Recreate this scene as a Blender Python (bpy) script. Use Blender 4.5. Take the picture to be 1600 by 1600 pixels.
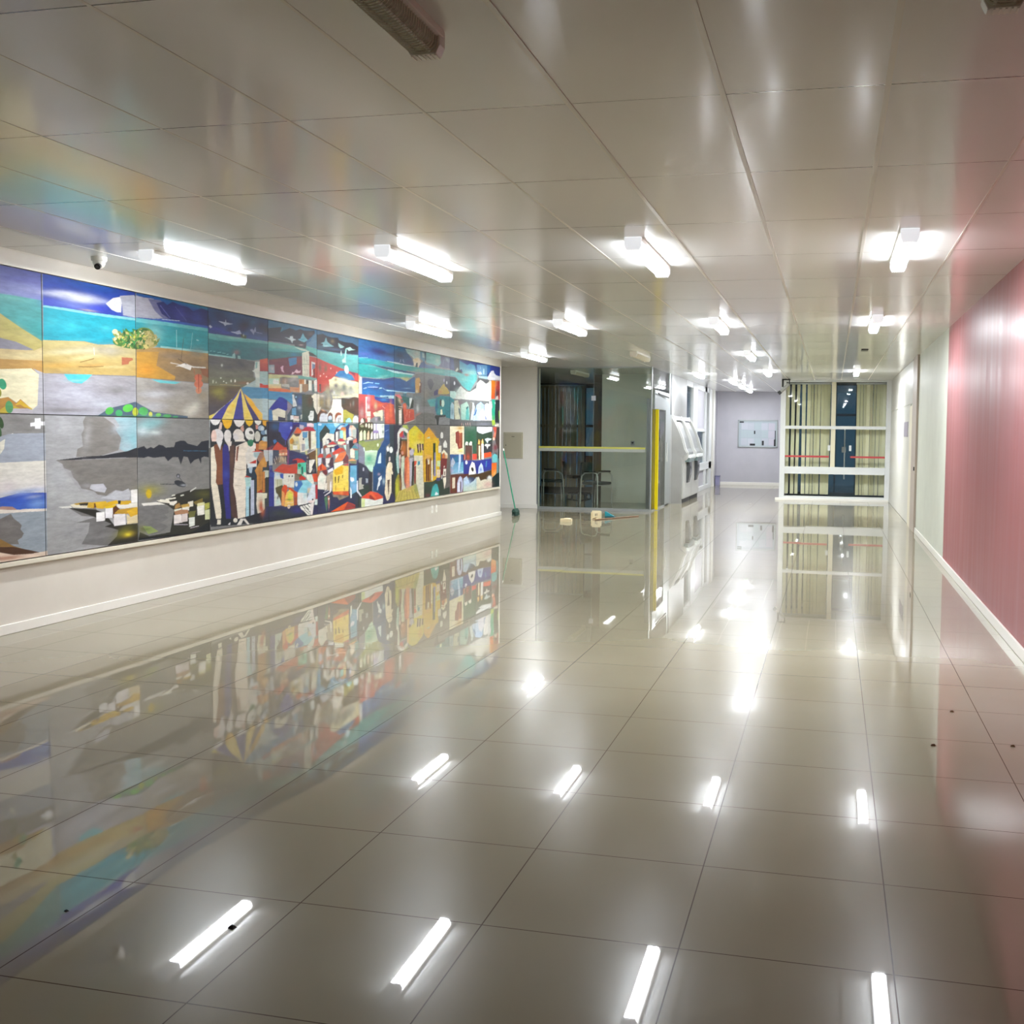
import bpy, bmesh, math, random
import numpy as np
from mathutils import Vector, Matrix

for o in list(bpy.data.objects): bpy.data.objects.remove(o)
sc = bpy.context.scene
COL = sc.collection
random.seed(7); np.random.seed(7)
PI = math.pi

# ------------------------------------------------------------------ camera
CH = 1.5393
cd = bpy.data.cameras.new('camera'); cam = bpy.data.objects.new('camera', cd); COL.objects.link(cam); sc.camera = cam
yaw, pitch, roll, FPX = -0.2254, -0.0549, 0.0112, 1635.4
F = Vector((math.sin(yaw)*math.cos(pitch), math.cos(yaw)*math.cos(pitch), math.sin(pitch)))
R0 = Vector((math.cos(yaw), -math.sin(yaw), 0)); U0 = R0.cross(F)
R = math.cos(roll)*R0 + math.sin(roll)*U0; U = -math.sin(roll)*R0 + math.cos(roll)*U0
M = Matrix((R, U, -F)).transposed().to_4x4(); M.translation = (0, 0, CH)
cam.matrix_world = M
cd.sensor_fit = 'HORIZONTAL'; cd.sensor_width = 36; cd.lens = 36*FPX/1600
cd.shift_x = (800-924.14)/1600; cd.shift_y = -(800-766.06)/1600
cd.clip_start = .05; cd.clip_end = 200

# ------------------------------------------------------------------ sky at dusk, exposure
w = bpy.data.worlds.new('World'); sc.world = w; w.use_nodes = True
bg = w.node_tree.nodes['Background']; bg.inputs[0].default_value = (.0042, .0095, .0145, 1); bg.inputs[1].default_value = 1.0
vs = sc.view_settings; vs.view_transform = 'Standard'; vs.look = 'None'; vs.gamma = 1; vs.use_curve_mapping = False
vs.exposure = 2.83
LAMP = 33.0            # strength of the lit fluorescent diffusers
sc.cycles.use_adaptive_sampling = False; sc.cycles.max_bounces = 12; sc.cycles.diffuse_bounces = 6; sc.cycles.glossy_bounces = 6
sc.cycles.transparent_max_bounces = 16; sc.cycles.sample_clamp_indirect = 6
sc.cycles.caustics_reflective = True; sc.cycles.blur_glossy = .3

# ------------------------------------------------------------------ room constants (metres)
H = 2.8385; XR = 1.3264; XL = -5.8867; XW = XL-.04
Y0 = -3.5; YE = 25.3; YB = 32.1; XS = -3.45; YG = 20.25

# ------------------------------------------------------------------ helpers
def lin(h):
    return tuple(((int(h[i:i+2], 16)/255+.055)/1.055)**2.4 if int(h[i:i+2], 16) > 10 else int(h[i:i+2], 16)/3294.6 for i in (0, 2, 4))+(1,)
def mat(name, col, rough=.5, metal=0, spec=.5, coat=0, emit=None, es=0, bump=None, coatr=.05):
    m = bpy.data.materials.new(name); m.use_nodes = True
    nt = m.node_tree; b = nt.nodes['Principled BSDF']
    c = lin(col) if isinstance(col, str) else tuple(col)+(1,)
    b.inputs['Base Color'].default_value = c; b.inputs['Roughness'].default_value = rough
    b.inputs['Metallic'].default_value = metal; b.inputs['Specular IOR Level'].default_value = spec
    b.inputs['Coat Weight'].default_value = coat; b.inputs['Coat Roughness'].default_value = coatr
    if emit: b.inputs['Emission Color'].default_value = lin(emit); b.inputs['Emission Strength'].default_value = es
    if bump:
        s, k, sc3 = bump
        tc = nt.nodes.new('ShaderNodeTexCoord'); mp = nt.nodes.new('ShaderNodeMapping'); mp.inputs['Scale'].default_value = sc3
        n = nt.nodes.new('ShaderNodeTexNoise'); n.inputs['Scale'].default_value = s; n.inputs['Detail'].default_value = 3
        bu = nt.nodes.new('ShaderNodeBump'); bu.inputs['Strength'].default_value = k; bu.inputs['Distance'].default_value = .01
        nt.links.new(tc.outputs['Object'], mp.inputs[0]); nt.links.new(mp.outputs[0], n.inputs['Vector'])
        nt.links.new(n.outputs['Fac'], bu.inputs['Height']); nt.links.new(bu.outputs[0], b.inputs['Normal'])
    return m
class NT:
    def __init__(s, m): s.t = m.node_tree; s.b = s.t.nodes['Principled BSDF']
    def n(s, typ, **kw):
        o = s.t.nodes.new(typ)
        for k, v in kw.items(): setattr(o, k, v)
        return o
    def math(s, op, a, b=None, c=None):
        o = s.n('ShaderNodeMath', operation=op)
        for i, v in enumerate((a, b, c)):
            if v is None: continue
            if hasattr(v, 'type'): s.t.links.new(v, o.inputs[i])
            else: o.inputs[i].default_value = v
        return o.outputs[0]
    def l(s, a, b): s.t.links.new(a, b)

class MB:
    def __init__(s): s.v = []; s.f = []; s.mi = []
    def add(s, v, f, mi=0):
        k = len(s.v); s.v += [tuple(p) for p in v]; s.f += [tuple(i+k for i in q) for q in f]; s.mi += [mi]*len(f); return s
    def box(s, x0, x1, y0, y1, z0, z1, mi=0):
        if x0 > x1: x0, x1 = x1, x0
        if y0 > y1: y0, y1 = y1, y0
        if z0 > z1: z0, z1 = z1, z0
        v = [(x0,y0,z0),(x1,y0,z0),(x1,y1,z0),(x0,y1,z0),(x0,y0,z1),(x1,y0,z1),(x1,y1,z1),(x0,y1,z1)]
        return s.add(v, [(3,2,1,0),(4,5,6,7),(0,1,5,4),(1,2,6,5),(2,3,7,6),(3,0,4,7)], mi)
    def tube(s, pts, r, n=10, cap=True, mi=0, r2=None):
        pts = [Vector(p) for p in pts]; V = []; Fc = []; up = None
        for i, p in enumerate(pts):
            d = (pts[min(i+1, len(pts)-1)]-pts[max(i-1, 0)]).normalized()
            if up is None: up = Vector((0,0,1)) if abs(d.z) < .9 else Vector((1,0,0))
            a = d.cross(up).normalized(); b = a.cross(d).normalized(); up = b
            rr = r if r2 is None else r+(r2-r)*i/(len(pts)-1)
            for k in range(n): t = 2*PI*k/n; V.append(p+a*rr*math.cos(t)+b*rr*math.sin(t))
        for i in range(len(pts)-1):
            for k in range(n): Fc.append((i*n+k, i*n+(k+1)%n, (i+1)*n+(k+1)%n, (i+1)*n+k))
        if cap: Fc.append(tuple(range(n))[::-1]); Fc.append(tuple(range((len(pts)-1)*n, len(pts)*n)))
        return s.add(V, Fc, mi)
    def extrude(s, prof, axis, a, b, mi=0):
        # prof: closed outline in the two other axes (order x,y,z without axis)
        def P(q, t):
            l = list(q); l.insert(axis, t); return tuple(l)
        n = len(prof); V = [P(q, a) for q in prof]+[P(q, b) for q in prof]
        Fc = [(i, (i+1)%n, n+(i+1)%n, n+i) for i in range(n)]+[tuple(range(n))[::-1], tuple(range(n, 2*n))]
        return s.add(V, Fc, mi)
    def lathe(s, prof, c=(0,0,0), n=24, mi=0):
        V = []; Fc = []
        for r, z in prof:
            for k in range(n): t = 2*PI*k/n; V.append((c[0]+r*math.cos(t), c[1]+r*math.sin(t), c[2]+z))
        for i in range(len(prof)-1):
            for k in range(n): Fc.append((i*n+k, i*n+(k+1)%n, (i+1)*n+(k+1)%n, (i+1)*n+k))
        Fc.append(tuple(range(n))[::-1]); Fc.append(tuple(range((len(prof)-1)*n, len(prof)*n)))
        return s.add(V, Fc, mi)
    def build(s, name, m, parent=None, bevel=0, smooth=False, segs=2):
        me = bpy.data.meshes.new(name); me.from_pydata(s.v, [], s.f)
        ms = m if isinstance(m, (list, tuple)) else [m]
        for q in ms: me.materials.append(q)
        me.polygons.foreach_set('material_index', s.mi)
        b = bmesh.new(); b.from_mesh(me); bmesh.ops.recalc_face_normals(b, faces=b.faces); b.to_mesh(me); b.free()
        if smooth: me.shade_smooth()
        o = bpy.data.objects.new(name, me); COL.objects.link(o)
        if smooth: me.set_sharp_from_angle(angle=math.radians(35))
        if bevel:
            bv = o.modifiers.new('bevel', 'BEVEL'); bv.width = bevel; bv.segments = segs; bv.limit_method = 'ANGLE'
        if parent is not None: o.parent = parent; o.matrix_parent_inverse = parent.matrix_world.inverted() if False else Matrix()
        return o
def tag(o, label=None, cat=None, group=None, kind=None):
    for k, v in (('label', label), ('category', cat), ('group', group), ('kind', kind)):
        if v: o[k] = v
    return o
def empty(name, loc=(0,0,0), rz=0, **kw):
    o = bpy.data.objects.new(name, None); COL.objects.link(o); o.location = loc; o.rotation_euler = (0,0,rz)
    return tag(o, **kw)
def struct(o): o['kind'] = 'structure'; return o
def copy_tree(o, parent=None):
    c = o.copy(); COL.objects.link(c)
    if parent is not None: c.parent = parent
    for ch in [x for x in list(COL.objects) if x.parent == o]: copy_tree(ch, c)
    return c
# ------------------------------------------------------------------ materials
def floor_mat():
    m = mat('porcelain_tile', 'd4c9b0', .22, spec=.08, coat=1, coatr=.015)
    m.node_tree.nodes['Principled BSDF'].inputs['Coat IOR'].default_value = 1.5
    m.node_tree.nodes['Principled BSDF'].inputs['IOR'].default_value = 1.35; T = NT(m)
    g = T.n('ShaderNodeNewGeometry'); sp = T.n('ShaderNodeSeparateXYZ'); T.l(g.outputs['Position'], sp.inputs[0])
    S = .62
    u = T.math('DIVIDE', T.math('SUBTRACT', sp.outputs[0], -1.653), S); v = T.math('DIVIDE', T.math('SUBTRACT', sp.outputs[1], 3.0376), S)
    fu, fv = T.math('FRACT', u), T.math('FRACT', v)
    def edge(f): return T.math('MINIMUM', f, T.math('SUBTRACT', 1, f))
    e = T.math('MINIMUM', edge(fu), edge(fv)); grout = T.math('LESS_THAN', e, .0021/S)
    cb = T.n('ShaderNodeCombineXYZ'); T.l(T.math('FLOOR', u), cb.inputs[0]); T.l(T.math('FLOOR', v), cb.inputs[1])
    wn = T.n('ShaderNodeTexWhiteNoise', noise_dimensions='3D'); T.l(cb.outputs[0], wn.inputs['Vector'])
    # every tile is bedded at its own very slight tilt
    vm = T.n('ShaderNodeVectorMath', operation='SUBTRACT'); T.l(wn.outputs['Color'], vm.inputs[0]); vm.inputs[1].default_value = (.5, .5, .5)
    vs_ = T.n('ShaderNodeVectorMath', operation='MULTIPLY'); T.l(vm.outputs[0], vs_.inputs[0]); vs_.inputs[1].default_value = (.0016, .002, 0)
    # added tilt of the normals at the near end shifts the lamp reflections
    sl = T.n('ShaderNodeMapRange'); sl.inputs[1].default_value = 4.2; sl.inputs[2].default_value = 3.3; sl.inputs[3].default_value = 0; sl.inputs[4].default_value = -.016; T.l(sp.outputs[1], sl.inputs[0])
    sc_ = T.n('ShaderNodeCombineXYZ'); T.l(sl.outputs[0], sc_.inputs[1])
    sa = T.n('ShaderNodeVectorMath', operation='ADD'); T.l(vs_.outputs[0], sa.inputs[0]); T.l(sc_.outputs[0], sa.inputs[1]); vs_ = sa
    va = T.n('ShaderNodeVectorMath', operation='ADD'); T.l(g.outputs['Normal'], va.inputs[0]); T.l(vs_.outputs[0], va.inputs[1])
    no = T.n('ShaderNodeVectorMath', operation='NORMALIZE'); T.l(va.outputs[0], no.inputs[0])
    nz = T.n('ShaderNodeTexNoise'); nz.inputs['Scale'].default_value = 2.6; nz.inputs['Detail'].default_value = 1.5; T.l(g.outputs['Position'], nz.inputs['Vector'])
    bu = T.n('ShaderNodeBump'); bu.inputs['Strength'].default_value = .012; bu.inputs['Distance'].default_value = .01
    T.l(nz.outputs['Fac'], bu.inputs['Height']); T.l(no.outputs[0], bu.inputs['Normal'])
    T.l(bu.outputs[0], T.b.inputs['Normal']); T.l(bu.outputs[0], T.b.inputs['Coat Normal'])
    # faint cloudiness of the glaze, darker grout
    n2 = T.n('ShaderNodeTexNoise'); n2.inputs['Scale'].default_value = 1.3; n2.inputs['Detail'].default_value = 4; T.l(g.outputs['Position'], n2.inputs['Vector'])
    r = T.n('ShaderNodeValToRGB'); r.color_ramp.elements[0].color = lin('847c66'); r.color_ramp.elements[1].color = lin('8e866f'); T.l(n2.outputs['Fac'], r.inputs[0])
    mx = T.n('ShaderNodeMixRGB'); T.l(grout, mx.inputs[0]); T.l(r.outputs[0], mx.inputs[1]); mx.inputs[2].default_value = lin('4a3c2c')
    T.l(mx.outputs[0], T.b.inputs['Base Color'])
    T.l(T.math('MULTIPLY', T.math('SUBTRACT', 1, grout), .8), T.b.inputs['Coat Weight'])
    rr = T.n('ShaderNodeMapRange'); T.l(n2.outputs['Fac'], rr.inputs[0]); rr.inputs[3].default_value = .2; rr.inputs[4].default_value = .3
    T.l(rr.outputs[0], T.b.inputs['Roughness'])
    return m
def ceil_mat():
    m = mat('pvc_ceiling_panel', 'd8d2c6', .13, spec=.25); T = NT(m)
    g = T.n('ShaderNodeNewGeometry'); sp = T.n('ShaderNodeSeparateXYZ'); T.l(g.outputs['Position'], sp.inputs[0])
    u = T.math('DIVIDE', T.math('SUBTRACT', sp.outputs[0], -3.4834), .6091); v = T.math('DIVIDE', T.math('SUBTRACT', sp.outputs[1], 4.0924), 1.2182)
    fu, fv = T.math('FRACT', u), T.math('FRACT', v)
    ev = T.math('MULTIPLY', T.math('MINIMUM', fv, T.math('SUBTRACT', 1, fv)), 1.2182)
    eu = T.math('MULTIPLY', T.math('MINIMUM', fu, T.math('SUBTRACT', 1, fu)), .6091)
    cb = T.n('ShaderNodeCombineXYZ'); T.l(T.math('FLOOR', u), cb.inputs[0]); T.l(T.math('FLOOR', v), cb.inputs[1])
    wn = T.n('ShaderNodeTexWhiteNoise', noise_dimensions='3D'); T.l(cb.outputs[0], wn.inputs['Vector'])
    joint = T.math('MAXIMUM', T.math('LESS_THAN', ev, T.math('MULTIPLY_ADD', wn.outputs['Value'], .004, .0015)), T.math('LESS_THAN', eu, .002))
    vm = T.n('ShaderNodeVectorMath', operation='SUBTRACT'); T.l(wn.outputs['Color'], vm.inputs[0]); vm.inputs[1].default_value = (.5, .5, .5)
    vs_ = T.n('ShaderNodeVectorMath', operation='MULTIPLY'); T.l(vm.outputs[0], vs_.inputs[0]); vs_.inputs[1].default_value = (.012, .008, 0)
    va = T.n('ShaderNodeVectorMath', operation='ADD'); T.l(g.outputs['Normal'], va.inputs[0]); T.l(vs_.outputs[0], va.inputs[1])
    no = T.n('ShaderNodeVectorMath', operation='NORMALIZE'); T.l(va.outputs[0], no.inputs[0])
    nz = T.n('ShaderNodeTexNoise'); nz.inputs['Scale'].default_value = 3; nz.inputs['Detail'].default_value = 2; T.l(g.outputs['Position'], nz.inputs['Vector'])
    bu = T.n('ShaderNodeBump'); bu.inputs['Strength'].default_value = .06; bu.inputs['Distance'].default_value = .01
    T.l(nz.outputs['Fac'], bu.inputs['Height']); T.l(no.outputs[0], bu.inputs['Normal']); T.l(bu.outputs[0], T.b.inputs['Normal'])
    mx = T.n('ShaderNodeMixRGB'); T.l(joint, mx.inputs[0]); mx.inputs[1].default_value = lin('f0f0ee'); mx.inputs[2].default_value = lin('4a4338')
    T.l(mx.outputs[0], T.b.inputs['Base Color'])
    return m
def pink_mat():
    m = mat('pink_gloss_paint', 'b26a6c', .3, spec=.1); T = NT(m)
    tc = T.n('ShaderNodeTexCoord'); mp = T.n('ShaderNodeMapping'); mp.inputs['Scale'].default_value = (1, 5.5, .55); T.l(tc.outputs['Object'], mp.inputs[0])
    n = T.n('ShaderNodeTexNoise'); n.inputs['Scale'].default_value = 1.3; n.inputs['Detail'].default_value = 1; T.l(mp.outputs[0], n.inputs['Vector'])
    bu = T.n('ShaderNodeBump'); bu.inputs['Strength'].default_value = .12; bu.inputs['Distance'].default_value = .012; T.l(n.outputs['Fac'], bu.inputs['Height']); T.l(bu.outputs[0], T.b.inputs['Normal'])
    rr = T.n('ShaderNodeMapRange'); T.l(n.outputs['Fac'], rr.inputs[0]); rr.inputs[3].default_value = .26; rr.inputs[4].default_value = .48; T.l(rr.outputs[0], T.b.inputs['Roughness'])
    r = T.n('ShaderNodeValToRGB'); r.color_ramp.elements[0].color = lin('8c5052'); r.color_ramp.elements[1].color = lin('9c6264'); T.l(n.outputs['Fac'], r.inputs[0]); T.l(r.outputs[0], T.b.inputs['Base Color'])
    return m
def glass_mat(name, tint, rough=.01, spec=1.0):
    m = bpy.data.materials.new(name); m.use_nodes = True; t = m.node_tree; t.nodes.clear()
    o = t.nodes.new('ShaderNodeOutputMaterial'); mx = t.nodes.new('ShaderNodeMixShader'); tr = t.nodes.new('ShaderNodeBsdfTransparent'); gl = t.nodes.new('ShaderNodeBsdfGlossy')
    fr = t.nodes.new('ShaderNodeFresnel'); fr.inputs[0].default_value = 1.52; ml = t.nodes.new('ShaderNodeMath'); ml.operation = 'MULTIPLY'; ml.inputs[1].default_value = spec
    tr.inputs[0].default_value = lin(tint); gl.inputs['Roughness'].default_value = rough
    t.links.new(fr.outputs[0], ml.inputs[0]); t.links.new(ml.outputs[0], mx.inputs[0]); t.links.new(tr.outputs[0], mx.inputs[1]); t.links.new(gl.outputs[0], mx.inputs[2]); t.links.new(mx.outputs[0], o.inputs[0])
    return m
def dusty(name, c1, c2, rough, scale=3, metal=0):
    m = mat(name, c1, rough, metal=metal); T = NT(m); tc = T.n('ShaderNodeTexCoord')
    n = T.n('ShaderNodeTexNoise'); n.inputs['Scale'].default_value = scale; n.inputs['Detail'].default_value = 5; T.l(tc.outputs['Object'], n.inputs['Vector'])
    r = T.n('ShaderNodeValToRGB'); r.color_ramp.elements[0].position = .35; r.color_ramp.elements[1].position = .65
    r.color_ramp.elements[0].color = lin(c1); r.color_ramp.elements[1].color = lin(c2); T.l(n.outputs['Fac'], r.inputs[0]); T.l(r.outputs[0], T.b.inputs['Base Color'])
    return m
M_floor = floor_mat(); M_ceil = ceil_mat(); M_pink = pink_mat()
M_wall = dusty('warm_white_wall_paint', 'ccc6ba', 'd0cabf', .38)
M_wallg = dusty('satin_white_wall_paint', 'bec1b3', 'c3c6b8', .5)
M_lav = dusty('cool_white_wall_paint', 'aeacb2', 'b2b0b6', .5)
M_base = mat('white_baseboard', 'e2dfd6', .3)
M_grid = mat('white_ceiling_runner', 'dcd8ce', .3)
M_alu = mat('pale_aluminium', 'd0d2d0', .35, metal=0)
M_alug = mat('grey_aluminium', '9ea3a2', .35, metal=.5)
M_steel = dusty('brushed_steel_panel', '92928e', '9a9a98', .4, 2, metal=.1)
M_dark = mat('dark_trim', '2a2c2c', .5)
M_tan = mat('taupe_door_trim', 'a89c90', .5)
M_glass = glass_mat('green_tinted_glass', 'f5f9f5', spec=.9)
M_glassw = glass_mat('clear_window_glass', 'fbfdfd', spec=.7)
M_glasss = glass_mat('side_window_glass', 'f4f8fa', spec=.3)
M_lit = mat('lit_diffuser', 'ffffff', .4, emit='f3f8ff', es=LAMP)
M_lit2 = mat('lit_diffuser_brighter', 'ffffff', .4, emit='f3f8ff', es=LAMP*2.0)
M_side = mat('lit_diffuser_side', 'ffffff', .4, emit='f3f8ff', es=LAMP*.18)
M_lampw = mat('white_lamp_housing', 'eeece4', .35)
M_capglow = mat('faint_glow_end_cap', 'dcdcd8', .3, emit='f3f8ff', es=.1)  # faint emission stands in for tube light passing through the caps
M_rib = mat('prismatic_diffuser_rib', 'f0ecdc', .15)
M_lampin = mat('dim_reflector', 'a8a28c', .4)
M_tube = mat('unlit_fluorescent_tube', 'd8d8cc', .3)
M_black = mat('black_plastic', '17191a', .35)
M_yellow = mat('bright_yellow_film', 'ffe800', .35)
M_blind = dusty('cream_blind_fabric', 'f0eac0', 'f5f0cc', .7)
M_blindd = dusty('beige_blind_fabric', 'c0b494', 'c8bc9c', .7)
M_red = mat('red_stripe_film', 'b03a3a', .5)
M_green = mat('green_painted_handle', '1e8a68', .35)
M_bristle = mat('dark_green_bristle', '28463c', .8)
M_cream = dusty('cream_plastic', 'd8ccaa', 'cfc29c', .45)
M_teal = mat('teal_plastic', '18808c', .4)
M_wood = mat('brown_stick', '7a5a3c', .5)
M_seat = mat('dark_green_grey_upholstery', '263634', .8, bump=(200, .2, (1,1,1)))
M_frame = mat('grey_tube_frame', 'c0c4c2', .35)
M_paper = mat('white_paper', 'b8bcc4', .6)
M_board = mat('pale_board', 'a4aeb4', .4)
M_screen = mat('slot_grey', '4a4d50', .25)
M_atm = mat('grey_machine_fascia', '7e807f', .4)
M_atmw = mat('white_machine_panel', 'b0b0ac', .35)
M_purple = mat('lavender_box', '8a88a8', .5)
M_beigebox = mat('beige_painted_steel', 'c0bba4', .4)

# ------------------------------------------------------------------ structure
def quad_box(name, x0, x1, y0, y1, z0, z1, m, parent=None, bevel=0):
    return MB().box(x0, x1, y0, y1, z0, z1).build(name, m, parent, bevel)
struct(quad_box('floor', -9.6, 3.2, Y0-.1, 33, -.12, 0, M_floor))
struct(quad_box('ceiling', -9.6, 3.2, Y0-.1, 33, H, H+.12, M_ceil))
struct(quad_box('wall_left', XW-.12, XW, Y0, 18.36, 0, H, M_wall))
b = MB(); b.box(XR, XR+.15, Y0, 13.17, 0, H, 0); b.box(XR, XR+.15, 13.17, YE+.1, 0, H, 1)
struct(b.build('wall_right', [M_pink, M_wallg]))
struct(quad_box('wall_front', -9.6, 3.2, Y0-.12, Y0, 0, H, M_wall))
struct(quad_box('wall_far_left', -9.6, -5.755, YG, YG+.14, 0, H, dusty('pale_wall_paint', 'e8e5dc', 'ebe8e0', .5)))
struct(quad_box('wall_outer_left', -9.6, -9.46, Y0, 33, 0, H, M_wall))
struct(quad_box('wall_back', -3.6, -1.0, YB, YB+.14, 0, H, M_lav))
struct(quad_box('wall_back_right', -1.22, -1.1, YE+.05, YB, 0, H, M_lav))
# baseboards
struct(quad_box('baseboard_left', XW, XW+.018, Y0, 18.36, 0, .075, M_base, bevel=.004))
struct(quad_box('baseboard_left_end', XW-.12, XW+.018, 18.36, 18.375, 0, .075, M_base))
struct(quad_box('baseboard_right', XR-.018, XR, Y0, 17.42, 0, .085, M_base, bevel=.004))
struct(quad_box('baseboard_far_left', -9.4, -5.755, YG-.016, YG, 0, .09, M_base, bevel=.004))
struct(quad_box('baseboard_back', -3.4, -1.1, YB-.016, YB, 0, .09, M_base, bevel=.004))
# ceiling runners along the room, joined to the panels
k = 0
for i in range(-9, 9):
    x = -3.4834+.6091*i
    if not (XW < x < XR): continue
    k += 1; hw = .011 if i in (4, 5, 6) else (.007 if i > 1 else .005)
    if i >= 4: struct(quad_box('trim_%d' % k, x-hw, x+hw, Y0, YE if x > -1.1 else YB, H-(.004 if i in (4,5,6) else .002), H+.01, M_grid))
    else: struct(quad_box('trim_%d' % k, x-hw, x+hw, Y0, 18.3 if x < -3.5 else YB, H-.0015, H+.01, M_grid))
# pilaster and door panels of the right wall
struct(quad_box('trim_20', XR-.035, XR, 17.42, 18.3, 0, H, M_tan, bevel=.004))
d = empty('door_2', (0,0,0)); struct(d)
quad_box('frame_post', XR-.03, XR, 18.3, 18.95, 0, 2.06, mat('cream_door_edge', 'd8d0ba', .5), d)
quad_box('leaf', XR-.014, XR, 19.0, YE-.05, 0.005, 2.09, mat('white_door_panel', 'c4c2ba', .4, spec=.3), d)
quad_box('upper_panel', XR-.012, XR, 18.35, YE-.05, 2.105, H-.005, mat('white_transom_panel', 'c0beb6', .4, spec=.3), d)
quad_box('sign_plate', XR-.02, XR-.013, 19.5, 20.55, 1.53, 1.80, mat('grey_purple_sign', '8c8490', .5), d)
quad_box('lock', XR-.05, XR-.03, 17.5, 17.56, .99, 1.05, M_black, d)

# --- far window of the right bay
wd = empty('window_1', (0, YE, 0)); struct(wd)
f = MB()
f.box(-1.21, -1.09, -.04, .06, 0, H); f.box(1.205, XR, -.04, .06, 0, H)
f.box(-1.09, 1.205, -.04, .06, 2.79, H); f.box(-1.09, 1.205, -.05, .05, 1.685, 1.76)
f.box(-1.09, 1.205, -.06, .06, .625, .795); f.box(-1.09, 1.205, -.05, .06, 0, .10)
f.build('frame', M_alu, wd, .004)
for z0, z1 in ((.10, .625), (.795, 1.685), (1.76, 2.79)):
    quad_box('pane', -1.09, 1.205, .01, .018, z0, z1, M_glassw, wd)
quad_box('center_post', -.04, .065, -.005, .06, .795, 2.79, mat('cream_post', 'cfc9ae', .5), wd)
f = MB(); f.box(-1.09, -.07, -.004, -.001, 1.015, 1.06); f.box(.42, 1.2, -.004, -.001, 1.015, 1.06)
f.build('red_stripe', M_red, wd)
quad_box('handle_plate', -.10, -.045, -.02, -.006, 1.18, 1.31, M_alu, wd); quad_box('handle_plate', .385, .44, -.02, -.006, 1.18, 1.31, M_alu, wd)
quad_box('sill', -1.3, 1.3, -.09, -.04, 0, .05, M_base, wd)
# outer glazing with the double glass door behind the blinds
YO = YE+1.5
wo = empty('window_2', (0, YO, 0)); struct(wo)
f = MB(); f.box(-1.2, 1.9, -.03, .03, H-.06, H); f.box(-1.2, 1.9, -.03, .03, 0, .12)
for x in (-1.15, .07, .57, 1.9): f.box(x-.02, x+.02, -.03, .03, .1, H)
f.box(.09, .55, -.02, .02, 2.02, 2.08)
f.build('frame', mat('dark_blue_grey_frame', '3c5060', .5), wo)
quad_box('pane', -1.2, 1.9, -.004, .004, .12, H-.06, M_glassw, wo)
struct(quad_box('wall_outer_right', 1.9, 2.0, YE+.1, 33, 0, H, M_lav))
dd = empty('door_3', (.30, YO, 0)); struct(dd)
f = MB(); f.box(-.016, .016, -.05, -.035, .45, 1.72); f.build('edge_rail', M_alu, dd)
f = MB(); f.box(-.07, .03, -.06, -.035, 1.12, 1.26); f.build('lock_plate', M_alu, dd)

# vertical blinds between the two glazings
def blinds(name, y, xs, z0, z1, m, label, wslat=.085, ang=.9, seed=1, group=None):
    rnd = random.Random(seed)
    e = empty(name, ((xs[0]+xs[-1])/2, y, 0), label=label, cat='blind', group=group); cx = e.location.x
    b = MB()
    for x in xs:
        a = ang+rnd.uniform(-.35, .35); dx, dy = math.cos(a)*wslat/2, math.sin(a)*wslat/2
        sw = rnd.uniform(-.02, .02)
        nx, ny = -dy/wslat*.003, dx/wslat*.003
        x -= cx
        V = []
        for zz, s_ in ((z0, sw), (z1, 0)):
            V += [(x-dx-nx+s_, -dy-ny, zz), (x+dx-nx+s_, dy-ny, zz), (x+dx+nx+s_, dy+ny, zz), (x-dx+nx+s_, -dy+ny, zz)]
        b.add(V, [(0,1,2,3),(4,5,6,7),(0,1,5,4),(1,2,6,5),(2,3,7,6),(3,0,4,7)])
    b.build('slats', m, e)
    quad_box('headrail', xs[0]-cx-.05, xs[-1]-cx+.05, -.02, .02, z1, z1+.04, M_alu, e)
    return e
xs = []; x = -1.06
while x < -.05:
    xs.append(x); x += .125 if x < -.6 else .078
blinds('vertical_blind', YE+.32, xs, .13, H-.09, M_blind, 'cream vertical blind left of the blue glass door, its slats spread wide at the left', seed=3, ang=.45, group='cream vertical blinds behind the far window')
xs = []; x = .58
while x < 1.22: xs.append(x); x += .076
blinds('vertical_blind', YE+.34, xs, .13, H-.09, M_blind, 'cream vertical blind bunched right of the blue glass door', seed=5, ang=.45, group='cream vertical blinds behind the far window')

# --- side wall of the bay at left: glass booth, machine wall, side windows
bp = empty('window_3', (0, YG, 0)); struct(bp)          # front glazing of the booth
quad_box('pane', -5.755, -4.625, 0, .012, .05, H, M_glass, bp)
quad_box('pane', -4.615, -3.47, 0, .012, .05, H, M_glass, bp)
quad_box('joint', -4.625, -4.615, -.002, .014, .05, H, mat('silicone_joint', '5a605c', .4), bp)
quad_box('base_rail', -5.755, -3.46, -.015, .03, 0, .05, M_alug, bp)
quad_box('head_rail', -5.755, -3.46, -.008, .024, H-.025, H, M_alug, bp)
quad_box('side_jamb', -5.775, -5.745, -.012, .03, 0, H, M_alug, bp)
quad_box('sticker', -4.665, -4.575, -.004, -.001, 2.175, 2.27, M_paper, bp)
b = MB(); b.box(-5.74, -3.57, -.003, -.0008, 1.225, 1.262, 0); b.box(-5.74, -3.57, -.003, -.0008, 1.165, 1.225, 1)
b.build('stripe', [mat('pale_yellow_stripe', 'b8b850', .5), mat('pale_grey_stripe', '9aa098', .5)], bp)
d1 = empty('door_1', (XS, 20.5, 0)); struct(d1)       # side of the booth: steel corner, glass door, frame
b = MB(); b.box(-.10, .0, -.25, -.20, 0, 2.22); b.box(-.02, .0, -.25, -.19, 2.22, H); b.box(-.03, .01, 1.95, 2.12, 0, H); b.box(-.02, .01, .05, 1.95, 2.03, 2.40); b.box(-.02, .01, 1.45, 1.95, 0, 2.03)
b.build('frame', M_alug, d1, .003)
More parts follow.
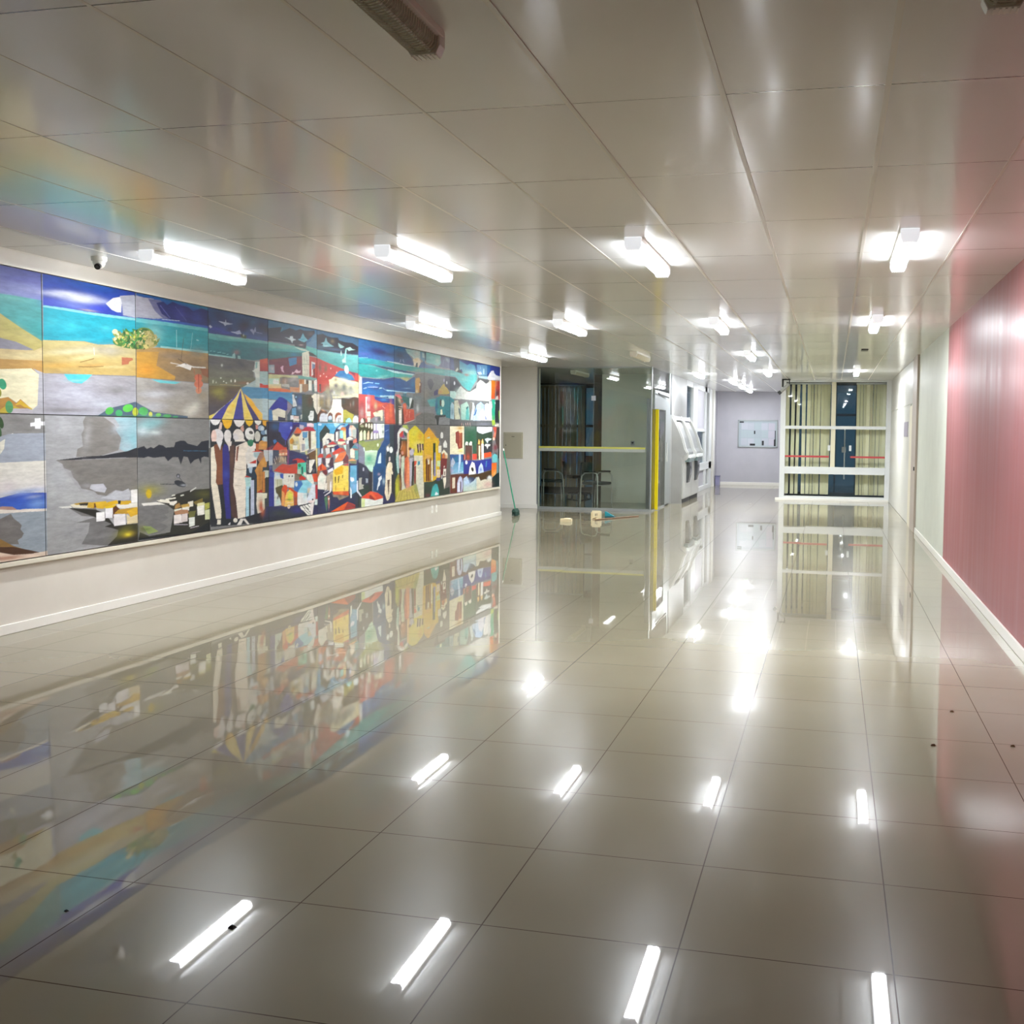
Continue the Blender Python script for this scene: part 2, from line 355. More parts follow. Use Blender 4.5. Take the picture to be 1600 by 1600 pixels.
quad_box('post', .0, .062, .20, .24, .01, 2.02, M_yellow, d1)
quad_box('leaf', -.012, 0, -.18, 1.45, .02, 2.02, M_glass, d1)
quad_box('transom', -.012, 0, -.18, 1.95, 2.41, H, M_glass, d1)
quad_box('threshold', -.03, .01, -.19, 1.95, 0, .03, M_alug, d1)
MB().tube([(.05, 1.42, .95), (.05, 1.42, 1.35)], .012).build('handle', M_alu, d1)
MB().tube([(.04, .3, 2.34), (.05, 1.6, 2.30)], .014).build('closer', M_dark, d1)

struct(quad_box('wall_bay', XS-.12, XS, 22.66, 25.2, 0, H, M_steel))
struct(quad_box('trim_21', XS, XS+.015, 22.62, 22.72, 1.95, H, M_dark))
w4 = empty('window_4', (XS, 25.2, 0)); struct(w4)
f = MB(); f.box(-.08, .0, 0, 5.6, 2.70, H); f.box(-.08, .01, 1.25, 2.1, 0, H); f.box(-.08, 0, 0, .05, 0, H)
f.box(-.08, .0, 3.85, 4.25, 0, H); f.box(-.08, .015, 0, 5.4, 0, .12); f.box(-.08, .01, 2.1, 3.9, 1.60, 1.68); f.box(-.08, .01, 0, 5.4, .55, .75)
f.box(-.08, .01, 4.8, 5.4, 0, H)
f.build('frame', M_alu, w4, .004)
quad_box('pane', -.05, -.044, .05, 1.25, .75, 2.70, M_glasss, w4); quad_box('pane', -.05, -.044, 2.1, 3.9, .75, 1.6, M_glasss, w4)
quad_box('pane', -.05, -.044, 4.25, 4.8, .12, 2.7, M_glassw, w4)
quad_box('blank_panel', -.06, -.03, 2.1, 3.85, 1.68, 2.70, M_lav, w4)
b = MB(); b.box(-.06, -.03, .05, 3.85, .12, .55); b.build('blank_panel', M_lav, w4)
struct(quad_box('trim_22', XS-.1, XS+.05, 30.7, 31.15, 0, H, M_base))
struct(quad_box('wall_bay_end', XS-.12, XS, 31.15, YB, 0, H, M_lav))

# booth interior
struct(quad_box('wall_inner', -5.0, XS-.12, 22.75, 22.9, 0, H, dusty('grey_green_wall_paint', 'eceee6', 'f0f1ea', .6)))
struct(quad_box('trim_23', -5.22, -5.0, 22.95, 23.25, 0, H, mat('brown_grey_column', '5c554e', .6)))
struct(quad_box('wall_inner_side', -5.05, -4.9, 23.25, 27.6, 0, H, mat('grey_wall_paint', 'a4a49e', .6)))
w5 = empty('window_5', (-7.2, 27.1, 0)); struct(w5)
f = MB()
for x in (-2.2, -1.0, .32, .78, 2.1): f.box(x-.03, x+.03, 0, .06, 0, H)
f.box(-2.2, 2.1, -.02, .05, 1.68, 1.75); f.box(-2.2, 2.1, 0, .06, 0, .1); f.box(-2.2, 2.1, 0, .06, 2.72, H)
f.build('frame', M_dark, w5)
quad_box('pane', -2.2, 2.1, .03, .036, .1, 2.72, M_glassw, w5)
xs = [-8.4+.1*i for i in range(21)]
blinds('vertical_blind', 26.85, xs, .1, 2.76, M_blindd, 'dark beige vertical blind seen through the glass booth', seed=9, ang=.5, wslat=.09)
th = quad_box('thermostat', -4.337, -4.249, 22.73, 22.75, 1.27, 1.37, M_paper, bevel=.004); tag(th, 'small white wall controller with dark display behind the booth glass', 'thermostat')
quad_box('display', -4.315, -4.272, 22.726, 22.731, 1.31, 1.345, M_black, th)

# ------------------------------------------------------------------ ceiling lights
def make_lamp(lit):
    e = empty('ceiling_light', (0,0,H)); L = 1.27; hw = .058
    # local: y along the lamp, z down from the ceiling
    b = MB(); b.extrude([(-hw-.003, 0), (hw+.003, 0), (hw+.003, -.024), (hw-.012, -.03), (-hw+.012, -.03), (-hw-.003, -.024)], 1, -L/2+.02, L/2-.02)
    b.build('housing', M_lampw, e, .002)
    prof = [(-hw+.010, -.030), (-hw+.006, -.040), (-.046, -.066), (-.035, -.078), (.035, -.078), (.046, -.066), (hw-.006, -.040), (hw-.010, -.030)] if lit else [(-hw+.006, -.0345)]+[((hw-.003)*-math.cos(PI*t/10), -.028-.052*math.sin(PI*t/10)**.5) for t in range(11)]+[(hw-.006, -.0345)]
    if lit:
        o_ = MB().extrude(prof, 1, -L/2+.155, L/2-.085).build('diffuser', [M_lit if lit == 1 else M_lit2, M_side], e)
        for f_ in o_.data.polygons:
            if abs(f_.normal.z) < .9: f_.material_index = 1
    else:
        b = MB(); b.extrude([(x*.86, z+.004) for x, z in prof], 1, -L/2+.055, L/2-.055); b.build('reflector', M_lampin, e)
        b = MB()
        for x in (-.026, .026): b.tube([(x, -L/2+.06, -.0755), (x, L/2-.06, -.0755)], .0055, 8)
        b.build('tube', M_tube, e)
        b = MB(); n = 66
        for i in range(n):
            y = -L/2+.06+(L-.12)*i/(n-1)
            b.tube([(x*1.02, y, z-.006) for x, z in prof[1:-1]], .0016, 5)
        b.build('diffuser', M_rib, e)
    for s in (-1, 1):
        b = MB(); y1 = s*L/2; y0 = (L/2-(.082 if lit else .052)) if s > 0 else (-L/2+.152 if lit else -L/2+.052)
        b.extrude([(-hw, 0), (hw, 0), (hw, -.055), (hw-.014, -.084), (-hw+.014, -.084), (-hw, -.055)], 1, min(y0, y1), max(y0, y1))
        c = b.build('end_cap', M_lampw if not lit else M_capglow, e, .004)
        b = MB()
        for k in range(6): x = -.04+.016*k; b.box(x-.003, x+.003, y0+s*.006, y1-s*.006, -.0865, -.0842)
        b.build('cap_rib', M_capglow if lit else M_lampw, c)
    return e
protos = {1: make_lamp(1), 2: make_lamp(2), 0: make_lamp(0)}; used = {0: 0, 1: 0, 2: 0}
def lamp(x, y, lit, label):
    k_ = 0 if not lit else (2 if y > 15 and x > -2 or x < -4 and y > 15 else 1)
    src = protos[k_]; o = src if not used[k_] else copy_tree(src)
    used[k_] = 1; o.location = (x, y, H)
    tag(o, label, 'ceiling light', 'lit batten lights on the ceiling' if lit else 'unlit batten lights on the ceiling')
C1, C2, C3, C4 = -4.92, -3.11, -1.32, .445
R0_, R1, R2, R3, R4 = 2.66, 7.53, 12.35, 17.05, 21.7
lamp(C1, R1-.1, True, 'lit batten light nearest the dome camera, leftmost of the front row')
lamp(C2, R1, True, 'lit batten light second from left in the front row of four')
lamp(C3, R1, True, 'lit batten light third from left in the front row of four')
lamp(C4, R1, True, 'lit batten light near the pink wall, rightmost and largest of the front row')
lamp(C1, R2, True, 'lit batten light over the far half of the mural, leftmost of the second row')
lamp(C2, R2, True, 'lit batten light second from left in the second row')
lamp(C3, R2, True, 'lit batten light third from left in the second row')
lamp(C4, R2, True, 'lit batten light in the second row, in front of the far right bay')
lamp(C1, R3, True, 'lit batten light just in front of the glass booth, by the end of the mural')
lamp(C3, R3, True, 'lit batten light of the third row, right of the booth corner')
lamp(C3, R4, True, 'lit batten light in the fourth row near the far window and its camera')
lamp(C4, R4, True, 'lit batten light closest to the top of the far window at right')
lamp(-2.83, 22.6, True, 'lit batten light beside the banking machines')
lamp(-2.36, 25.4, True, 'lit batten light over the back hall, nearest of its close row of three')
lamp(-2.36, 27.9, True, 'lit batten light over the back hall, middle of its close row of three')
lamp(-2.36, 30.4, True, 'lit batten light over the back hall, closest to the notice board')
lamp(C3, R0_, False, 'unlit ribbed batten light at the top edge, nearest the camera')
lamp(C4, R0_-.03, False, 'unlit batten light cut by the top right corner of the photo')
lamp(C2, R3, False, 'unlit batten light above the front of the glass booth')
lamp(-5.3, 21.9, False, 'unlit batten light inside the glass booth, seen through the glass')
mk = quad_box('lamp_socket', C4-.05, C4+.05, 16.3, 16.6, H-.012, H, M_dark); tag(mk, 'dark empty lamp mount on the ceiling before the right window', 'socket')

# ------------------------------------------------------------------ mural
ART = """g 51,55,128 120,125,177 5488,2766 6892,2776 6882,2498 6477,2496 5479,2468
b 78,83,153 6635,2626 209,8 -7,-30 6
b 134,139,186 6741,2561 175,6 -8,-36 6
g 76,147,146 41,136,136 5481,2527 6477,2496 6882,2498 6892,2191 6705,2215 6472,2330 5481,2510
b 94,167,160 6553,2477 257,5 -5,-25 6
b 77,160,160 6736,2349 82,9 -1,-20 5
p 167,155,90 5481,2510 6473,2354 6666,2271 6870,2194 6898,2191 6894,2036 6468,2173 5473,2254
b 153,151,77 6574,2262 141,-36 -23,-38 5
b 178,166,111 6732,2207 147,-38 -18,-29 5
p 127,125,135 5476,2340 6469,2178 6624,2162 6798,2116 6596,2095 6467,2105 5468,2083
p 188,169,123 5470,2135 6467,2100 6798,2111 6897,2150 6897,2036 6465,2026 5466,1998
b 199,188,144 6729,2065 177,13 -1,-30 6
p 168,131,72 5466,1998 6465,2026 6897,2041 6899,1948 6726,1964 6463,1952 5463,1912
b 182,146,86 6727,2014 218,15 -1,-25 6
p 216,208,174 5463,1912 6463,1952 6767,1976 6843,1935 6823,1702 6774,1665 6653,1738 6613,1716 6535,1754 6457,1741 5454,1612
p 169,167,173 6781,1977 6899,1948 6899,1630 6773,1634 6774,1668 6823,1702 6843,1935
p 168,124,58 6457,1741 6535,1754 6612,1711 6653,1743 6767,1670 6692,1663 6585,1686 6520,1684 6455,1643 5453,1569 5454,1621
p 201,165,46 6599,1696 6653,1733 6774,1670 6692,1683 6652,1703
p 185,164,58 6520,1694 6586,1691 6665,1668 6767,1675 6773,1634 6454,1628 6455,1658
p 176,170,176 6572,1670 6719,1674 6774,1665 6773,1631 6532,1627
e 47,143,104 6483,1845 34,11 16,-37
e 79,143,90 6543,1681 37,3 4,-45
e 138,138,48 6452,1780 20,1 0,-30
p 138,137,134 5454,1608 6899,1626 6896,1486 6581,1490 6449,1431 5445,1311
b 110,106,104 6649,1576 158,-19 -9,-35 7
b 114,110,106 6715,1516 191,1 0,-20 6
p 228,227,228 6746,1565 6792,1570 6793,1601 6853,1602 6855,1577 6898,1578 6897,1548 6854,1548 6851,1522 6795,1522 6793,1542 6746,1539
e 47,74,38 6459,1564 25,6 14,-42
p 220,217,210 6450,1456 6488,1441 6567,1487 6587,1483 6514,1436 6449,1411
p 74,58,48 6450,1446 6495,1454 6462,1426
e 58,90,52 6451,1485 15,0 -1,-40
p 154,160,170 5444,1268 6449,1411 6587,1485 6896,1490 6898,1277 6446,1288
p 214,212,196 6449,1406 6501,1446 6513,1386 6472,1327 6446,1298
p 154,160,170 5445,1291 6450,1462 6528,1482 6580,1484 6900,1486 6899,1276 6445,1273 5444,1283
p 214,212,196 6449,1423 6499,1447 6486,1373 6447,1334
g 212,208,196 203,200,196 5444,1274 6445,1273 6901,1279 6899,1022 6439,1018 5437,1033
b 200,188,192 6518,1103 78,-4 -1,-40 6
b 216,208,208 6801,1069 84,-4 -1,-31 6
g 42,72,168 58,98,184 5437,1033 6439,1018 6636,1047 6899,1033 6899,902 6633,910 6437,948 5435,947
b 138,156,200 6676,1050 228,12 3,-23 8
b 122,156,204 6812,954 97,4 6,-41 7
b 168,180,208 6772,1009 83,4 2,-13 6
p 168,132,120 6311,947 6463,955 6554,946 6606,919 6514,921 6437,934
p 220,212,200 5435,947 6437,934 6540,923 6626,920 6687,921 6900,909 6900,891 6632,900 6436,904 5433,903
p 143,152,160 5433,903 6436,904 6900,891 6900,580 6831,577 6734,588 6431,711 5431,817
p 111,107,104 5434,921 6435,864 6539,896 6565,859 6617,825 6643,802 6629,773 6662,739 6641,711 6600,694 6613,662 6507,673 6431,711 5431,817
b 128,124,122 6485,815 77,-7 -1,-40 5
p 138,106,58 5431,834 6431,721 6560,653 6693,613 6748,597 6559,622 6429,651 5429,774
p 74,48,32 5429,765 6430,661 6559,648 6734,604 6831,577 6692,580 6545,588 6429,616 5427,705
p 216,196,176 5428,722 6429,621 6558,589 6733,578 6900,583 6902,549 6427,542 5422,514
b 176,122,96 6505,573 156,-7 2,-16 8
b 160,90,68 6352,581 112,-5 1,-15 6
g 24,52,136 35,63,153 6898,2777 7990,2741 7985,2472 6904,2449
b 23,75,146 7326,2683 367,-3 -14,-44 6
b 28,84,160 7583,2719 194,-1 -19,-57 7
b 52,59,167 6962,2498 86,11 -1,-41 7
b 174,177,200 7051,2566 190,10 -4,-22 9.5
b 174,177,200 7323,2569 248,7 -6,-28 9.5
b 153,160,198 7531,2573 146,4 -4,-16 7
b 198,200,207 7323,2564 186,5 -8,-39 9
b 188,190,209 7140,2583 133,4 -4,-22 8
b 106,118,188 7260,2502 244,6 -7,-32 7
b 50,61,174 7546,2514 147,3 -6,-28 8
p 203,203,207 7610,2561 7698,2617 7793,2640 7810,2591 7799,2510 7747,2506 7680,2519
p 157,158,169 7785,2647 7971,2678 7994,2660 7991,2485 7825,2490 7818,2546 7807,2602
b 171,172,181 7906,2556 89,11 -1,-58 7
b 174,153,132 7400,2481 94,2 -2,-8 8
p 120,181,184 6902,2464 7167,2470 7384,2468 7578,2473 7985,2482 7985,2455 7578,2445 7167,2443 6901,2444
g 31,148,163 27,141,157 6901,2449 7167,2449 7578,2451 7994,2462 7990,2263 7777,2245 7507,2213 7347,2230 6898,2196
b 56,174,188 7195,2334 104,-3 -11,-43 7
b 70,181,191 7609,2354 84,8 0,-28 7
b 21,139,160 7476,2286 195,18 -1,-45 6
b 63,167,177 6988,2345 87,9 -1,-31 5
b 80,184,191 7316,2238 126,11 0,-13 5
g 179,167,113 171,143,80 6896,2199 7347,2228 7507,2216 7990,2249 7985,1987 6892,1948
b 148,141,127 7572,2172 381,16 -5,-45 8
b 194,187,154 7130,2126 225,25 1,-23 7
b 198,191,156 7393,2158 128,10 0,-17 6
b 188,145,68 7038,2014 221,14 0,-26 7
b 203,189,145 7344,2099 188,31 3,-16 6
b 171,126,63 7471,2042 195,20 1,-16 7
b 200,186,134 7687,2045 171,11 -1,-13 6
l 112,82,40 4 7296,2058 7375,2077 7456,2098
l 114,90,45 4 7280,2021 7406,2027 7569,2043
l 191,195,191 6 7457,2185 7463,2130
b 169,162,147 7672,2179 68,5 -1,-45 4
p 159,94,65 7800,2135 7942,2137 7947,2120 7897,2104 7887,2081 7799,2069
g 154,151,156 156,154,162 6895,1945 7984,1976 7981,1629 6899,1630
b 182,182,194 7244,1801 247,9 -1,-65 7
b 164,162,172 7125,1913 195,10 -1,-43 6
b 124,120,120 7734,1854 258,11 -1,-46 8
b 134,130,132 7805,1937 209,3 -4,-35 7
b 116,112,112 7119,1673 300,0 -2,-21 8
b 176,178,188 7562,1734 199,6 -1,-45 6
b 162,162,172 7334,1651 252,6 0,-22 6
p 74,179,191 7111,1953 7437,1968 7380,1927 7308,1888 7215,1891 7155,1910
b 141,192,200 7246,1909 109,6 0,-11 7
g 23,80,136 37,50,134 7999,2724 9231,2738 9227,2473 7994,2473
b 21,118,139 8680,2722 327,0 -14,-38 7
b 38,122,143 9003,2698 218,-1 -10,-26 7
p 146,143,153 7998,2678 8108,2674 8240,2679 8335,2582 8412,2530 8275,2506 7994,2491
p 92,92,125 8164,2670 8336,2679 8493,2601 8635,2542 8373,2520 8257,2574
p 30,35,92 8278,2648 8375,2672 8434,2649 8515,2689 8617,2671 8742,2667 8827,2639 8958,2680 9092,2669 9101,2527 8782,2520 8472,2525 8354,2560
b 50,52,132 8636,2592 71,-68 -90,-42 6
b 42,56,139 8891,2595 54,-50 -76,-34 6
l 78,78,139 10 8335,2631 8472,2537
l 64,64,125 10 8555,2645 8719,2538
p 41,77,153 8275,2510 8573,2517 9101,2520 9101,2488 8572,2486 8179,2481
l 160,171,188 6 8353,2512 8614,2525
p 85,160,164 7994,2487 8471,2494 9090,2502 9089,2467 8471,2457 7993,2438
g 38,134,143 27,124,132 7994,2450 8471,2463 9089,2473 9086,2271 8270,2256 7989,2239
b 122,171,167 8254,2393 116,-50 -75,-63 6
b 50,146,146 8570,2362 245,9 -6,-37 5
l 146,188,188 5 8567,2436 8568,2001
l 122,171,171 4 8813,2434 8789,2305 8767,2253
l 146,188,188 8 8877,2374 8909,2372
p 125,174,171 8329,2273 9086,2284 9086,2258 8328,2249
b 181,181,167 8213,2246 96,8 0,-17 7
g 157,123,71 123,104,79 7995,2228 8329,2258 9075,2261 9070,1975 7993,1976
p 176,132,51 7998,2193 8308,2220 8267,2094 8544,2012 8533,1980 7993,1976
b 193,133,37 8133,2049 132,8 -1,-54 9
b 120,106,91 8527,2197 243,4 -6,-38 7
b 115,95,72 8819,2129 238,15 -1,-76 7
b 104,111,106 8886,2262 131,10 -1,-51 6
l 187,180,166 9 8475,2132 8566,2128 8649,2118 8775,2088
l 201,198,187 12 8733,2130 8818,2116 9016,2122
p 210,206,199 8691,2146 8797,2121 8775,2082 8669,2101 8607,2109 8545,2105
l 78,64,50 5 8629,2154 8674,2371
l 66,57,43 5 8588,2177 8712,2135
g 154,150,144 138,130,118 7992,1976 8170,1968 9070,1969 9065,1641 7985,1632
b 184,184,192 8263,1840 212,8 -1,-36 7
b 170,170,178 8203,1729 210,6 -1,-48 7
b 117,111,110 8481,1910 323,4 -4,-31 8
b 200,196,184 8812,1720 151,55 48,-48 9
b 126,116,104 8988,1750 89,3 -1,-78 6
b 138,124,96 8967,1854 89,3 -1,-52 6
p 92,177,181 8189,1969 8625,1964 8543,1944 8323,1942
e 187,97,67 8899,2019 61,3 -1,-36
e 192,107,77 8903,1961 70,4 0,-38
e 196,126,94 8902,1900 48,2 0,-31
l 132,55,34 9 8904,2051 8902,1890
l 155,81,52 8 8829,2092 8849,2016
l 155,81,52 8 8960,2100 8948,2021
p 132,82,51 8927,2110 9072,2113 9071,2028 8970,2048
e 55,120,50 7812,2271 123,11 0,-46
e 64,106,45 7990,2275 291,15 -6,-57
e 92,120,52 8102,2343 140,13 -1,-71
e 120,134,66 7744,2327 52,5 0,-25
e 202,194,153 7718,2342 35,4 -1,-20
e 41,120,63 7918,2251 108,9 -1,-29
e 174,174,49 7804,2293 49,4 0,-16
e 146,134,78 8176,2290 114,9 -1,-47
e 160,146,97 8082,2271 74,7 -1,-41
e 69,134,70 8010,2346 55,5 0,-25
e 47,80,35 8102,2379 67,6 -1,-26
e 49,84,42 7989,2239 109,9 -1,-17
b 191,188,134 7901,2302 72,7 0,-14 6
b 174,181,139 8233,2331 71,-10 -21,-35 6
e 195,188,146 7998,2280 15,18 9,-2
e 146,134,78 8166,2299 4,-15 -17,-3
e 69,120,52 7822,2236 13,14 9,-2
e 146,134,78 8121,2379 22,-3 -4,-7
e 174,160,97 7921,2227 18,-3 -6,-10
e 41,92,42 7891,2345 22,-3 -5,-9
e 120,120,66 8242,2285 3,-11 -13,-3
e 120,120,66 7945,2343 15,-10 -11,-7
e 41,92,42 7832,2320 21,-3 -4,-8
e 55,106,45 8015,2322 5,-19 -13,-3
e 174,160,97 7793,2299 11,13 9,-2
e 38,78,38 7875,2276 25,13 7,-6
e 174,160,97 7832,2237 29,16 9,-8
e 55,106,45 8070,2326 36,-5 -4,-7
e 106,134,52 8014,2369 16,9 7,-6
e 174,160,97 7978,2291 36,-6 -3,-6
e 55,106,45 7963,2379 25,-3 -5,-8
e 92,106,50 8255,2343 36,-5 -3,-6
e 146,134,78 7785,2336 13,-9 -9,-6
e 181,174,70 7894,2314 9,11 10,-3
e 174,160,97 7819,2276 12,15 14,-4
e 106,134,52 7865,2280 10,12 8,-2
e 38,78,38 8107,2303 11,13 15,-5
e 195,188,146 7776,2302 18,-3 -6,-10
e 106,134,52 8019,2358 26,14 6,-5
e 106,134,52 7798,2267 24,12 8,-7
e 106,134,52 7875,2335 16,18 9,-2
e 160,146,97 8138,2309 26,-17 -9,-5
e 55,106,45 8068,2333 7,-28 -13,-2
e 146,134,78 8160,2278 17,19 13,-3
e 174,160,97 7734,2250 17,-12 -9,-6
e 195,188,146 8065,2372 31,-4 -4,-7
e 64,134,64 7891,2253 16,9 7,-6
e 120,120,66 8271,2308 32,17 5,-5
e 64,134,64 7914,2347 24,-16 -11,-7
e 41,92,42 7992,2300 17,-3 -5,-11
e 160,146,97 8194,2274 28,15 5,-4
e 120,120,66 8113,2261 7,-25 -15,-3
e 92,106,50 7911,2289 22,-15 -7,-5
e 41,92,42 7851,2306 9,11 11,-3
e 55,106,45 8016,2363 13,15 11,-3
e 160,146,97 8183,2291 26,-18 -10,-6
e 195,188,146 8010,2250 10,12 8,-3
e 92,106,50 8228,2362 19,-13 -12,-8
e 120,120,66 8254,2296 29,-20 -12,-8
e 160,146,97 8157,2278 21,-3 -4,-7
e 120,120,66 7819,2287 35,19 5,-5
e 146,134,78 8161,2318 20,-14 -13,-8
e 195,188,146 7781,2295 38,-5 -4,-8
e 38,78,38 8006,2272 3,-11 -9,-1
e 92,106,50 8179,2354 17,-12 -13,-8
e 41,92,42 7841,2325 23,-4 -6,-10
e 146,134,78 8167,2324 6,-22 -11,-2
e 174,160,97 8115,2246 23,-4 -6,-10
e 69,120,52 7865,2358 27,-4 -4,-7
e 146,134,78 7894,2333 7,-27 -9,-2
e 120,120,66 8289,2321 36,18 6,-5
e 38,78,38 8113,2242 18,21 8,-3
e 92,106,50 8087,2264 23,-4 -6,-10
e 160,146,97 8143,2372 37,20 9,-6
e 174,160,97 7936,2264 20,-14 -12,-8
e 120,120,66 8147,2349 17,-11 -11,-7
e 120,120,66 7864,2313 5,-19 -16,-3
e 195,188,146 8080,2358 29,16 5,-4
e 38,78,38 7791,2291 7,-27 -12,-3
e 146,134,78 8075,2386 20,-13 -9,-5
e 160,146,97 8202,2368 17,10 7,-6
e 181,174,70 8107,2325 6,-23 -16,-3
e 55,106,45 7941,2356 27,15 6,-5
e 174,160,97 7991,2340 19,-2 -3,-6
e 92,106,50 8275,2299 38,20 6,-6
e 92,106,50 7829,2353 6,-23 -9,-1
e 120,120,66 7980,2301 14,-9 -13,-7
e 92,106,50 8147,2257 17,9 8,-7
e 174,160,97 8137,2253 21,-15 -10,-6
e 195,188,146 7902,2253 9,10 11,-4
e 69,120,52 7901,2231 4,-14 -9,-2
e 120,120,66 8056,2345 3,-12 -15,-3
e 92,106,50 8098,2247 36,-6 -6,-9
e 160,146,97 8151,2379 4,-13 -14,-3
e 174,160,97 8139,2346 30,15 6,-5
e 38,78,38 7978,2230 21,-15 -10,-6
e 69,120,52 7869,2326 39,-5 -4,-7
e 146,134,78 8175,2364 6,-22 -13,-3
e 174,160,97 7708,2268 23,-17 -7,-5
e 174,160,97 7728,2289 9,11 9,-3
e 41,92,42 7869,2241 19,22 11,-3
e 195,188,146 7715,2284 3,-12 -11,-2
e 92,106,50 7944,2224 12,-8 -6,-4
e 106,134,52 7946,2335 40,-6 -4,-8
e 146,134,78 8143,2368 14,-9 -12,-7
e 120,120,66 8255,2339 29,15 7,-6
e 41,92,42 7936,2350 15,-10 -7,-4
e 120,120,66 8215,2375 26,-18 -12,-7
e 146,134,78 7887,2239 12,15 14,-4
e 160,146,97 8144,2310 18,21 12,-3
e 146,134,78 8242,2355 37,-6 -5,-8
e 64,134,64 7854,2356 36,-6 -4,-6
e 160,146,97 8222,2322 3,-12 -11,-2
e 174,160,97 8046,2332 4,-16 -16,-3
e 69,120,52 7842,2354 18,22 9,-3
e 38,78,38 8001,2376 12,14 11,-3
e 92,106,50 7796,2321 36,-5 -5,-10
e 106,134,52 8112,2318 15,8 5,-4
e 55,106,45 7874,2365 23,-16 -9,-6
e 41,92,42 8097,2292 4,-18 -14,-2
e 174,160,97 7783,2302 14,17 12,-3
e 41,92,42 7993,2320 26,-3 -4,-7
e 106,134,52 8006,2245 22,-15 -10,-7
e 106,134,52 7827,2240 19,10 7,-6
e 55,106,45 8129,2321 19,-2 -4,-7
e 120,120,66 8110,2376 30,-4 -3,-6
e 41,92,42 8075,2380 3,-13 -15,-3
e 64,134,64 7819,2278 24,-16 -8,-5
e 174,160,97 8258,2314 24,-3 -4,-6
e 69,120,52 7926,2242 5,-19 -11,-2
e 92,106,50 8250,2299 14,17 15,-4
e 195,188,146 7984,2316 19,10 9,-8
e 181,174,70 7912,2318 16,-11 -8,-5
e 174,160,97 7977,2361 3,-14 -13,-2
e 174,160,97 7870,2344 23,-3 -6,-10
e 41,92,42 8042,2312 22,12 10,-8
e 202,194,153 7724,2278 18,10 6,-5
e 55,106,45 7885,2305 16,20 10,-3
e 181,174,70 7973,2320 18,10 10,-8
e 64,134,64 7983,2284 36,19 7,-6
e 120,120,66 7831,2344 30,17 5,-5
e 55,106,45 7943,2251 4,-17 -16,-3
e 160,146,97 8160,2378 19,-13 -7,-5
e 106,134,52 8004,2319 35,18 6,-6
e 69,120,52 8076,2238 11,12 8,-2
e 174,160,97 8203,2339 4,-13 -10,-1
e 38,78,38 7838,2340 4,-15 -16,-3
e 41,92,42 8060,2303 15,18 10,-2
e 120,120,66 8205,2336 32,16 8,-6
e 38,78,38 7903,2311 5,-22 -9,-2
e 146,134,78 8105,2323 32,-5 -6,-9
e 202,194,153 7751,2325 17,-11 -12,-7
e 41,92,42 7991,2242 5,-19 -16,-4
e 120,120,66 8216,2314 6,-22 -17,-3
e 160,146,97 8188,2337 25,-4 -4,-7
e 160,146,97 8264,2349 5,-21 -15,-3
e 38,78,38 7941,2254 12,13 10,-4
e 160,146,97 8170,2375 11,13 13,-3
e 146,134,78 8157,2326 3,-12 -9,-2
e 174,160,97 8115,2246 24,-16 -12,-7
e 92,106,50 7999,2252 5,-18 -12,-2
e 160,146,97 8221,2286 10,12 13,-4
e 38,78,38 7895,2276 6,-23 -8,-2
e 120,120,66 8021,2260 14,17 10,-3
p 74,90,108 7486,1632 7629,1697 7801,1730 7971,1764 8090,1726 8221,1681 8457,1668 8725,1654 8725,1631 7977,1627
e 79,168,72 7637,1678 47,19 21,-25
e 63,154,96 7756,1662 44,1 0,-28
e 88,184,72 7871,1706 66,13 12,-31
e 168,176,48 7969,1676 40,1 -1,-38
e 72,160,80 8080,1684 62,-13 -20,-34
e 192,192,64 8179,1659 26,0 0,-24
e 104,176,64 8288,1656 39,1 -1,-17
e 74,154,80 8416,1649 60,1 0,-15
e 63,138,96 8537,1643 41,1 0,-10
b 47,122,74 7978,1638 456,8 0,-9 7
p 156,156,157 6899,1623 7987,1627 7989,540 6902,543
p 123,119,114 7346,1623 7560,1624 7694,1563 7744,1518 7796,1460 7759,1403 7741,1345 7520,1304 7232,1298 7249,1363 7312,1384 7299,1483 7331,1527 7317,1581
b 111,107,102 7459,1516 97,1 -2,-67 5
p 143,176,184 7695,1620 7983,1627 7978,1360 7828,1333 7758,1357 7778,1449 7710,1518 7762,1552
b 168,188,196 7797,1541 115,29 17,-32 6
b 120,176,184 7937,1437 55,0 -1,-71 6
b 168,176,184 7847,1379 88,-1 -1,-35 5
p 117,113,108 7006,1279 7294,1275 7985,1281 7983,987 7875,1004 7786,997 7699,1013 7614,983 7580,968 7480,985 7432,1016 7368,1030 7289,1045 7244,1102 7198,1136 7169,1191 7094,1215 7079,1248
p 180,180,187 7401,1073 7548,1072 7589,1030 7563,997 7448,1015 7384,1040
p 178,179,184 7699,1007 7786,997 7866,1016 7892,968 7873,922 7750,920 7513,955 7613,970
p 156,156,157 7289,1045 7368,1030 7447,970 7545,936 7287,935 7195,1006
p 164,164,164 6918,1231 7050,1249 7167,1137 7227,1070 7320,999 7447,959 7194,941 6911,938
p 38,38,44 7006,1279 7232,1293 7358,1301 7553,1305 7706,1323 7864,1338 7954,1360 7987,1366 7985,1281 7705,1283 7454,1280 7140,1276
p 152,152,152 6909,833 7378,763 7342,572 6902,549
p 111,109,108 7445,881 7223,885 7132,902 7284,825 7444,802 7221,773 7378,763 7360,686 7279,595 7571,554 7975,560 7982,726 7676,716 7542,784
b 140,140,144 7188,702 184,-16 -1,-54 5
b 90,90,92 7440,612 194,0 6,-34 5
b 166,166,166 7361,1461 47,-5 -29,-130 5
b 134,132,128 7760,1437 52,0 -2,-69 5
b 174,176,180 7728,1541 49,-11 -25,-43 6
b 138,136,134 7168,1170 79,-35 -20,-22 5
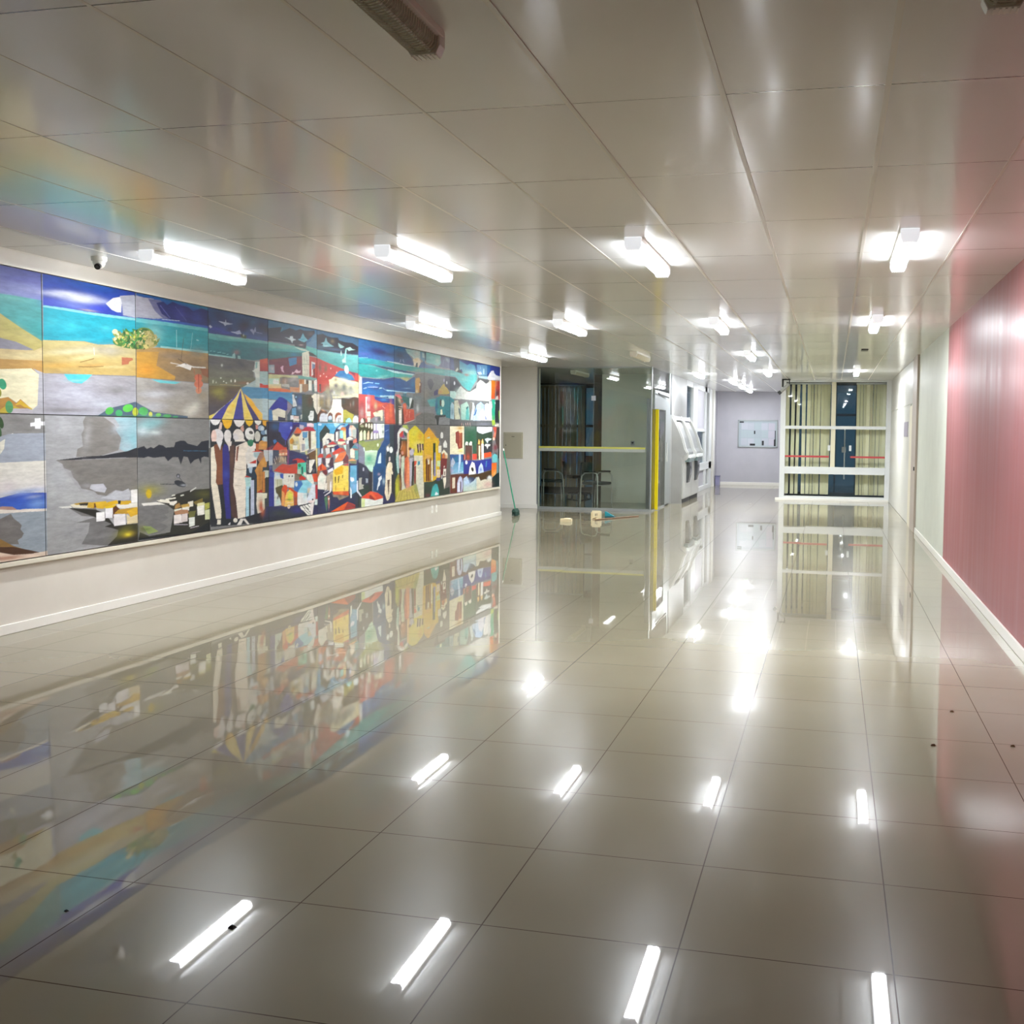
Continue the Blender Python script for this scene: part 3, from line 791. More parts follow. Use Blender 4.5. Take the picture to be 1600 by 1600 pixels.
b 154,154,156 7353,1064 64,-3 0,-20 6
b 120,117,114 7618,1211 270,-8 -1,-46 4
b 176,176,180 7071,1536 119,1 -2,-64 5
b 164,166,170 7032,1143 84,18 57,-123 5
b 140,138,138 7539,636 197,5 6,-23 5
p 38,36,30 7132,900 7445,864 7560,828 7676,716 7981,704 7984,547 7588,552 7709,620 7727,671 7641,696 7557,714 7642,730 7444,802
p 216,214,207 7027,914 7162,913 7177,896 7071,900
p 216,208,184 7155,922 7224,928 7350,926 7446,925 7445,875 7317,887 7193,898
p 168,134,44 7193,928 7287,933 7366,930 7349,909 7224,917
p 42,38,32 7255,926 7382,926 7365,903 7270,909
p 200,160,48 7366,928 7512,924 7478,890 7429,876 7349,887
p 106,68,32 7430,915 7495,922 7478,884 7429,876
p 208,168,40 7446,925 7579,926 7595,893 7544,863 7462,874
p 212,168,28 7595,916 7715,926 7732,896 7663,889 7577,860 7561,884
p 216,212,204 7714,891 7873,887 7872,843 7714,857
p 200,160,40 7749,916 7891,912 7900,891 7855,879 7749,883
p 30,28,24 7729,922 7764,920 7758,889 7728,891
p 230,228,224 7896,1001 7993,1005 8000,891 7900,891
p 218,214,200 7873,887 7981,892 7989,832 7872,852
p 232,230,228 7458,838 7557,837 7562,765 7459,763
p 218,184,32 7561,879 7697,889 7731,850 7679,859 7569,863
p 224,222,224 7569,863 7662,864 7657,780 7567,784
p 90,52,24 7662,866 7697,881 7748,849 7730,827 7674,773 7657,780
p 184,144,48 7675,814 7731,844 7971,851 7961,799 7817,800
p 224,220,220 7669,808 7817,803 7824,709 7673,710
p 212,168,40 7836,825 7981,851 7983,773 7888,769
p 216,200,160 7835,798 7888,769 7979,785 7985,711 7842,711
p 58,36,24 7987,1010 8029,979 8025,782 7988,737 7985,880
b 200,176,48 7849,625 79,2 5,-24 9
b 232,216,56 7849,621 32,-3 0,-12 10
b 122,120,40 7779,649 123,36 26,-33 6
p 123,122,119 7992,1623 9065,1630 9071,539 7993,558
b 140,184,188 8124,1556 160,38 38,-67 8
b 111,160,164 8239,1581 152,18 9,-36 7
b 192,204,208 8067,1508 74,1 0,-35 8
b 200,208,208 8237,1496 96,0 0,-24 7
b 136,136,134 8556,1522 308,2 -1,-62 5
b 106,104,102 8348,1190 395,-11 -1,-73 5
b 144,143,141 8449,1211 302,-76 -15,-23 4
p 30,33,44 7990,1360 8083,1379 8120,1352 8177,1369 8215,1357 8293,1389 8352,1380 8391,1361 8512,1366 8533,1409 8616,1424 8679,1421 8721,1395 8871,1371 8938,1413 9062,1426 9059,1259 8981,1269 8936,1257 8930,1199 8892,1252 8826,1240 8760,1203 8719,1268 8655,1276 8612,1201 8572,1271 8490,1273 8419,1237 8370,1281 8214,1272 8138,1286 8081,1275 7993,1280
l 42,90,120 4 8656,1329 9026,1321
l 42,46,54 5 8306,1034 8547,1023
e 42,46,54 8599,1025 88,-23 -16,-25
e 42,46,54 8569,1098 29,-1 0,-20
l 42,46,54 6 8569,1095 8651,1029
b 168,168,176 8569,1095 16,0 0,-12 8
b 184,192,200 8651,1009 42,-2 0,-9 6
b 138,136,64 8170,989 172,-9 -1,-49 8
e 184,160,32 8141,955 38,-2 0,-39
b 200,168,24 8141,961 42,-2 0,-41 7
p 220,217,208 8036,877 8245,876 8442,851 8322,846 8073,848
p 42,42,34 8245,882 8443,901 8546,933 8756,960 9078,957 9071,539 8750,555 8049,558 7994,576 8013,628 8143,580 8438,589 8480,711 8502,785 8402,841
p 110,109,108 7999,855 8323,849 8421,815 8421,765 8360,757 8420,716 8300,688 8418,641 8298,602 8182,588 7995,665
b 112,112,48 8051,648 69,-23 -19,-32 7
p 138,154,90 8051,678 8164,665 8269,611 8125,599
b 90,106,64 8107,643 56,-5 0,-19 6
b 90,90,40 8975,909 135,-7 0,-39 7
p 224,220,204 8245,890 8423,887 8462,850 8303,872
p 224,220,208 8422,865 8544,870 8544,819 8442,839
l 228,224,208 12 8304,891 8413,880
l 228,224,208 11 8383,892 8524,896
l 216,216,200 12 8474,922 8515,924
l 216,216,200 12 8607,914 8649,917
l 200,200,192 13 8756,947 8843,975
p 74,58,40 8503,835 8565,862 8606,822 8733,833 8732,807 8502,791
p 168,130,74 8523,833 8585,848 8606,809 8512,796
p 220,220,200 8502,791 8616,796 8615,751 8522,745
p 122,106,48 8798,841 8952,871 8951,819 8841,813
p 224,220,204 8712,847 8798,854 8797,803 8732,801
p 184,152,72 8606,828 8733,833 8743,793 8626,795
p 226,224,212 8626,799 8732,804 8732,769 8626,763
p 168,124,92 8502,772 8605,784 8711,776 8731,736 8615,741 8522,739
p 228,220,216 8497,741 8615,739 8620,662 8500,659
p 216,204,200 8621,741 8706,742 8709,668 8620,665
p 106,106,56 8721,756 8840,758 8817,704 8731,698
p 224,228,220 8726,698 8817,700 8820,620 8733,612
p 216,212,160 8863,824 8974,831 8996,803 8862,796
p 236,234,224 8858,796 8978,804 8976,712 8865,710
p 168,168,80 8985,817 9076,824 9075,771 8984,751
p 208,212,168 8984,751 9075,758 9073,658 8989,661
p 20,24,28 7994,576 8750,555 9073,639 9078,538 7993,556
l 192,184,192 4 8500,653 8708,636
l 192,184,192 4 8750,600 8881,608
g 47,74,116 43,58,118 9078,2727 10178,2752 10175,2472 9074,2457
b 53,83,125 9547,2682 195,-1 -11,-27 6
b 35,41,74 9259,2642 121,13 -1,-60 8
b 39,43,85 9350,2587 139,14 0,-44 8
b 33,37,68 9087,2572 44,4 0,-42 8
b 33,33,55 9708,2593 143,59 61,-52 9
b 47,37,74 9683,2564 73,7 -1,-31 7
b 33,33,55 9435,2530 55,5 -1,-26 7
b 39,33,59 10030,2612 139,-13 -49,-74 9
b 32,29,44 10136,2590 80,8 -1,-56 9
b 53,58,142 9219,2509 135,7 -5,-26 8
b 55,65,148 9387,2487 116,5 -2,-13 8
b 55,89,125 9876,2651 46,25 27,-15 7
b 52,81,129 9740,2515 51,27 27,-15 7
b 52,74,129 9917,2487 169,3 -5,-19 8
p 155,162,188 9243,2589 9312,2592 9358,2590 9370,2624 9381,2592 9435,2589 9498,2587 9420,2572 9388,2569 9357,2551 9334,2572 9281,2580
p 160,164,188 9082,2525 9105,2538 9141,2521 9108,2507
p 142,151,188 9458,2507 9545,2515 9618,2539 9650,2507 9577,2492 9529,2500
l 177,184,207 5 9466,2507 9577,2498 9650,2506
p 127,133,170 9808,2560 9858,2574 9883,2556 9918,2605 9930,2552 9900,2544 9883,2515 9841,2543
l 118,125,162 4 9926,2547 10047,2544
g 100,162,160 55,133,131 9074,2457 9348,2461 9641,2462 10046,2471 10175,2465 10174,2435 9073,2385
b 125,181,170 9504,2449 198,9 -1,-10 7
b 83,151,155 9233,2416 135,5 -2,-13 6
g 31,111,118 37,94,101 9073,2406 9233,2399 9386,2408 9706,2427 10174,2444 10173,2286 9871,2251 9542,2250 9071,2256
b 39,83,96 10001,2356 174,13 -1,-55 7
b 29,118,125 9232,2339 166,14 0,-34 5
p 66,74,55 9637,2488 9744,2498 9740,2464 9690,2462 9649,2467
p 53,57,48 9625,2498 9674,2500 9691,2488 9650,2480
b 184,188,177 9691,2493 11,1 0,-12 8
b 155,162,184 9576,2456 73,6 0,-4 7
l 104,167,167 6 9097,2286 9127,2290
l 104,167,167 6 9156,2288 9186,2288
l 111,177,177 5 9224,2283 9284,2290
l 111,177,177 6 9307,2283 9361,2283
l 111,177,177 5 9384,2276 9415,2280
p 129,177,173 9071,2258 9231,2260 9494,2260 9622,2251 9622,2242 9462,2249 9231,2249 9071,2248
b 127,100,103 9558,2308 57,5 -1,-27 9
p 127,166,162 9486,2281 9526,2302 9542,2250 9478,2245
p 127,166,162 9582,2279 9623,2278 9638,2246 9582,2244
p 53,85,89 9542,2285 9578,2288 9578,2239 9541,2245
g 85,83,83 102,100,83 9071,2242 9462,2246 9704,2248 9914,2240 9870,2164 9878,2073 9068,2030
b 66,65,70 9638,2194 84,-21 -29,-29 9
b 71,69,75 9429,2154 157,10 -1,-22 7
b 77,74,79 9155,2180 112,7 0,-25 6
b 115,113,98 9460,2095 316,18 0,-26 6
b 186,186,179 9298,2163 16,1 0,-13 10
p 194,198,187 9905,2239 9996,2248 9994,2080 9912,2075 9895,2129 9845,2140 9896,2156
p 127,162,155 9914,2235 9957,2240 9947,2178 9913,2167
g 184,74,44 144,39,37 10000,2269 10159,2294 10167,2157 9999,2149
b 199,89,52 10105,2258 47,17 13,-11 7
p 151,177,173 9999,2144 10167,2152 10166,2089 9998,2080
g 103,105,85 109,107,82 9075,2030 9903,2075 9911,1977 9659,1963 9538,1949 9341,1932 9074,1954
b 133,89,62 9701,2010 181,8 0,-18 7
b 103,93,70 9458,1976 237,11 0,-9 6
e 212,212,193 9326,2007 11,0 0,-6
e 216,212,196 9459,2018 10,0 0,-14
e 215,212,196 9530,2022 15,1 -1,-15
e 212,205,193 9763,2008 24,1 0,-11
e 174,174,151 9145,1996 13,1 -1,-17
e 174,174,152 9197,1990 10,1 0,-9
e 201,201,186 9373,1994 11,0 -1,-6
e 192,195,176 9277,2037 14,1 0,-6
l 163,144,101 4 9265,1974 9619,1979
g 96,80,48 74,68,80 9074,1954 9643,1967 9480,1832 9261,1738 9088,1657 9069,1657
b 136,129,55 9241,1901 129,5 -1,-51 9
b 120,112,48 9286,1843 61,2 -1,-26 7
b 87,71,71 9473,1906 103,5 0,-35 7
b 72,66,74 9148,1735 119,3 0,-38 7
g 155,175,175 175,187,183 9676,1968 9998,2080 10170,2089 10170,1634 9950,1640
p 73,130,165 9643,1960 9742,1974 9971,1975 10174,1977 10172,1864 9807,1856 9699,1898 9667,1928
b 89,146,186 9910,1901 154,6 0,-14 6
p 108,127,133 9937,2063 9989,2079 9988,1976 9936,1980
p 177,188,181 9912,2075 9994,2080 9993,1980 9911,1979
g 163,39,30 193,62,46 9997,2020 10170,2014 10169,1977 9997,1976
p 153,176,176 9998,2080 10170,2089 10170,2014 9997,2020
p 224,204,88 9066,1661 9192,1693 9480,1841 9246,1720 9109,1632 9065,1621
p 220,212,184 9185,1693 9488,1845 9456,1818 9246,1720 9109,1636 9147,1667
p 63,60,148 9102,1625 9246,1720 9377,1789 9488,1841 9618,1939 9536,1856 9400,1763 9283,1630
p 236,216,120 9282,1624 9400,1763 9536,1856 9626,1944 9643,1940 9568,1826 9485,1627
b 232,192,32 9487,1770 37,-6 -17,-25 8
b 240,192,88 9431,1720 44,-8 -16,-25 7
p 61,61,144 9485,1624 9568,1826 9630,1940 9650,1914 9665,1748 9692,1627
p 232,208,112 9634,1944 9724,1840 9859,1630 9692,1625 9673,1748 9646,1882
b 224,192,64 9746,1682 50,1 -1,-41 8
p 64,56,108 9667,1919 9748,1814 9865,1753 9984,1631 9864,1630 9748,1773
p 234,180,56 9691,1902 9832,1843 9908,1782 10037,1702 10170,1639 9993,1631 9865,1735 9740,1840
b 216,200,120 10064,1674 69,-20 -27,-25 7
b 232,176,48 9849,1803 39,-16 -28,-18 8
p 32,36,42 9076,1621 10170,1634 10158,1338 9072,1350
p 176,180,180 9065,1623 9086,1621 9081,1350 9061,1350
p 236,234,232 9087,1624 9271,1626 9244,1595 9213,1577 9176,1571 9138,1577 9109,1598
p 236,180,16 9294,1624 9473,1626 9461,1584 9429,1549 9386,1535 9343,1548 9313,1583
p 234,230,226 9497,1625 9708,1625 9679,1591 9646,1568 9597,1555 9548,1567 9517,1594
p 228,184,24 9711,1625 9864,1627 9846,1588 9787,1563 9737,1587
p 232,230,220 9885,1628 10023,1627 10010,1595 9958,1576 9906,1598
p 226,164,40 10037,1630 10172,1632 10165,1592 10107,1568 10054,1586
p 216,192,184 9267,1608 9297,1591 9281,1530 9228,1530
p 200,152,138 9629,1559 9679,1578 9686,1524 9670,1505 9621,1537
p 200,136,120 9906,1584 9958,1576 9957,1539 9914,1536
e 224,220,220 9212,1465 102,0 -1,-69
e 232,200,188 9151,1461 45,0 -1,-64
e 224,220,216 9389,1469 63,0 -1,-59
p 224,220,216 9334,1435 9443,1434 9418,1355 9371,1364
e 228,220,212 9587,1465 94,14 33,-69
p 216,212,212 9483,1492 9547,1487 9611,1411 9546,1403 9491,1443
e 224,224,220 9794,1488 87,7 16,-63
p 224,224,216 9744,1488 9888,1488 9861,1419 9777,1415
e 74,74,72 9820,1501 38,-9 -13,-15
e 196,196,184 9943,1460 56,0 -1,-56
e 156,176,196 10014,1548 61,0 0,-28
e 192,204,212 10044,1544 35,0 -1,-23
e 106,136,168 10062,1502 53,0 -1,-24
e 184,204,216 10115,1507 25,0 0,-24
e 140,176,204 10096,1432 62,0 0,-28
p 184,204,208 10061,1460 10150,1458 10149,1399 10078,1395
e 47,128,96 9818,1396 72,-1 -1,-32
b 88,168,136 9818,1387 25,0 0,-18 6
p 24,72,56 9861,1424 9904,1433 9912,1359 9852,1359
p 208,152,72 9973,1405 10034,1418 10122,1394 10140,1338 9972,1340
b 228,168,64 10069,1385 44,0 0,-23 8
p 232,224,212 9068,1350 9181,1401 9233,1348
p 220,216,212 9166,1418 9295,1417 9278,1348 9217,1348
p 138,74,52 9157,1349 9188,1392 9217,1348
p 58,52,136 9294,1348 9325,1391 9372,1382 9402,1346
b 138,88,72 9498,1363 48,0 -1,-18 8
p 228,220,208 9514,1416 9611,1434 9693,1433 9759,1369 9946,1368 9963,1340 9521,1345
p 34,38,44 9083,1412 10246,1406 10236,528 9070,603
p 228,220,200 9099,1351 9152,1366 9194,1177 9183,1055 9173,1004 9094,1012
p 122,72,48 9148,1376 9206,1391 9259,1329 9287,1380 9304,1308 9302,1179 9299,988 9200,987 9178,1014 9194,1177 9168,1259
b 140,88,52 9246,1103 45,-1 -1,-103 6
p 224,224,224 9193,1412 9296,1411 9268,1365 9259,1326 9215,1381
p 228,220,200 9094,1012 9178,1011 9209,977 9243,846 9268,716 9257,592 9194,598 9127,853
p 44,42,124 9295,1334 9332,1390 9396,1364 9423,1254 9430,1097 9410,1004 9399,889 9434,730 9432,578 9358,584 9324,841 9299,998
b 56,72,160 9355,1089 55,-2 -1,-52 7
b 48,48,160 9380,890 37,-2 -1,-104 6
p 224,216,208 9351,1411 9462,1410 9443,1347 9414,1311 9401,1364
p 76,52,48 9424,1363 9518,1378 9525,1199 9495,1042 9494,963 9565,625 9452,650 9427,888 9420,1045
b 106,74,56 9460,1253 38,0 -2,-104 7
p 230,220,204 9537,1362 9731,1408 9790,1354 9829,1311 9728,1221 9727,1140 9716,980 9701,615 9565,625 9530,829 9484,964 9495,1095 9516,1199
p 232,200,180 9537,1357 9575,1351 9563,1209 9525,1204
p 122,74,56 9556,1357 9594,1367 9574,1277 9563,1209 9535,1225
l 176,154,128 2 9496,1137 9610,1120 9717,1125
l 184,168,144 2 9513,968 9627,957
p 220,216,208 9750,1355 9890,1353 9889,1244 9729,1237
p 216,212,204 9710,1302 9828,1273 9929,1227 9928,1145 9777,1139 9718,1194
p 228,220,212 9830,1408 9982,1363 9930,1331 9750,1339
p 31,112,80 9741,1408 9870,1408 9850,1364 9809,1354 9760,1371
p 192,136,72 9982,1407 10139,1406 10127,1323 9930,1320
b 224,160,64 10065,1373 62,-1 0,-22 8
p 168,96,48 9911,1386 9972,1385 9961,1314 9910,1315
p 192,64,48 9829,1300 9951,1317 10054,1302 9930,1295
p 184,204,208 9859,1297 10054,1299 10053,1225 9929,1227 9858,1256
p 152,176,180 9869,1294 9991,1292 9980,1243 9889,1244
p 152,112,96 9929,1227 9991,1292 10064,1302 10074,1230 9980,1188
p 184,48,40 9777,1185 9888,1212 9919,1217 9913,1176
p 212,220,224 9748,1180 9918,1173 9913,1135 9827,1127 9747,1134
p 30,52,68 9727,1130 9908,1146 9916,1025 9825,1018 9716,1044
p 168,188,208 9767,1139 9847,1137 9826,1078 9786,1085
p 184,56,48 9687,1043 9726,1060 9826,1034
p 168,208,204 9697,1040 9816,1035 9814,937 9715,947
p 168,208,220 9715,947 9784,944 9771,626 9711,614
p 180,188,208 9805,1008 9871,1005 9871,634 9801,640
p 40,48,56 9774,923 9809,921 9801,634 9771,637
p 48,58,68 9871,1005 9916,1025 9922,614 9871,634
p 192,136,64 9887,1103 9980,1188 10084,1252 10137,1223 10136,1128 10031,1098 10028,883 9925,872 9927,1052
b 208,152,72 10052,1186 51,-8 -33,-64 8
b 136,80,32 9988,1023 31,-1 -1,-110 6
p 40,48,56 10126,1195 10168,1200 10167,1049 10082,1019 10091,874 10059,876 10051,1109 10125,1140
p 122,36,48 10041,1098 10178,1144 10232,1125 10189,1104
p 200,204,192 10041,1095 10173,1099 10172,1038 10114,1034 10061,992
p 168,48,32 9925,872 10008,901 10080,864
p 216,212,192 9925,869 10128,858 10122,806 10079,786 10067,631 9942,613 9933,668 9913,752
b 184,104,64 10006,746 52,-4 -1,-56 9
b 176,64,32 10005,702 41,-3 0,-33 9
b 144,136,120 9984,621 62,-5 -1,-22 7
l 224,224,224 13 9821,633 9860,581 9942,624
p 40,48,48 10101,824 10177,1015 10173,679 10078,641
p 50,48,124 10178,1138 10285,1067 10273,899 10259,673 10173,679 10166,1016
p 32,36,44 9089,662 9565,625 9721,635 10238,675 10571,681 10570,536 9526,565 9087,581
p 224,220,204 9195,644 9258,639 9257,592 9194,598
p 216,216,220 9381,582 9423,600 9422,573
e 220,216,204 9517,613 38,-3 0,-22
p 224,220,212 9613,622 9701,615 9780,549 9750,546 9662,607 9622,557 9545,563
g 59,111,148 55,98,135 10177,2728 11258,2750 11256,2489 11004,2469 10703,2484 10174,2477
p 35,30,44 10175,2612 10279,2629 10455,2652 10426,2594 10511,2626 10627,2657 10704,2654 10763,2646 10863,2670 10944,2663 11067,2670 11193,2687 11204,2658 11129,2610 11004,2549 10983,2467 10703,2484 10463,2487 10174,2477
b 53,41,66 10511,2554 234,4 -10,-34 6
b 74,59,98 10324,2509 181,3 -2,-5 6
b 83,68,66 11098,2638 73,7 0,-20 7
p 81,133,155 10426,2594 10465,2655 10493,2639
p 83,125,155 11129,2600 11214,2649 11252,2647 11250,2484 10983,2487 11046,2538 11108,2558
p 184,199,203 10520,2548 10626,2547 10635,2570 10694,2576 10703,2552 10772,2543 10723,2532 10693,2522 10683,2494 10645,2527 10587,2539
p 103,170,188 10923,2631 10964,2595 11035,2562 10953,2530 10872,2537 10802,2551 10862,2561
b 39,125,155 10913,2561 51,4 0,-10 8
p 39,26,30 10703,2523 10802,2536 10963,2525 11004,2509 10983,2462 10841,2456 10742,2467
b 170,144,140 10882,2494 50,4 0,-7 8
g 98,170,159 53,136,133 10174,2467 10463,2473 10703,2469 11004,2459 11066,2444 10881,2400 10509,2386 10173,2374
b 125,181,170 10462,2435 235,11 -2,-14 5
p 188,207,192 10722,2461 11004,2449 11034,2436 10901,2431
g 39,107,111 41,100,100 10173,2374 10901,2411 10901,2366 10604,2330 10322,2296 10172,2280
b 30,111,148 10721,2373 99,7 0,-24 7
g 90,170,159 44,133,125 11004,2494 11256,2479 11654,2469 11653,2326 11320,2387 11066,2434 10993,2468
b 66,148,140 11320,2417 183,-18 -12,-15 6
g 98,44,52 112,41,59 10185,2281 10585,2334 10901,2371 10904,2158 10174,2122
b 142,52,44 10820,2301 80,6 0,-30 7
b 100,52,74 10700,2195 176,11 0,-29 6
b 127,59,52 10321,2281 111,7 0,-15 6
p 53,118,162 10595,2325 10780,2348 10780,2274 10623,2239
b 59,103,162 10691,2302 49,4 0,-24 6
p 199,155,170 10423,2212 10470,2234 10489,2235 10479,2196 10507,2160 10450,2171 10441,2194
p 207,170,178 10720,2177 10769,2214 10829,2196 10869,2210 10859,2180 10789,2171 10739,2178 10700,2156 10661,2149 10680,2179
p 128,148,152 10185,2225 10293,2232 10302,2143 10184,2141
b 185,163,170 10256,2192 37,2 -1,-28 6
p 203,203,181 10901,2406 11066,2444 11069,2142 10909,2148
l 98,118,111 7 10947,2375 10951,2295
l 98,118,111 7 11013,2382 11018,2300
l 98,118,111 7 10956,2266 10965,2156
l 98,118,111 7 11013,2269 11022,2159
l 184,140,125 5 10982,2267 11001,2158
l 133,148,133 3 10910,2277 11064,2290
p 170,59,44 11070,2384 11255,2372 11653,2321 11651,2015 11258,1998 11254,2141 11074,2157
b 184,66,52 11158,2248 95,6 -1,-76 6
b 155,44,52 11374,2339 154,-16 -22,-30 5
b 188,75,53 11427,2109 132,6 -1,-62 6
p 210,199,192 11117,2326 11212,2315 11212,2297 11148,2298 11158,2172 11116,2154
p 98,111,133 11138,2303 11207,2297 11206,2256 11137,2232
p 118,41,33 11158,2233 11212,2251 11211,2144 11158,2141
b 98,81,66 11341,2259 54,7 20,-55 9
b 98,81,66 11461,2251 49,3 -1,-47 9
e 214,170,155 11422,2200 17,1 0,-11
e 214,170,155 11602,2273 21,2 0,-10
e 216,171,156 11340,2169 18,1 0,-13
e 215,171,156 11494,2172 16,1 0,-9
p 44,30,22 11055,2433 11160,2421 11266,2388 11202,2388 11070,2389
p 189,189,136 10174,2126 10413,2133 10641,2138 10899,2147 10899,2128 10412,2102 10411,1991 10173,1990
p 176,210,191 10183,2080 10393,2091 10393,2005 10191,2001
e 222,222,214 10301,2053 37,2 -1,-28
e 222,222,214 10365,2047 28,1 0,-29
e 25,31,31 10300,2010 26,1 0,-6
e 25,31,31 10365,2013 26,1 0,-6
b 160,130,107 10506,2063 76,4 0,-58 9
b 75,68,53 10506,2107 76,4 0,-9 8
b 191,176,168 10525,2054 19,1 0,-43 6
b 181,174,166 10719,2098 88,5 0,-39 9
b 114,114,114 10738,2075 59,3 -1,-25 7
p 104,158,146 10799,2147 11074,2142 11253,2131 11253,2116 11001,2118 10818,2113
p 191,130,77 10828,2104 10950,2110 10959,1986 10827,1980
p 214,210,195 10950,2110 10991,2112 10979,1987 10949,1985
p 168,107,61 10838,2100 10899,2103 10898,1988 10847,1986
p 86,77,61 10991,2102 11053,2101 11052,1990 10990,1987
p 218,218,203 11053,2106 11126,2107 11125,1993 11052,1990
p 101,84,69 11126,2104 11200,2105 11199,1996 11125,1993
p 221,206,198 11200,2113 11264,2127 11263,1998 11199,1996
p 116,99,99 11286,2117 11340,2115 11350,2002 11296,2000
b 177,161,138 11482,2028 111,5 0,-41 8
b 218,211,188 11618,2119 57,3 0,-47 9
p 138,185,189 10049,2015 10165,2021 10165,2013 10049,2008
p 194,58,39 10049,2009 10165,2005 10168,1979 10049,1977
g 193,197,164 224,178,116 10173,2021 10435,2034 10443,1987 10179,1979
p 210,117,70 10172,1975 10435,1988 10622,1979 10654,1952 10419,1947 10172,1948
b 210,94,62 10496,1965 140,5 0,-9 7
b 92,100,92 10528,2014 78,4 0,-20 5
p 177,173,162 10451,2034 10607,2042 10622,2003 10512,2006 10451,2011
p 202,147,109 10622,2011 10857,2013 10856,1960 10638,1959
b 194,116,70 10783,1990 65,3 0,-21 6
p 216,212,193 10849,2053 10898,2056 10898,1966 10848,1956
p 147,116,87 10898,2056 11041,2062 11040,1988 10973,1965 10898,1974
p 223,223,211 11054,2063 11122,2066 11122,1992 11053,1989
p 223,211,203 11204,2070 11266,2073 11265,1993 11200,1991
p 92,108,108 11127,2066 11200,2070 11199,1970 11134,1971
p 76,138,178 10049,1977 10172,1948 10419,1947 10694,1950 10734,1943 10732,1798 10574,1854 10419,1884 10342,1858 10047,1863
b 62,120,165 10496,1918 194,7 0,-24 6
p 168,188,192 10047,1863 10163,1863 10161,1637 10045,1643
p 176,196,200 10174,1852 10327,1853 10177,1756
p 42,47,144 10207,1769 10312,1841 10403,1893 10465,1889 10566,1861 10573,1762 10525,1741 10379,1769 10251,1747 10192,1753
b 44,64,160 10418,1860 61,2 0,-27 6
p 63,120,172 10177,1752 10258,1743 10257,1638 10227,1618 10176,1629
b 72,104,168 10205,1664 37,1 -1,-31 6
p 220,216,196 10247,1737 10372,1769 10525,1745 10517,1666 10386,1679 10370,1628 10265,1627
b 200,200,176 10325,1670 46,1 0,-23 6
p 56,56,78 10371,1679 10525,1666 10524,1626 10370,1628
p 138,128,144 10566,1841 10605,1835 10676,1789 10636,1740 10572,1698
p 74,88,100 10677,1945 10981,1949 10896,1770 10878,1623 10571,1619 10564,1698 10692,1805
b 64,88,156 10847,1858 74,2 0,-57 8
p 203,207,207 10677,1929 10717,1930 10725,1887 10757,1855 10781,1804 10692,1793 10685,1853
e 138,186,217 10758,1904 18,1 0,-9
p 93,148,188 10668,1772 10757,1787 10764,1702 10667,1704
p 64,84,104 10757,1791 10855,1785 10879,1704 10764,1698
b 168,172,184 10838,1785 39,-6 -14,-20 7
b 112,132,136 10879,1745 50,1 0,-16 6
p 220,220,224 10635,1696 10707,1697 10699,1653 10635,1648
p 208,184,176 10699,1689 10821,1691 10821,1663 10699,1657
p 216,212,200 10699,1661 10829,1659 10820,1606 10706,1592
b 90,96,88 10763,1621 41,0 0,-16 7
p 200,204,192 10862,1704 10921,1717 10895,1664 10862,1655
g 76,80,64 58,74,68 10897,1937 11134,1946 11185,1836 11263,1716 11326,1780 11325,1611 10895,1623
b 90,56,40 11082,1866 77,3 0,-66 7
b 56,80,76 10937,1668 66,1 0,-41 6
p 224,228,224 11090,1758 11168,1758 11176,1693 11149,1643 11055,1646 11038,1691 11073,1716
b 72,88,80 11107,1734 26,1 0,-5 8
b 72,88,80 11107,1692 26,0 0,-4 8
p 219,211,187 11117,1933 11151,1939 11195,1961 11327,1949 11326,1802 11263,1714 11202,1777 11168,1818 11177,1860 11151,1880 11160,1901 11125,1913
b 166,150,119 11300,1906 26,1 0,-84 5
p 51,47,63 10117,1621 10265,1623 10462,1617 10691,1624 10715,1592 10730,1572 10601,1451 10491,1404 10158,1406 10153,1560
b 42,88,144 10339,1581 106,1 0,-39 8
b 32,28,40 10263,1483 112,0 0,-58 5
p 60,72,168 10462,1614 10675,1620 10690,1584 10682,1544 10586,1451 10507,1420 10445,1464 10354,1522 10385,1554
b 84,104,192 10555,1603 87,1 -1,-16 7
b 42,47,152 10586,1483 63,0 0,-32 8
b 74,90,184 10493,1562 62,1 -1,-15 5
e 184,184,232 10646,1554 20,0 0,-15
g 44,40,120 68,32,88 10683,1620 11012,1616 11003,1575 10730,1564 10609,1447 10569,1412 10530,1404 10586,1451
p 63,92,144 10829,1622 11012,1620 11003,1566 10845,1590
p 74,156,180 11184,1610 11325,1620 11323,1399 11235,1400
p 184,168,196 10837,1594 10936,1582 10927,1537 10845,1549
p 232,200,208 11012,1608 11097,1613 11184,1597 11166,1568 11012,1575
p 192,80,152 11012,1575 11063,1575 11063,1567 11012,1566
p 46,42,62 10117,1611 10462,1615 10460,1437 10569,1417 10592,1337 10591,1157 10291,1325 10158,1342 10136,1396
b 42,88,136 10316,1566 98,1 -1,-39 8
b 30,28,36 10263,1457 104,0 -1,-70 5
p 60,72,168 10401,1614 10675,1617 10682,1541 10593,1449 10530,1413 10445,1457 10415,1504 10377,1516
b 42,47,152 10570,1477 71,0 0,-44 8
b 84,104,192 10532,1592 78,0 0,-20 6
e 184,184,232 10648,1555 21,0 0,-16
p 64,32,90 10698,1577 10812,1607 10730,1537 10609,1445 10522,1393 10586,1457
l 106,96,192 4 10522,1409 10522,1369
p 58,112,168 10262,1418 10308,1430 10345,1406 10284,1379
p 192,68,48 10056,1322 10246,1321 10353,1402 10490,1342 10553,1337 10553,1313 10375,1312 10055,1318
b 200,76,52 10367,1347 107,-1 0,-20 6
p 122,40,56 10136,1342 10209,1349 10262,1364 10217,1318 10114,1319
p 184,188,188 10063,1316 10254,1314 10252,1154 10170,1149 10171,1203 10112,1189 10069,1266
b 136,164,200 10216,1244 37,-1 -1,-62 6
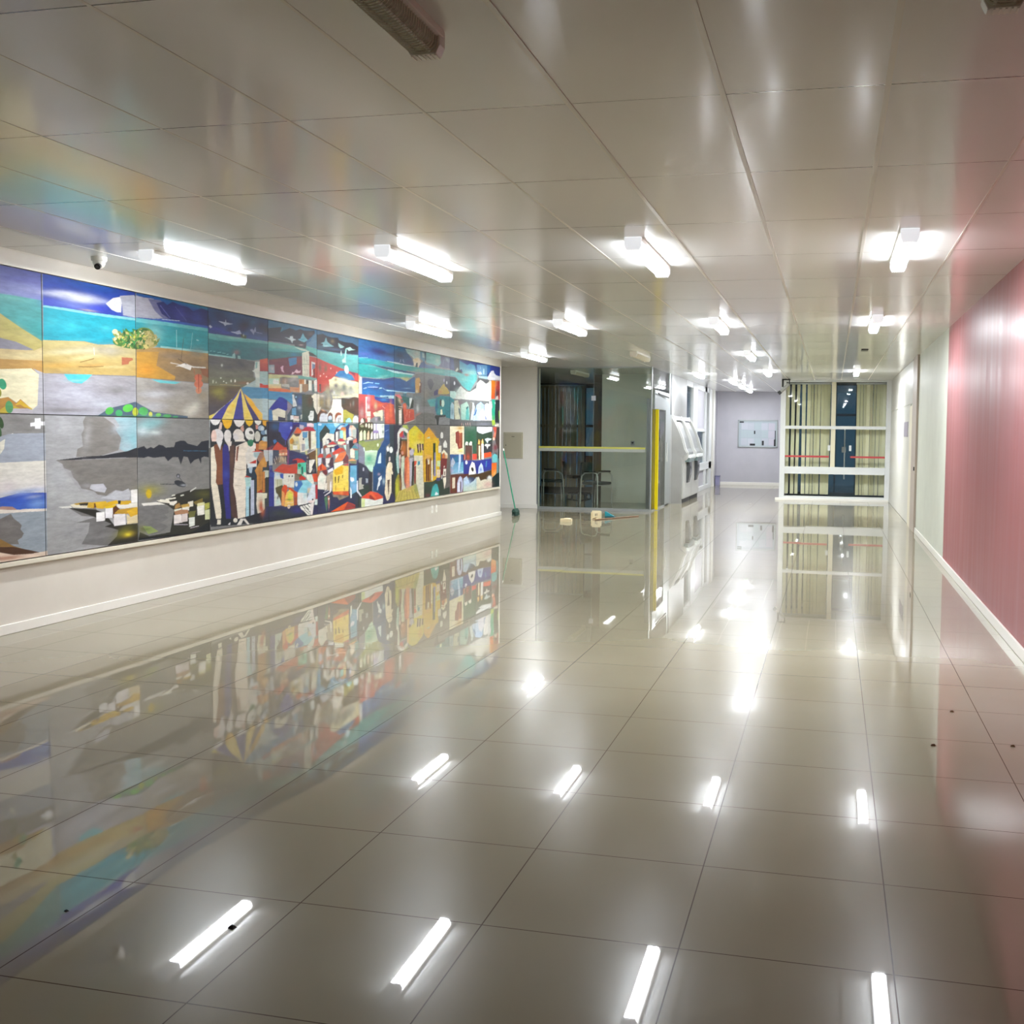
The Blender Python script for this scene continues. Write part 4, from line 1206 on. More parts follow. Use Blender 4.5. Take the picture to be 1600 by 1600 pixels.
b 80,120,176 10207,1128 44,-1 0,-23 6
p 64,72,92 10254,1314 10382,1312 10389,1249 10297,1165 10252,1174
p 200,120,90 10382,1312 10561,1317 10560,1249 10397,1249
e 224,200,160 10412,1264 29,0 0,-12
e 224,200,160 10474,1267 25,0 0,-12
e 224,184,160 10540,1268 21,0 -1,-10
b 90,40,24 10474,1299 69,-1 0,-7 7
b 184,160,124 10458,1208 78,-2 0,-36 9
b 96,72,56 10350,1191 57,-12 -29,-40 7
l 236,220,200 4 10283,1220 10312,1160
l 236,220,200 4 10321,1242 10335,1203
l 236,220,200 4 10521,1234 10528,1170
l 224,200,168 4 10427,1236 10396,1182
l 224,200,168 4 10458,1236 10481,1180
p 184,72,56 10281,1091 10396,1142 10458,1160 10598,1141 10784,1156 10775,1038 10566,1050 10488,1060
b 160,60,52 10582,1105 95,-2 0,-36 6
b 200,92,64 10372,1108 53,21 29,-19 5
p 112,64,108 10561,1313 10600,1313 10599,1145 10559,1150
p 54,52,92 10600,1313 10992,1250 10992,1163 10792,1156 10599,1149
b 42,56,104 10809,1241 131,-2 0,-24 7
b 42,104,120 10917,1272 50,-1 0,-25 5
p 216,88,40 10706,1493 10787,1562 10886,1526 10861,1493
b 232,108,48 10811,1518 41,1 -1,-13 6
p 90,56,40 10714,1489 10861,1493 10811,1461 10730,1469
p 216,204,152 10609,1425 10697,1485 10762,1457 10844,1465 10843,1310 10624,1304
p 200,140,40 10617,1421 10673,1445 10713,1416 10688,1376 10624,1377
b 90,80,56 10705,1392 32,0 0,-24 7
b 144,152,152 10778,1392 41,0 0,-25 8
b 136,128,48 10648,1336 40,0 0,-24 5
p 224,224,216 10688,1360 10786,1359 10785,1314 10688,1316
b 72,80,72 10729,1368 49,0 0,-6 6
p 224,216,196 10811,1448 10894,1518 11037,1523 11052,1307 10951,1283 10851,1281 10843,1375
p 88,144,184 10902,1510 11028,1514 11011,1444 10935,1440 10902,1456
p 184,208,204 10960,1436 11036,1444 11053,1323 10968,1308
p 160,160,168 10885,1375 10960,1374 10951,1300 10884,1293
p 42,56,88 10906,1440 10943,1440 10939,1415 10906,1415
p 90,68,48 11037,1523 11101,1523 11100,1323 11061,1315 11044,1357
p 220,216,196 11101,1525 11218,1527 11234,1321 11104,1306
b 220,224,156 11182,1389 35,0 0,-21 6
b 140,128,112 11209,1477 12,0 0,-38 7
p 168,44,60 10886,1530 10978,1568 11089,1568 11218,1548 11236,1519 10886,1520
p 72,32,60 11183,1552 11218,1548 11244,1515 11192,1532
p 72,152,184 11219,1624 11325,1625 11323,1320 11234,1321 11236,1515 11184,1582
b 56,136,168 11271,1498 18,0 -1,-106 6
p 232,204,212 11012,1609 11115,1614 11184,1598 11166,1573 11020,1576
p 180,172,192 10837,1591 10936,1584 10928,1543 10853,1546
p 184,176,176 10993,1262 11061,1278 11217,1321 11217,1305 11026,1253
p 192,192,136 10959,1296 11018,1291 11018,1253 10976,1250
p 106,76,44 10992,1250 11217,1305 11216,1161 11190,1192 11060,1194 11043,1207
p 216,200,136 11217,1321 11261,1321 11259,1033 11224,1119
p 122,144,152 11261,1329 11323,1329 11322,1244 11260,1245
p 192,56,48 10671,1199 10784,1213 10891,1202 10975,1167 10792,1158
p 74,36,68 10615,1164 10711,1198 10776,1193 10776,1160
p 80,196,164 10788,1158 10983,1163 10986,993 10898,1013 10807,1033 10787,1034
e 16,128,76 10833,1132 34,-1 0,-20
p 48,80,72 10874,1117 10916,1115 10915,1033 10882,1034
p 216,216,204 10915,1025 10940,1053 10987,1043 10986,993
p 168,184,160 10791,1090 10857,1088 10857,1031 10791,1033
p 106,84,56 10726,1044 10890,1030 10890,1005 10832,995 10726,1011
p 32,32,46 10992,1237 11052,1249 11060,1207 11216,1166 11232,1026 10991,1030
p 232,228,216 11056,1186 11194,1191 11181,1162 11120,1101 11137,1084 11093,1039 11055,1041
l 232,228,216 3 11009,1183 11033,1050
b 120,120,128 11163,1062 25,-6 -15,-20 7
b 192,184,184 11018,1216 17,0 0,-12 7
p 184,56,40 11136,1025 11259,1025 11258,949 11179,952
p 200,60,40 11269,1224 11322,1252 11322,1218
p 138,72,48 11259,1097 11322,1116 11321,1023 11259,1025
p 208,220,228 11273,1202 11322,1206 11322,1121 11282,1122
p 50,56,136 10170,1085 10289,1077 10285,698 10165,706
b 58,72,152 10227,935 45,-2 -1,-78 5
p 58,64,64 10036,868 10145,862 10169,1015 10164,535 10032,538
p 52,62,68 10039,1135 10185,1131 10184,1015 10110,1018 10039,1097
g 44,47,88 44,48,56 10121,712 10804,684 11319,650 11318,544 10641,541 10032,538 10033,599
b 60,68,64 10406,622 192,-14 0,-32 8
b 51,50,138 10763,625 123,-8 0,-32 7
p 184,192,176 10060,1100 10177,1096 10169,1027 10081,1027
p 184,120,56 10038,1089 10089,1088 10087,865 10036,868
p 48,52,48 10103,1022 10169,1019 10152,861 10094,865
p 216,216,192 10036,860 10130,855 10122,805 10079,800 10077,692 10033,657
b 176,88,56 10034,676 43,-3 -1,-58 9
p 204,212,208 10281,1074 10480,1051 10478,916 10409,903 10277,706
p 56,88,168 10395,1054 10488,1051 10479,991 10410,1010
b 160,192,224 10349,1048 46,-1 0,-19 7
p 56,80,160 10184,1077 10289,1069 10281,1011 10184,1034
p 184,188,160 10303,998 10456,992 10455,909 10310,900
l 224,220,184 6 10333,993 10329,907
l 122,120,88 5 10356,992 10348,902
l 224,220,184 6 10379,995 10374,913
p 192,68,48 10274,1089 10380,1125 10783,1113 10775,1044 10488,1055
p 216,216,204 10480,1051 10718,1042 10716,888 10628,893 10565,904 10479,932
e 90,96,96 10601,1018 17,-1 0,-11
e 90,96,96 10669,1016 15,-4 -8,-11
l 200,168,160 5 10581,991 10577,951
l 200,168,160 5 10637,985 10632,941
b 184,184,168 10597,930 47,-2 -1,-12 6
p 200,208,204 10286,831 10331,801 10346,772 10369,783 10385,810 10430,708 10277,706
b 168,208,204 10354,748 38,-3 -1,-27 7
p 80,74,40 10302,904 10455,929 10486,884 10438,727 10370,818 10317,853
p 208,80,40 10439,886 10486,931 10549,920 10564,888 10484,692 10430,704
p 224,156,88 10439,870 10501,835 10500,691 10438,703
p 216,80,40 10486,923 10549,916 10556,856 10501,859
p 200,72,32 10557,884 10628,893 10700,857 10781,832 10785,775 10707,779 10692,833
p 236,192,96 10548,844 10612,869 10692,833 10698,686 10500,687 10516,802
e 216,216,80 10619,796 52,-3 0,-45
b 106,138,48 10595,758 72,-5 0,-12 9
l 232,220,192 5 10547,724 10683,720
b 200,160,96 10579,702 95,-6 -1,-20 6
p 160,80,48 10707,775 10781,775 10780,685 10707,686
e 224,204,184 10590,681 30,-2 0,-23
e 160,136,112 10590,679 11,-1 0,-9
p 59,114,180 10717,957 10881,954 10914,920 10814,835 10773,833 10708,856
e 208,220,224 10760,921 29,-2 0,-26
p 136,204,220 10881,958 11016,957 11135,906 11007,874 10998,808 10789,820 10814,851 10906,916
b 168,216,228 10956,943 67,-3 0,-12 6
p 220,220,216 10785,828 11006,808 11005,683 10804,680 10784,705
b 140,196,204 10955,777 42,-3 0,-41 6
l 200,184,184 3 10876,815 10879,699
p 160,188,208 11007,874 11135,906 11135,784 11006,775
p 200,188,160 11015,861 11101,866 11100,811 11015,807
b 88,88,80 11023,782 26,-2 0,-25 7
p 208,216,224 11136,918 11196,899 11204,730 11134,709 11005,691 11006,746
p 224,204,200 11005,712 11134,725 11195,751 11186,697 11082,687
p 224,224,212 10991,1024 11119,1020 11179,917 11135,906 10999,970
b 184,212,192 11084,967 43,-2 0,-25 6
p 216,84,48 11128,1021 11268,1019 11267,930 11170,938
p 192,48,40 10815,994 10890,1016 10973,979 10973,963 10832,969
p 120,104,88 10726,1038 10824,1018 10823,969 10725,973
p 176,44,56 11205,890 11267,900 11266,726 11204,730
p 208,224,220 11195,722 11266,726 11256,659 11186,663
p 136,136,140 11162,934 11232,918 11232,897 11179,904
p 234,220,212 11276,980 11321,1000 11320,838 11275,840
p 44,44,80 11271,840 11320,842 11318,544 11142,544 11169,660 11265,654
p 40,40,44 10804,680 11082,691 11081,536 11013,545
p 228,228,220 10837,665 11082,682 11081,536 11021,549 10928,609 10870,630
l 28,28,32 10 10879,683 10904,657 10954,633
l 28,28,32 10 10937,675 10979,647 11047,618
l 28,28,32 10 11005,683 11048,655 11073,641
l 28,28,32 8 10945,621 11004,592 11055,563
l 28,28,32 8 10971,648 11039,606 11073,587
p 228,220,216 11073,662 11169,715 11160,648 11133,545 11090,548
e 28,32,40 11139,727 19,-1 0,-10
g 65,96,127 68,116,144 11257,2705 12349,2711 12349,2489 11864,2472 11256,2467
p 41,35,44 11257,2645 11411,2667 11491,2652 11622,2645 11789,2656 11822,2628 11995,2620 12172,2627 12349,2594 12349,2493 11907,2479 11571,2473 11410,2479 11256,2478
b 112,98,70 11646,2601 50,4 0,-27 9
b 68,85,111 11696,2509 249,7 -5,-19 9
b 59,85,103 11370,2510 119,10 0,-30 8
b 44,37,44 12083,2572 174,0 -9,-24 7
b 55,59,74 12216,2503 134,2 -4,-12 6
p 118,166,173 11347,2553 11442,2576 11483,2636 11515,2586 11588,2562 11687,2543 11621,2534 11426,2518 11402,2531 11410,2551
b 170,199,207 11474,2531 64,5 0,-6 9
p 144,184,181 11797,2595 11873,2578 11960,2562 11908,2542 11848,2537 11805,2557
p 162,195,188 12003,2546 12118,2571 12189,2549 12262,2548 12136,2532 12082,2520 12047,2533
g 103,170,166 53,129,125 11256,2467 11571,2469 11864,2468 12349,2483 12348,2254 12082,2275 11821,2302 11571,2332 11255,2378
b 89,177,177 12216,2439 163,8 -3,-24 7
b 125,177,173 11449,2445 199,2 -5,-15 6
b 39,122,114 11737,2351 158,-15 -23,-31 5
p 181,203,199 11856,2475 11873,2516 11894,2463 11873,2438
p 155,207,199 11964,2460 11994,2541 12021,2543 11994,2372 11950,2369
p 170,177,170 11899,2397 11959,2428 12011,2373 11907,2366
b 44,66,74 11950,2345 35,2 0,-12 8
p 170,66,59 11255,2374 11571,2332 11821,2302 11993,2277 12348,2250 12371,2126 11253,2072
b 155,55,52 11653,2264 117,-13 -17,-23 5
b 186,75,52 11408,2155 120,6 -1,-57 5
b 96,81,66 11329,2267 40,4 10,-52 9
b 103,89,66 11473,2265 45,3 -1,-42 9
e 214,155,140 11603,2275 16,1 0,-10
e 214,170,162 11757,2234 15,0 0,-14
e 214,170,155 11420,2201 14,1 0,-8
e 215,171,156 11340,2170 16,1 0,-11
e 215,171,156 11492,2171 15,1 0,-8
p 44,103,148 11694,2194 11821,2259 11959,2271 12099,2236 12171,2224 12252,2168 12081,2156 11906,2166
b 43,133,166 12108,2205 76,-8 -16,-19 8
b 43,98,155 11906,2217 87,5 0,-20 5
e 192,218,218 12018,2287 56,7 16,-52
b 162,192,207 12002,2294 26,1 0,-23 7
p 112,37,59 12081,2271 12348,2258 12348,2141 12288,2146 12216,2223
b 177,66,52 12288,2223 55,3 0,-25 7
p 209,206,172 11553,2087 11619,2151 11686,2182 11906,2166 12081,2156 12348,2149 12348,2125
b 99,75,37 12325,2156 28,2 0,-16 9
p 176,61,53 11265,2148 11586,2165 11618,2052 11447,1998 11367,1973 11264,1983
b 189,76,53 11423,2099 73,3 0,-45 5
p 214,207,199 11172,2106 11265,2110 11260,1987 11194,1984
p 86,61,54 11312,2075 11359,2078 11359,1987 11319,1986
p 214,206,168 11553,2140 11736,2161 12081,2152 12352,2137 12361,1955 12260,1959 11651,1918 11569,2049
b 212,189,121 12279,2089 82,4 0,-36 8
b 119,90,45 11727,2149 42,2 0,-19 7
b 201,208,190 11949,2161 134,-9 -11,-19 7
b 131,131,115 11820,2022 358,15 0,-67 9.5
b 84,76,84 11735,2076 59,2 0,-31 9
b 61,76,84 11949,2066 70,3 0,-51 8
b 148,148,143 12152,2015 143,5 0,-51 9
b 107,114,107 12134,2063 54,3 0,-36 8
b 102,87,108 11618,2006 50,3 0,-31 7
b 154,154,123 11520,2009 73,3 0,-57 7
b 218,175,167 11905,1978 43,2 0,-28 8
b 78,62,74 11992,1989 53,2 0,-24 6
b 202,202,206 11685,1985 33,2 0,-23 7
l 231,231,227 4 11731,1971 11735,1925
b 109,109,125 11735,1956 134,5 0,-12 6
p 74,58,44 11879,1930 12080,1929 12242,1959 12352,1946 12351,1727 12214,1733 11992,1772 11879,1828
b 90,48,40 12287,1859 83,3 0,-81 7
b 56,67,63 11931,1889 52,1 0,-39 7
b 119,127,119 12206,1877 27,1 -1,-32 7
b 144,116,104 12125,1855 18,0 0,-32 7
b 96,72,56 12062,1813 107,3 0,-32 6
p 216,208,192 11171,1946 11311,1955 11271,1812 11366,1814 11286,1730 11255,1718 11170,1809
b 140,124,80 11366,1860 80,3 0,-75 9.5
b 106,84,48 11486,1863 33,1 -1,-61 8
b 175,159,127 11552,1873 57,2 -1,-76 9
b 90,64,32 11634,1868 24,-3 -28,-37 8
b 106,88,48 11502,1795 99,-14 -11,-15 8
b 212,196,180 11374,1939 63,2 0,-16 7
p 228,220,204 11651,1911 11871,1914 11879,1828 11922,1790 11921,1625 11518,1620 11518,1731 11617,1802
b 204,216,200 11734,1801 84,2 0,-31 5
p 90,56,36 11270,1718 11365,1780 11486,1761 11518,1738 11357,1735 11309,1625 11254,1624
b 216,168,128 11405,1770 53,-8 -5,-8 8
p 200,204,208 11313,1625 11317,1682 11349,1727 11429,1737 11469,1722 11518,1731 11518,1628
b 176,176,192 11405,1702 48,0 0,-30 6
p 106,72,56 11522,1704 11543,1739 11592,1750 11642,1733 11650,1691 11649,1629 11522,1628
p 184,200,216 11534,1697 11584,1713 11633,1698 11633,1664 11534,1662
p 74,124,132 11522,1658 11650,1660 11649,1625 11522,1624
p 138,76,48 11704,1707 11734,1743 11802,1756 11870,1746 11887,1722 11784,1717 11733,1673 11716,1630 11704,1630
p 232,228,220 11733,1622 11733,1677 11784,1709 11844,1722 11922,1711 11921,1625
p 80,84,96 11789,1697 11810,1690 11809,1631 11788,1631
p 96,100,112 11835,1698 11853,1694 11844,1632 11827,1639
p 168,160,64 11922,1782 11992,1792 12080,1762 12214,1737 12187,1636 12151,1635 12080,1698 11991,1665 11974,1625 11930,1625
b 72,120,72 12009,1677 38,10 18,-14 6
p 156,220,212 11991,1625 12000,1657 12053,1686 12097,1695 12151,1663 12151,1627
p 228,236,232 12182,1628 12191,1676 12232,1713 12278,1722 12333,1702 12351,1670 12351,1630
p 44,52,48 11170,1791 11216,1754 11270,1707 11254,1617 11168,1616
p 175,63,56 12361,1991 12539,1994 12539,1764 12361,1801
p 96,64,64 12361,1801 12539,1784 12539,1599 12360,1638
b 168,144,144 12454,1754 47,1 0,-57 7
p 228,212,200 12416,1639 12426,1684 12473,1697 12520,1681 12529,1599 12482,1598 12463,1631 12435,1602 12388,1606
p 74,156,196 11168,1612 11649,1618 12062,1618 12044,1594 11843,1553 11690,1490 11566,1494 11469,1589 11348,1512 11323,1324 11229,1325 11230,1520 11168,1549
b 96,176,208 11624,1590 75,1 0,-23 6
b 56,136,180 11269,1475 31,0 -1,-113 5
e 184,208,232 11325,1599 47,0 0,-14
p 168,212,220 11674,1618 11844,1612 11733,1568 11691,1583
p 47,56,52 11316,1501 11461,1597 11574,1532 11566,1494 11509,1498 11436,1452 11387,1437 11387,1342 11330,1263
p 40,44,80 11323,1399 11371,1399 11387,1346 11354,1263 11326,1264
p 220,216,204 11387,1429 11501,1501 11599,1490 11699,1486 11690,1401 11615,1405 11549,1421 11476,1414 11467,1364 11403,1346
p 60,48,64 11484,1421 11549,1436 11615,1413 11598,1386 11549,1398 11533,1421
p 216,216,208 11476,1414 11549,1413 11549,1375 11484,1364
p 52,40,60 11682,1498 11733,1553 11861,1600 11991,1614 11861,1557 11835,1530 11733,1514 11732,1401 11690,1405
p 180,200,224 11767,1553 11861,1597 11956,1593 11904,1581 11869,1565 11843,1541
p 232,228,216 11724,1510 11783,1518 11783,1401 11724,1401
p 208,120,64 11860,1538 11869,1565 11930,1577 11991,1558 12008,1534 11921,1522
p 144,220,212 11835,1526 11921,1534 11921,1439 11843,1440
p 228,212,144 11921,1526 11991,1534 11999,1411 11929,1420
b 208,136,64 11947,1534 44,0 0,-16 6
p 42,52,104 12000,1578 12070,1614 12124,1595 12079,1555 12079,1455 12008,1435
p 60,84,80 12070,1614 12351,1617 12351,1560 12287,1560 12214,1596 12124,1603
p 200,180,160 12106,1591 12196,1596 12277,1560 12277,1434 12168,1451 12088,1467 12079,1547
p 168,176,168 12177,1543 12287,1548 12286,1443 12186,1447
p 168,188,224 12079,1543 12124,1555 12150,1467 12088,1463
b 176,88,56 12142,1583 36,0 0,-12 7
b 90,48,40 12168,1443 36,0 0,-12 9
p 44,40,64 12287,1564 12351,1556 12351,1365 12286,1378
p 44,44,48 12351,1678 12539,1681 12539,1599 12351,1597
p 184,56,64 11774,1412 11860,1436 11929,1420 11981,1400 11791,1397
p 224,216,180 11774,1397 11977,1394 11973,1376 11860,1357 11783,1365
p 192,56,56 11524,1364 11648,1401 11749,1366 11766,1362
p 228,220,196 11500,1352 11766,1358 11715,1343 11615,1328 11508,1333
p 208,104,80 12204,1410 12295,1434 12304,1386 12195,1374
p 228,212,192 12026,1435 12105,1455 12204,1431 12123,1419 12043,1403
p 220,224,236 12017,1399 12079,1407 12070,1367 12025,1367
p 40,32,44 12079,1403 12195,1410 12195,1370 12240,1366 12150,1314 12096,1299
p 42,44,92 11681,1339 11766,1358 11834,1326 11782,1283 11715,1269
p 168,56,64 11868,1357 11955,1380 12034,1355 11946,1352
p 184,216,200 11929,1352 12008,1356 12007,1284 11955,1317
p 208,136,128 11860,1357 11946,1376 11955,1360 11868,1349
p 152,72,48 11411,1338 11459,1357 11516,1329 11451,1322 11427,1300
p 208,216,228 11359,1316 11403,1319 11402,1258 11362,1255
p 208,204,200 11459,1322 11565,1321 11565,1260 11483,1242
p 32,32,40 11565,1329 11615,1336 11614,1274 11581,1271
p 204,216,228 11619,1313 11681,1316 11681,1273 11623,1270
p 64,40,44 11582,1332 11648,1336 11681,1316 11615,1317
p 200,72,56 11639,1266 11817,1318 11903,1317 11990,1280 11859,1267 11799,1248 11647,1235
p 176,72,56 11851,1318 11929,1309 11981,1281 11868,1286
p 216,120,72 11833,1255 11990,1276 12007,1244 11902,1163 11782,1146 11680,1149 11731,1187 11799,1232
b 216,108,56 11902,1219 69,-1 0,-31 5
p 220,220,208 11714,1245 11799,1248 11782,1221 11723,1187
p 192,60,52 11267,1216 11322,1256 11394,1251 11410,1217 11362,1206
p 200,72,56 11458,1204 11507,1241 11589,1251 11614,1216 11548,1202
p 204,212,228 11275,1200 11362,1206 11353,1134 11290,1113
p 224,220,216 11466,1196 11589,1198 11564,1144 11515,1130 11556,1091 11482,1100
p 74,48,64 11589,1198 11664,1211 11663,1064 11613,1058 11548,1129
p 72,48,64 11370,1206 11458,1204 11458,1113 11393,1126
p 106,56,64 11902,1159 12016,1244 12069,1203 12069,1123 11919,1131
p 228,232,216 11680,1133 11919,1155 11919,1119 11781,1084 11688,1059
p 184,64,80 11919,1111 12069,1123 12060,1096 11945,1091
p 216,92,48 11266,1092 11377,1141 11482,1085 11425,1060 11274,1061
p 144,44,24 11321,1097 11369,1138 11369,1081
p 232,220,196 12114,1295 12168,1310 12231,1289 12240,1184 12122,1194
p 96,156,152 12240,1289 12341,1288 12350,1157 12258,1167
b 160,72,56 12268,1293 82,-4 -3,-12 9
p 64,128,144 12150,1314 12231,1354 12286,1345 12350,1300 12249,1309
p 224,156,96 12060,1160 12167,1181 12295,1154 12078,1151
p 120,124,88 12095,1151 12285,1150 12267,1118 12185,1104
p 48,40,80 12086,1123 12295,1109 12304,1158 12350,1169 12350,1087 12086,1095
p 124,124,144 12240,1362 12332,1369 12425,1327 12500,1285 12500,1137 12350,1149 12350,1304
b 136,144,168 12425,1168 65,-1 0,-33 6
p 184,200,212 12481,1319 12538,1302 12538,1268 12481,1286
p 120,144,60 12351,1393 12538,1401 12538,1318 12444,1336 12351,1373
p 228,224,184 12397,1508 12435,1541 12467,1516 12463,1405 12397,1405
p 56,56,48 12351,1597 12539,1599 12538,1541 12351,1540
p 76,76,32 12468,1541 12501,1541 12500,1401 12467,1401
p 204,216,176 12501,1541 12538,1541 12538,1409 12500,1413
p 52,56,72 12350,1128 12538,1082 12538,1020 12350,1026
p 136,176,208 12113,1090 12295,1089 12294,1028 12113,1034
p 40,60,96 12295,1089 12350,1087 12350,1026 12294,1028
p 224,204,80 11680,1048 11884,1104 12069,1087 12068,1035
p 44,47,76 11264,843 11424,843 11612,799 12076,714 12076,803 12349,781 12442,694 12423,550 11728,546 11262,541
b 42,60,112 11479,633 122,-8 0,-58 6
b 50,40,88 11335,718 64,-4 0,-57 6
p 216,92,48 11282,1080 11377,1126 11490,1081 11466,1059 11305,1053
p 168,44,24 11322,1109 11369,1126 11361,1062 11329,1063
p 106,40,48 11377,1058 11498,1065 11506,1004 11457,998 11401,1019
p 224,220,208 11265,956 11321,1029 11369,1039 11457,994 11481,982 11432,827 11272,843
b 200,220,204 11368,952 56,-2 0,-46 6
p 168,104,60 11242,1051 11321,1048 11313,1011 11265,979
p 200,72,40 11164,1024 11250,1021 11257,926 11164,934
p 180,164,144 11481,982 11646,1037 11645,855 11595,796 11480,825
b 128,128,96 11613,973 25,-1 0,-31 6
p 228,220,208 11440,903 11505,900 11489,824 11440,811
p 220,220,232 11514,1053 11647,1084 11663,1049 11531,1022
p 56,44,88 11506,1069 11672,1107 11672,1060 11647,1084 11514,1057
p 232,228,228 11579,916 11608,915 11608,807 11587,788 11439,750 11431,758 11570,797
l 216,220,232 6 11407,790 11521,815
p 232,204,88 11655,1049 11680,1056 11876,1105 11937,1099 12060,1080 12067,779 11970,780 11645,793
p 220,168,16 11688,1052 11884,1097 11936,1067 11901,1001 11730,988 11688,1009
b 224,208,120 11989,998 62,-2 0,-80 6
p 76,64,16 11700,969 11730,972 11725,894 11704,895
p 76,64,16 11789,974 11824,976 11798,891 11781,892
p 76,64,16 11893,982 11919,985 11910,946 11892,938
b 122,88,32 11953,809 18,-1 0,-24 8
b 232,168,48 11763,818 77,-4 0,-20 7
b 96,80,16 11721,828 10,0 0,-36 8
p 212,84,40 11645,793 12067,775 12076,722 11662,757
b 232,152,80 11874,765 51,-3 0,-28 6
b 184,88,56 11988,759 53,-3 0,-24 6
p 138,128,112 11612,787 11653,758 12076,714 11814,678 11763,720 11662,726
b 80,64,48 11840,724 52,-3 0,-23 7
p 106,168,200 12113,1090 12295,1093 12294,759 12157,726 12130,752 12112,833
b 72,152,176 12185,999 64,-2 0,-36 8
p 220,224,236 12117,949 12212,938 12230,900 12166,887 12121,905
b 136,168,216 12212,828 63,-3 -1,-53 6
p 220,228,228 12108,833 12157,782 12157,685 12121,688 12112,752
p 56,76,88 12157,730 12294,759 12294,743 12157,689
p 44,64,96 12295,1093 12359,1108 12359,895 12294,763
p 48,40,64 12086,1115 12113,1114 12112,732 12085,714
p 224,224,232 12299,889 12331,888 12335,757 12442,694 12424,691 12312,746
p 40,44,60 12359,1108 12538,1103 12537,838 12443,842 12359,846
p 156,156,156 12368,927 12452,924 12443,842 12528,830 12443,784 12386,779
p 40,52,48 12349,773 12537,788 12537,697 12442,694
p 200,68,48 11577,549 12040,644 12202,606 12349,559 12076,545 11728,542
p 216,92,40 11594,552 12040,640 11934,555 11728,546
p 140,56,56 12058,639 12330,561 11952,554
p 74,120,88 11431,731 11496,747 11512,669 11487,555 11455,634
p 168,112,96 11513,746 11562,751 11570,646 11544,571 11520,669
p 228,224,212 11521,715 11554,728 11562,708 11537,695
p 200,224,204 12442,665 12537,659 12537,539 12433,541
p 208,88,72 12442,677 12537,701 12537,655
g 43,100,151 53,100,162 12354,2751 13480,2747 13890,2724 13891,2468 13459,2471 12353,2457
b 41,39,103 12909,2581 251,-9 -29,-47 9.5
b 48,41,92 13081,2577 148,-6 -24,-38 8
b 85,96,170 12540,2519 189,7 -4,-21 8
b 29,114,148 13644,2673 216,-1 -19,-36 7
b 39,41,63 13556,2578 164,-12 -41,-49 9
b 44,44,70 13288,2567 124,0 -13,-30 7
b 66,96,166 13236,2503 208,8 -4,-18 8
b 31,48,74 13778,2550 135,10 0,-36 8
l 177,184,214 4 13778,2541 13812,2481
l 155,162,199 4 13699,2536 13666,2476
g 39,155,162 29,129,136 12353,2457 12732,2471 13459,2462 13891,2455 13891,2369 13459,2392 12830,2403 12353,2388
l 140,192,199 6 12362,2457 12635,2477
l 162,203,207 9 13236,2473 13459,2471
p 184,203,203 13459,2479 13891,2473 13891,2457 13470,2454
p 18,66,100 12353,2392 12587,2395 12870,2397 13132,2393 13459,2383 13891,2374 13892,2351 13459,2357 13030,2374 12683,2393 12353,2386
p 162,203,207 13215,2360 13459,2361 13892,2351 13892,2329 13459,2331 13342,2346
g 37,148,144 26,129,129 12353,2384 12683,2389 13215,2355 13459,2331 13892,2329 13892,2275 13459,2274 13133,2235 12830,2227 12445,2223 12353,2254
b 96,170,159 13133,2269 205,18 3,-12 8
b 140,188,181 13030,2242 151,15 2,-8 8
b 155,166,125 13778,2273 134,3 -3,-18 9
b 114,192,188 12904,2328 30,2 0,-12 8
b 89,177,170 12751,2377 156,4 -3,-12 6
g 26,55,107 41,66,111 12455,2211 12830,2215 13133,2226 13459,2270 13892,2243 13892,2153 12455,2089
b 22,74,126 13723,2190 201,10 0,-36 7
b 157,186,216 12635,2155 134,10 2,-12 9
b 104,164,201 12909,2160 79,1 -2,-10 9
p 201,205,205 12408,2221 12450,2215 12455,2089 12371,2085
p 208,148,104 12353,2238 12399,2221 12380,2126 12352,2125
p 170,63,52 12261,2257 12353,2250 12352,2157 12261,2161
p 213,194,141 12261,2133 12352,2133 12357,1995 12260,2008
p 205,212,208 12380,2167 12455,2171 12454,2007 12371,2004
g 28,61,121 19,91,148 12459,2171 13892,2243 13893,2068 13525,2080 13471,2003 13237,2007 12459,1999
b 27,104,169 12635,2035 193,8 0,-24 6
b 49,45,86 13321,2136 170,8 0,-35 8
b 45,53,102 12929,2097 150,7 0,-17 6
b 26,82,134 13723,2168 168,8 0,-54 6
p 157,187,220 12473,2135 12635,2167 12810,2163 12790,2156 12654,2154 12539,2136
p 119,175,216 12840,2165 12990,2164 12970,2150 12850,2153
b 60,105,165 12751,2127 157,7 0,-17 8
p 158,174,219 12606,2100 12830,2114 12939,2113 12939,2106 12654,2094
p 152,174,212 12483,2074 12587,2095 12616,2088 12539,2072
p 166,208,211 12970,2103 13051,2113 13071,2099 12990,2092
l 151,166,197 3 13081,2108 13184,2083
p 167,212,220 13174,2087 13460,2090 13892,2090 13893,2072 13460,2077 13237,2072
p 41,120,163 12615,2001 12929,2005 13471,2020 13460,1976 13289,1975 13030,1987 12850,1985
p 155,190,197 12990,2003 13471,2020 13471,1981 13300,1975 13237,1999 13030,1983
e 31,70,105 13242,1990 32,1 0,-9
g 184,72,68 152,72,68 12361,2000 12830,2001 12869,1939 13300,1910 13471,1897 13515,1625 13154,1622 13133,1819 12586,1641 12360,1638
p 39,51,126 12820,1984 13289,1970 13471,1976 13482,1845 13342,1920 13081,1912 12850,1947
b 39,133,192 13133,1952 124,0 -4,-18 8
b 213,102,71 12780,1915 59,2 0,-50 7
b 215,103,56 13010,1876 102,3 0,-25 7
b 122,60,64 12445,1823 103,2 0,-82 6
p 227,192,184 12563,1970 12625,1972 12606,1930 12610,1807 12577,1682 12563,1805
b 180,141,156 12654,1949 48,1 0,-50 8
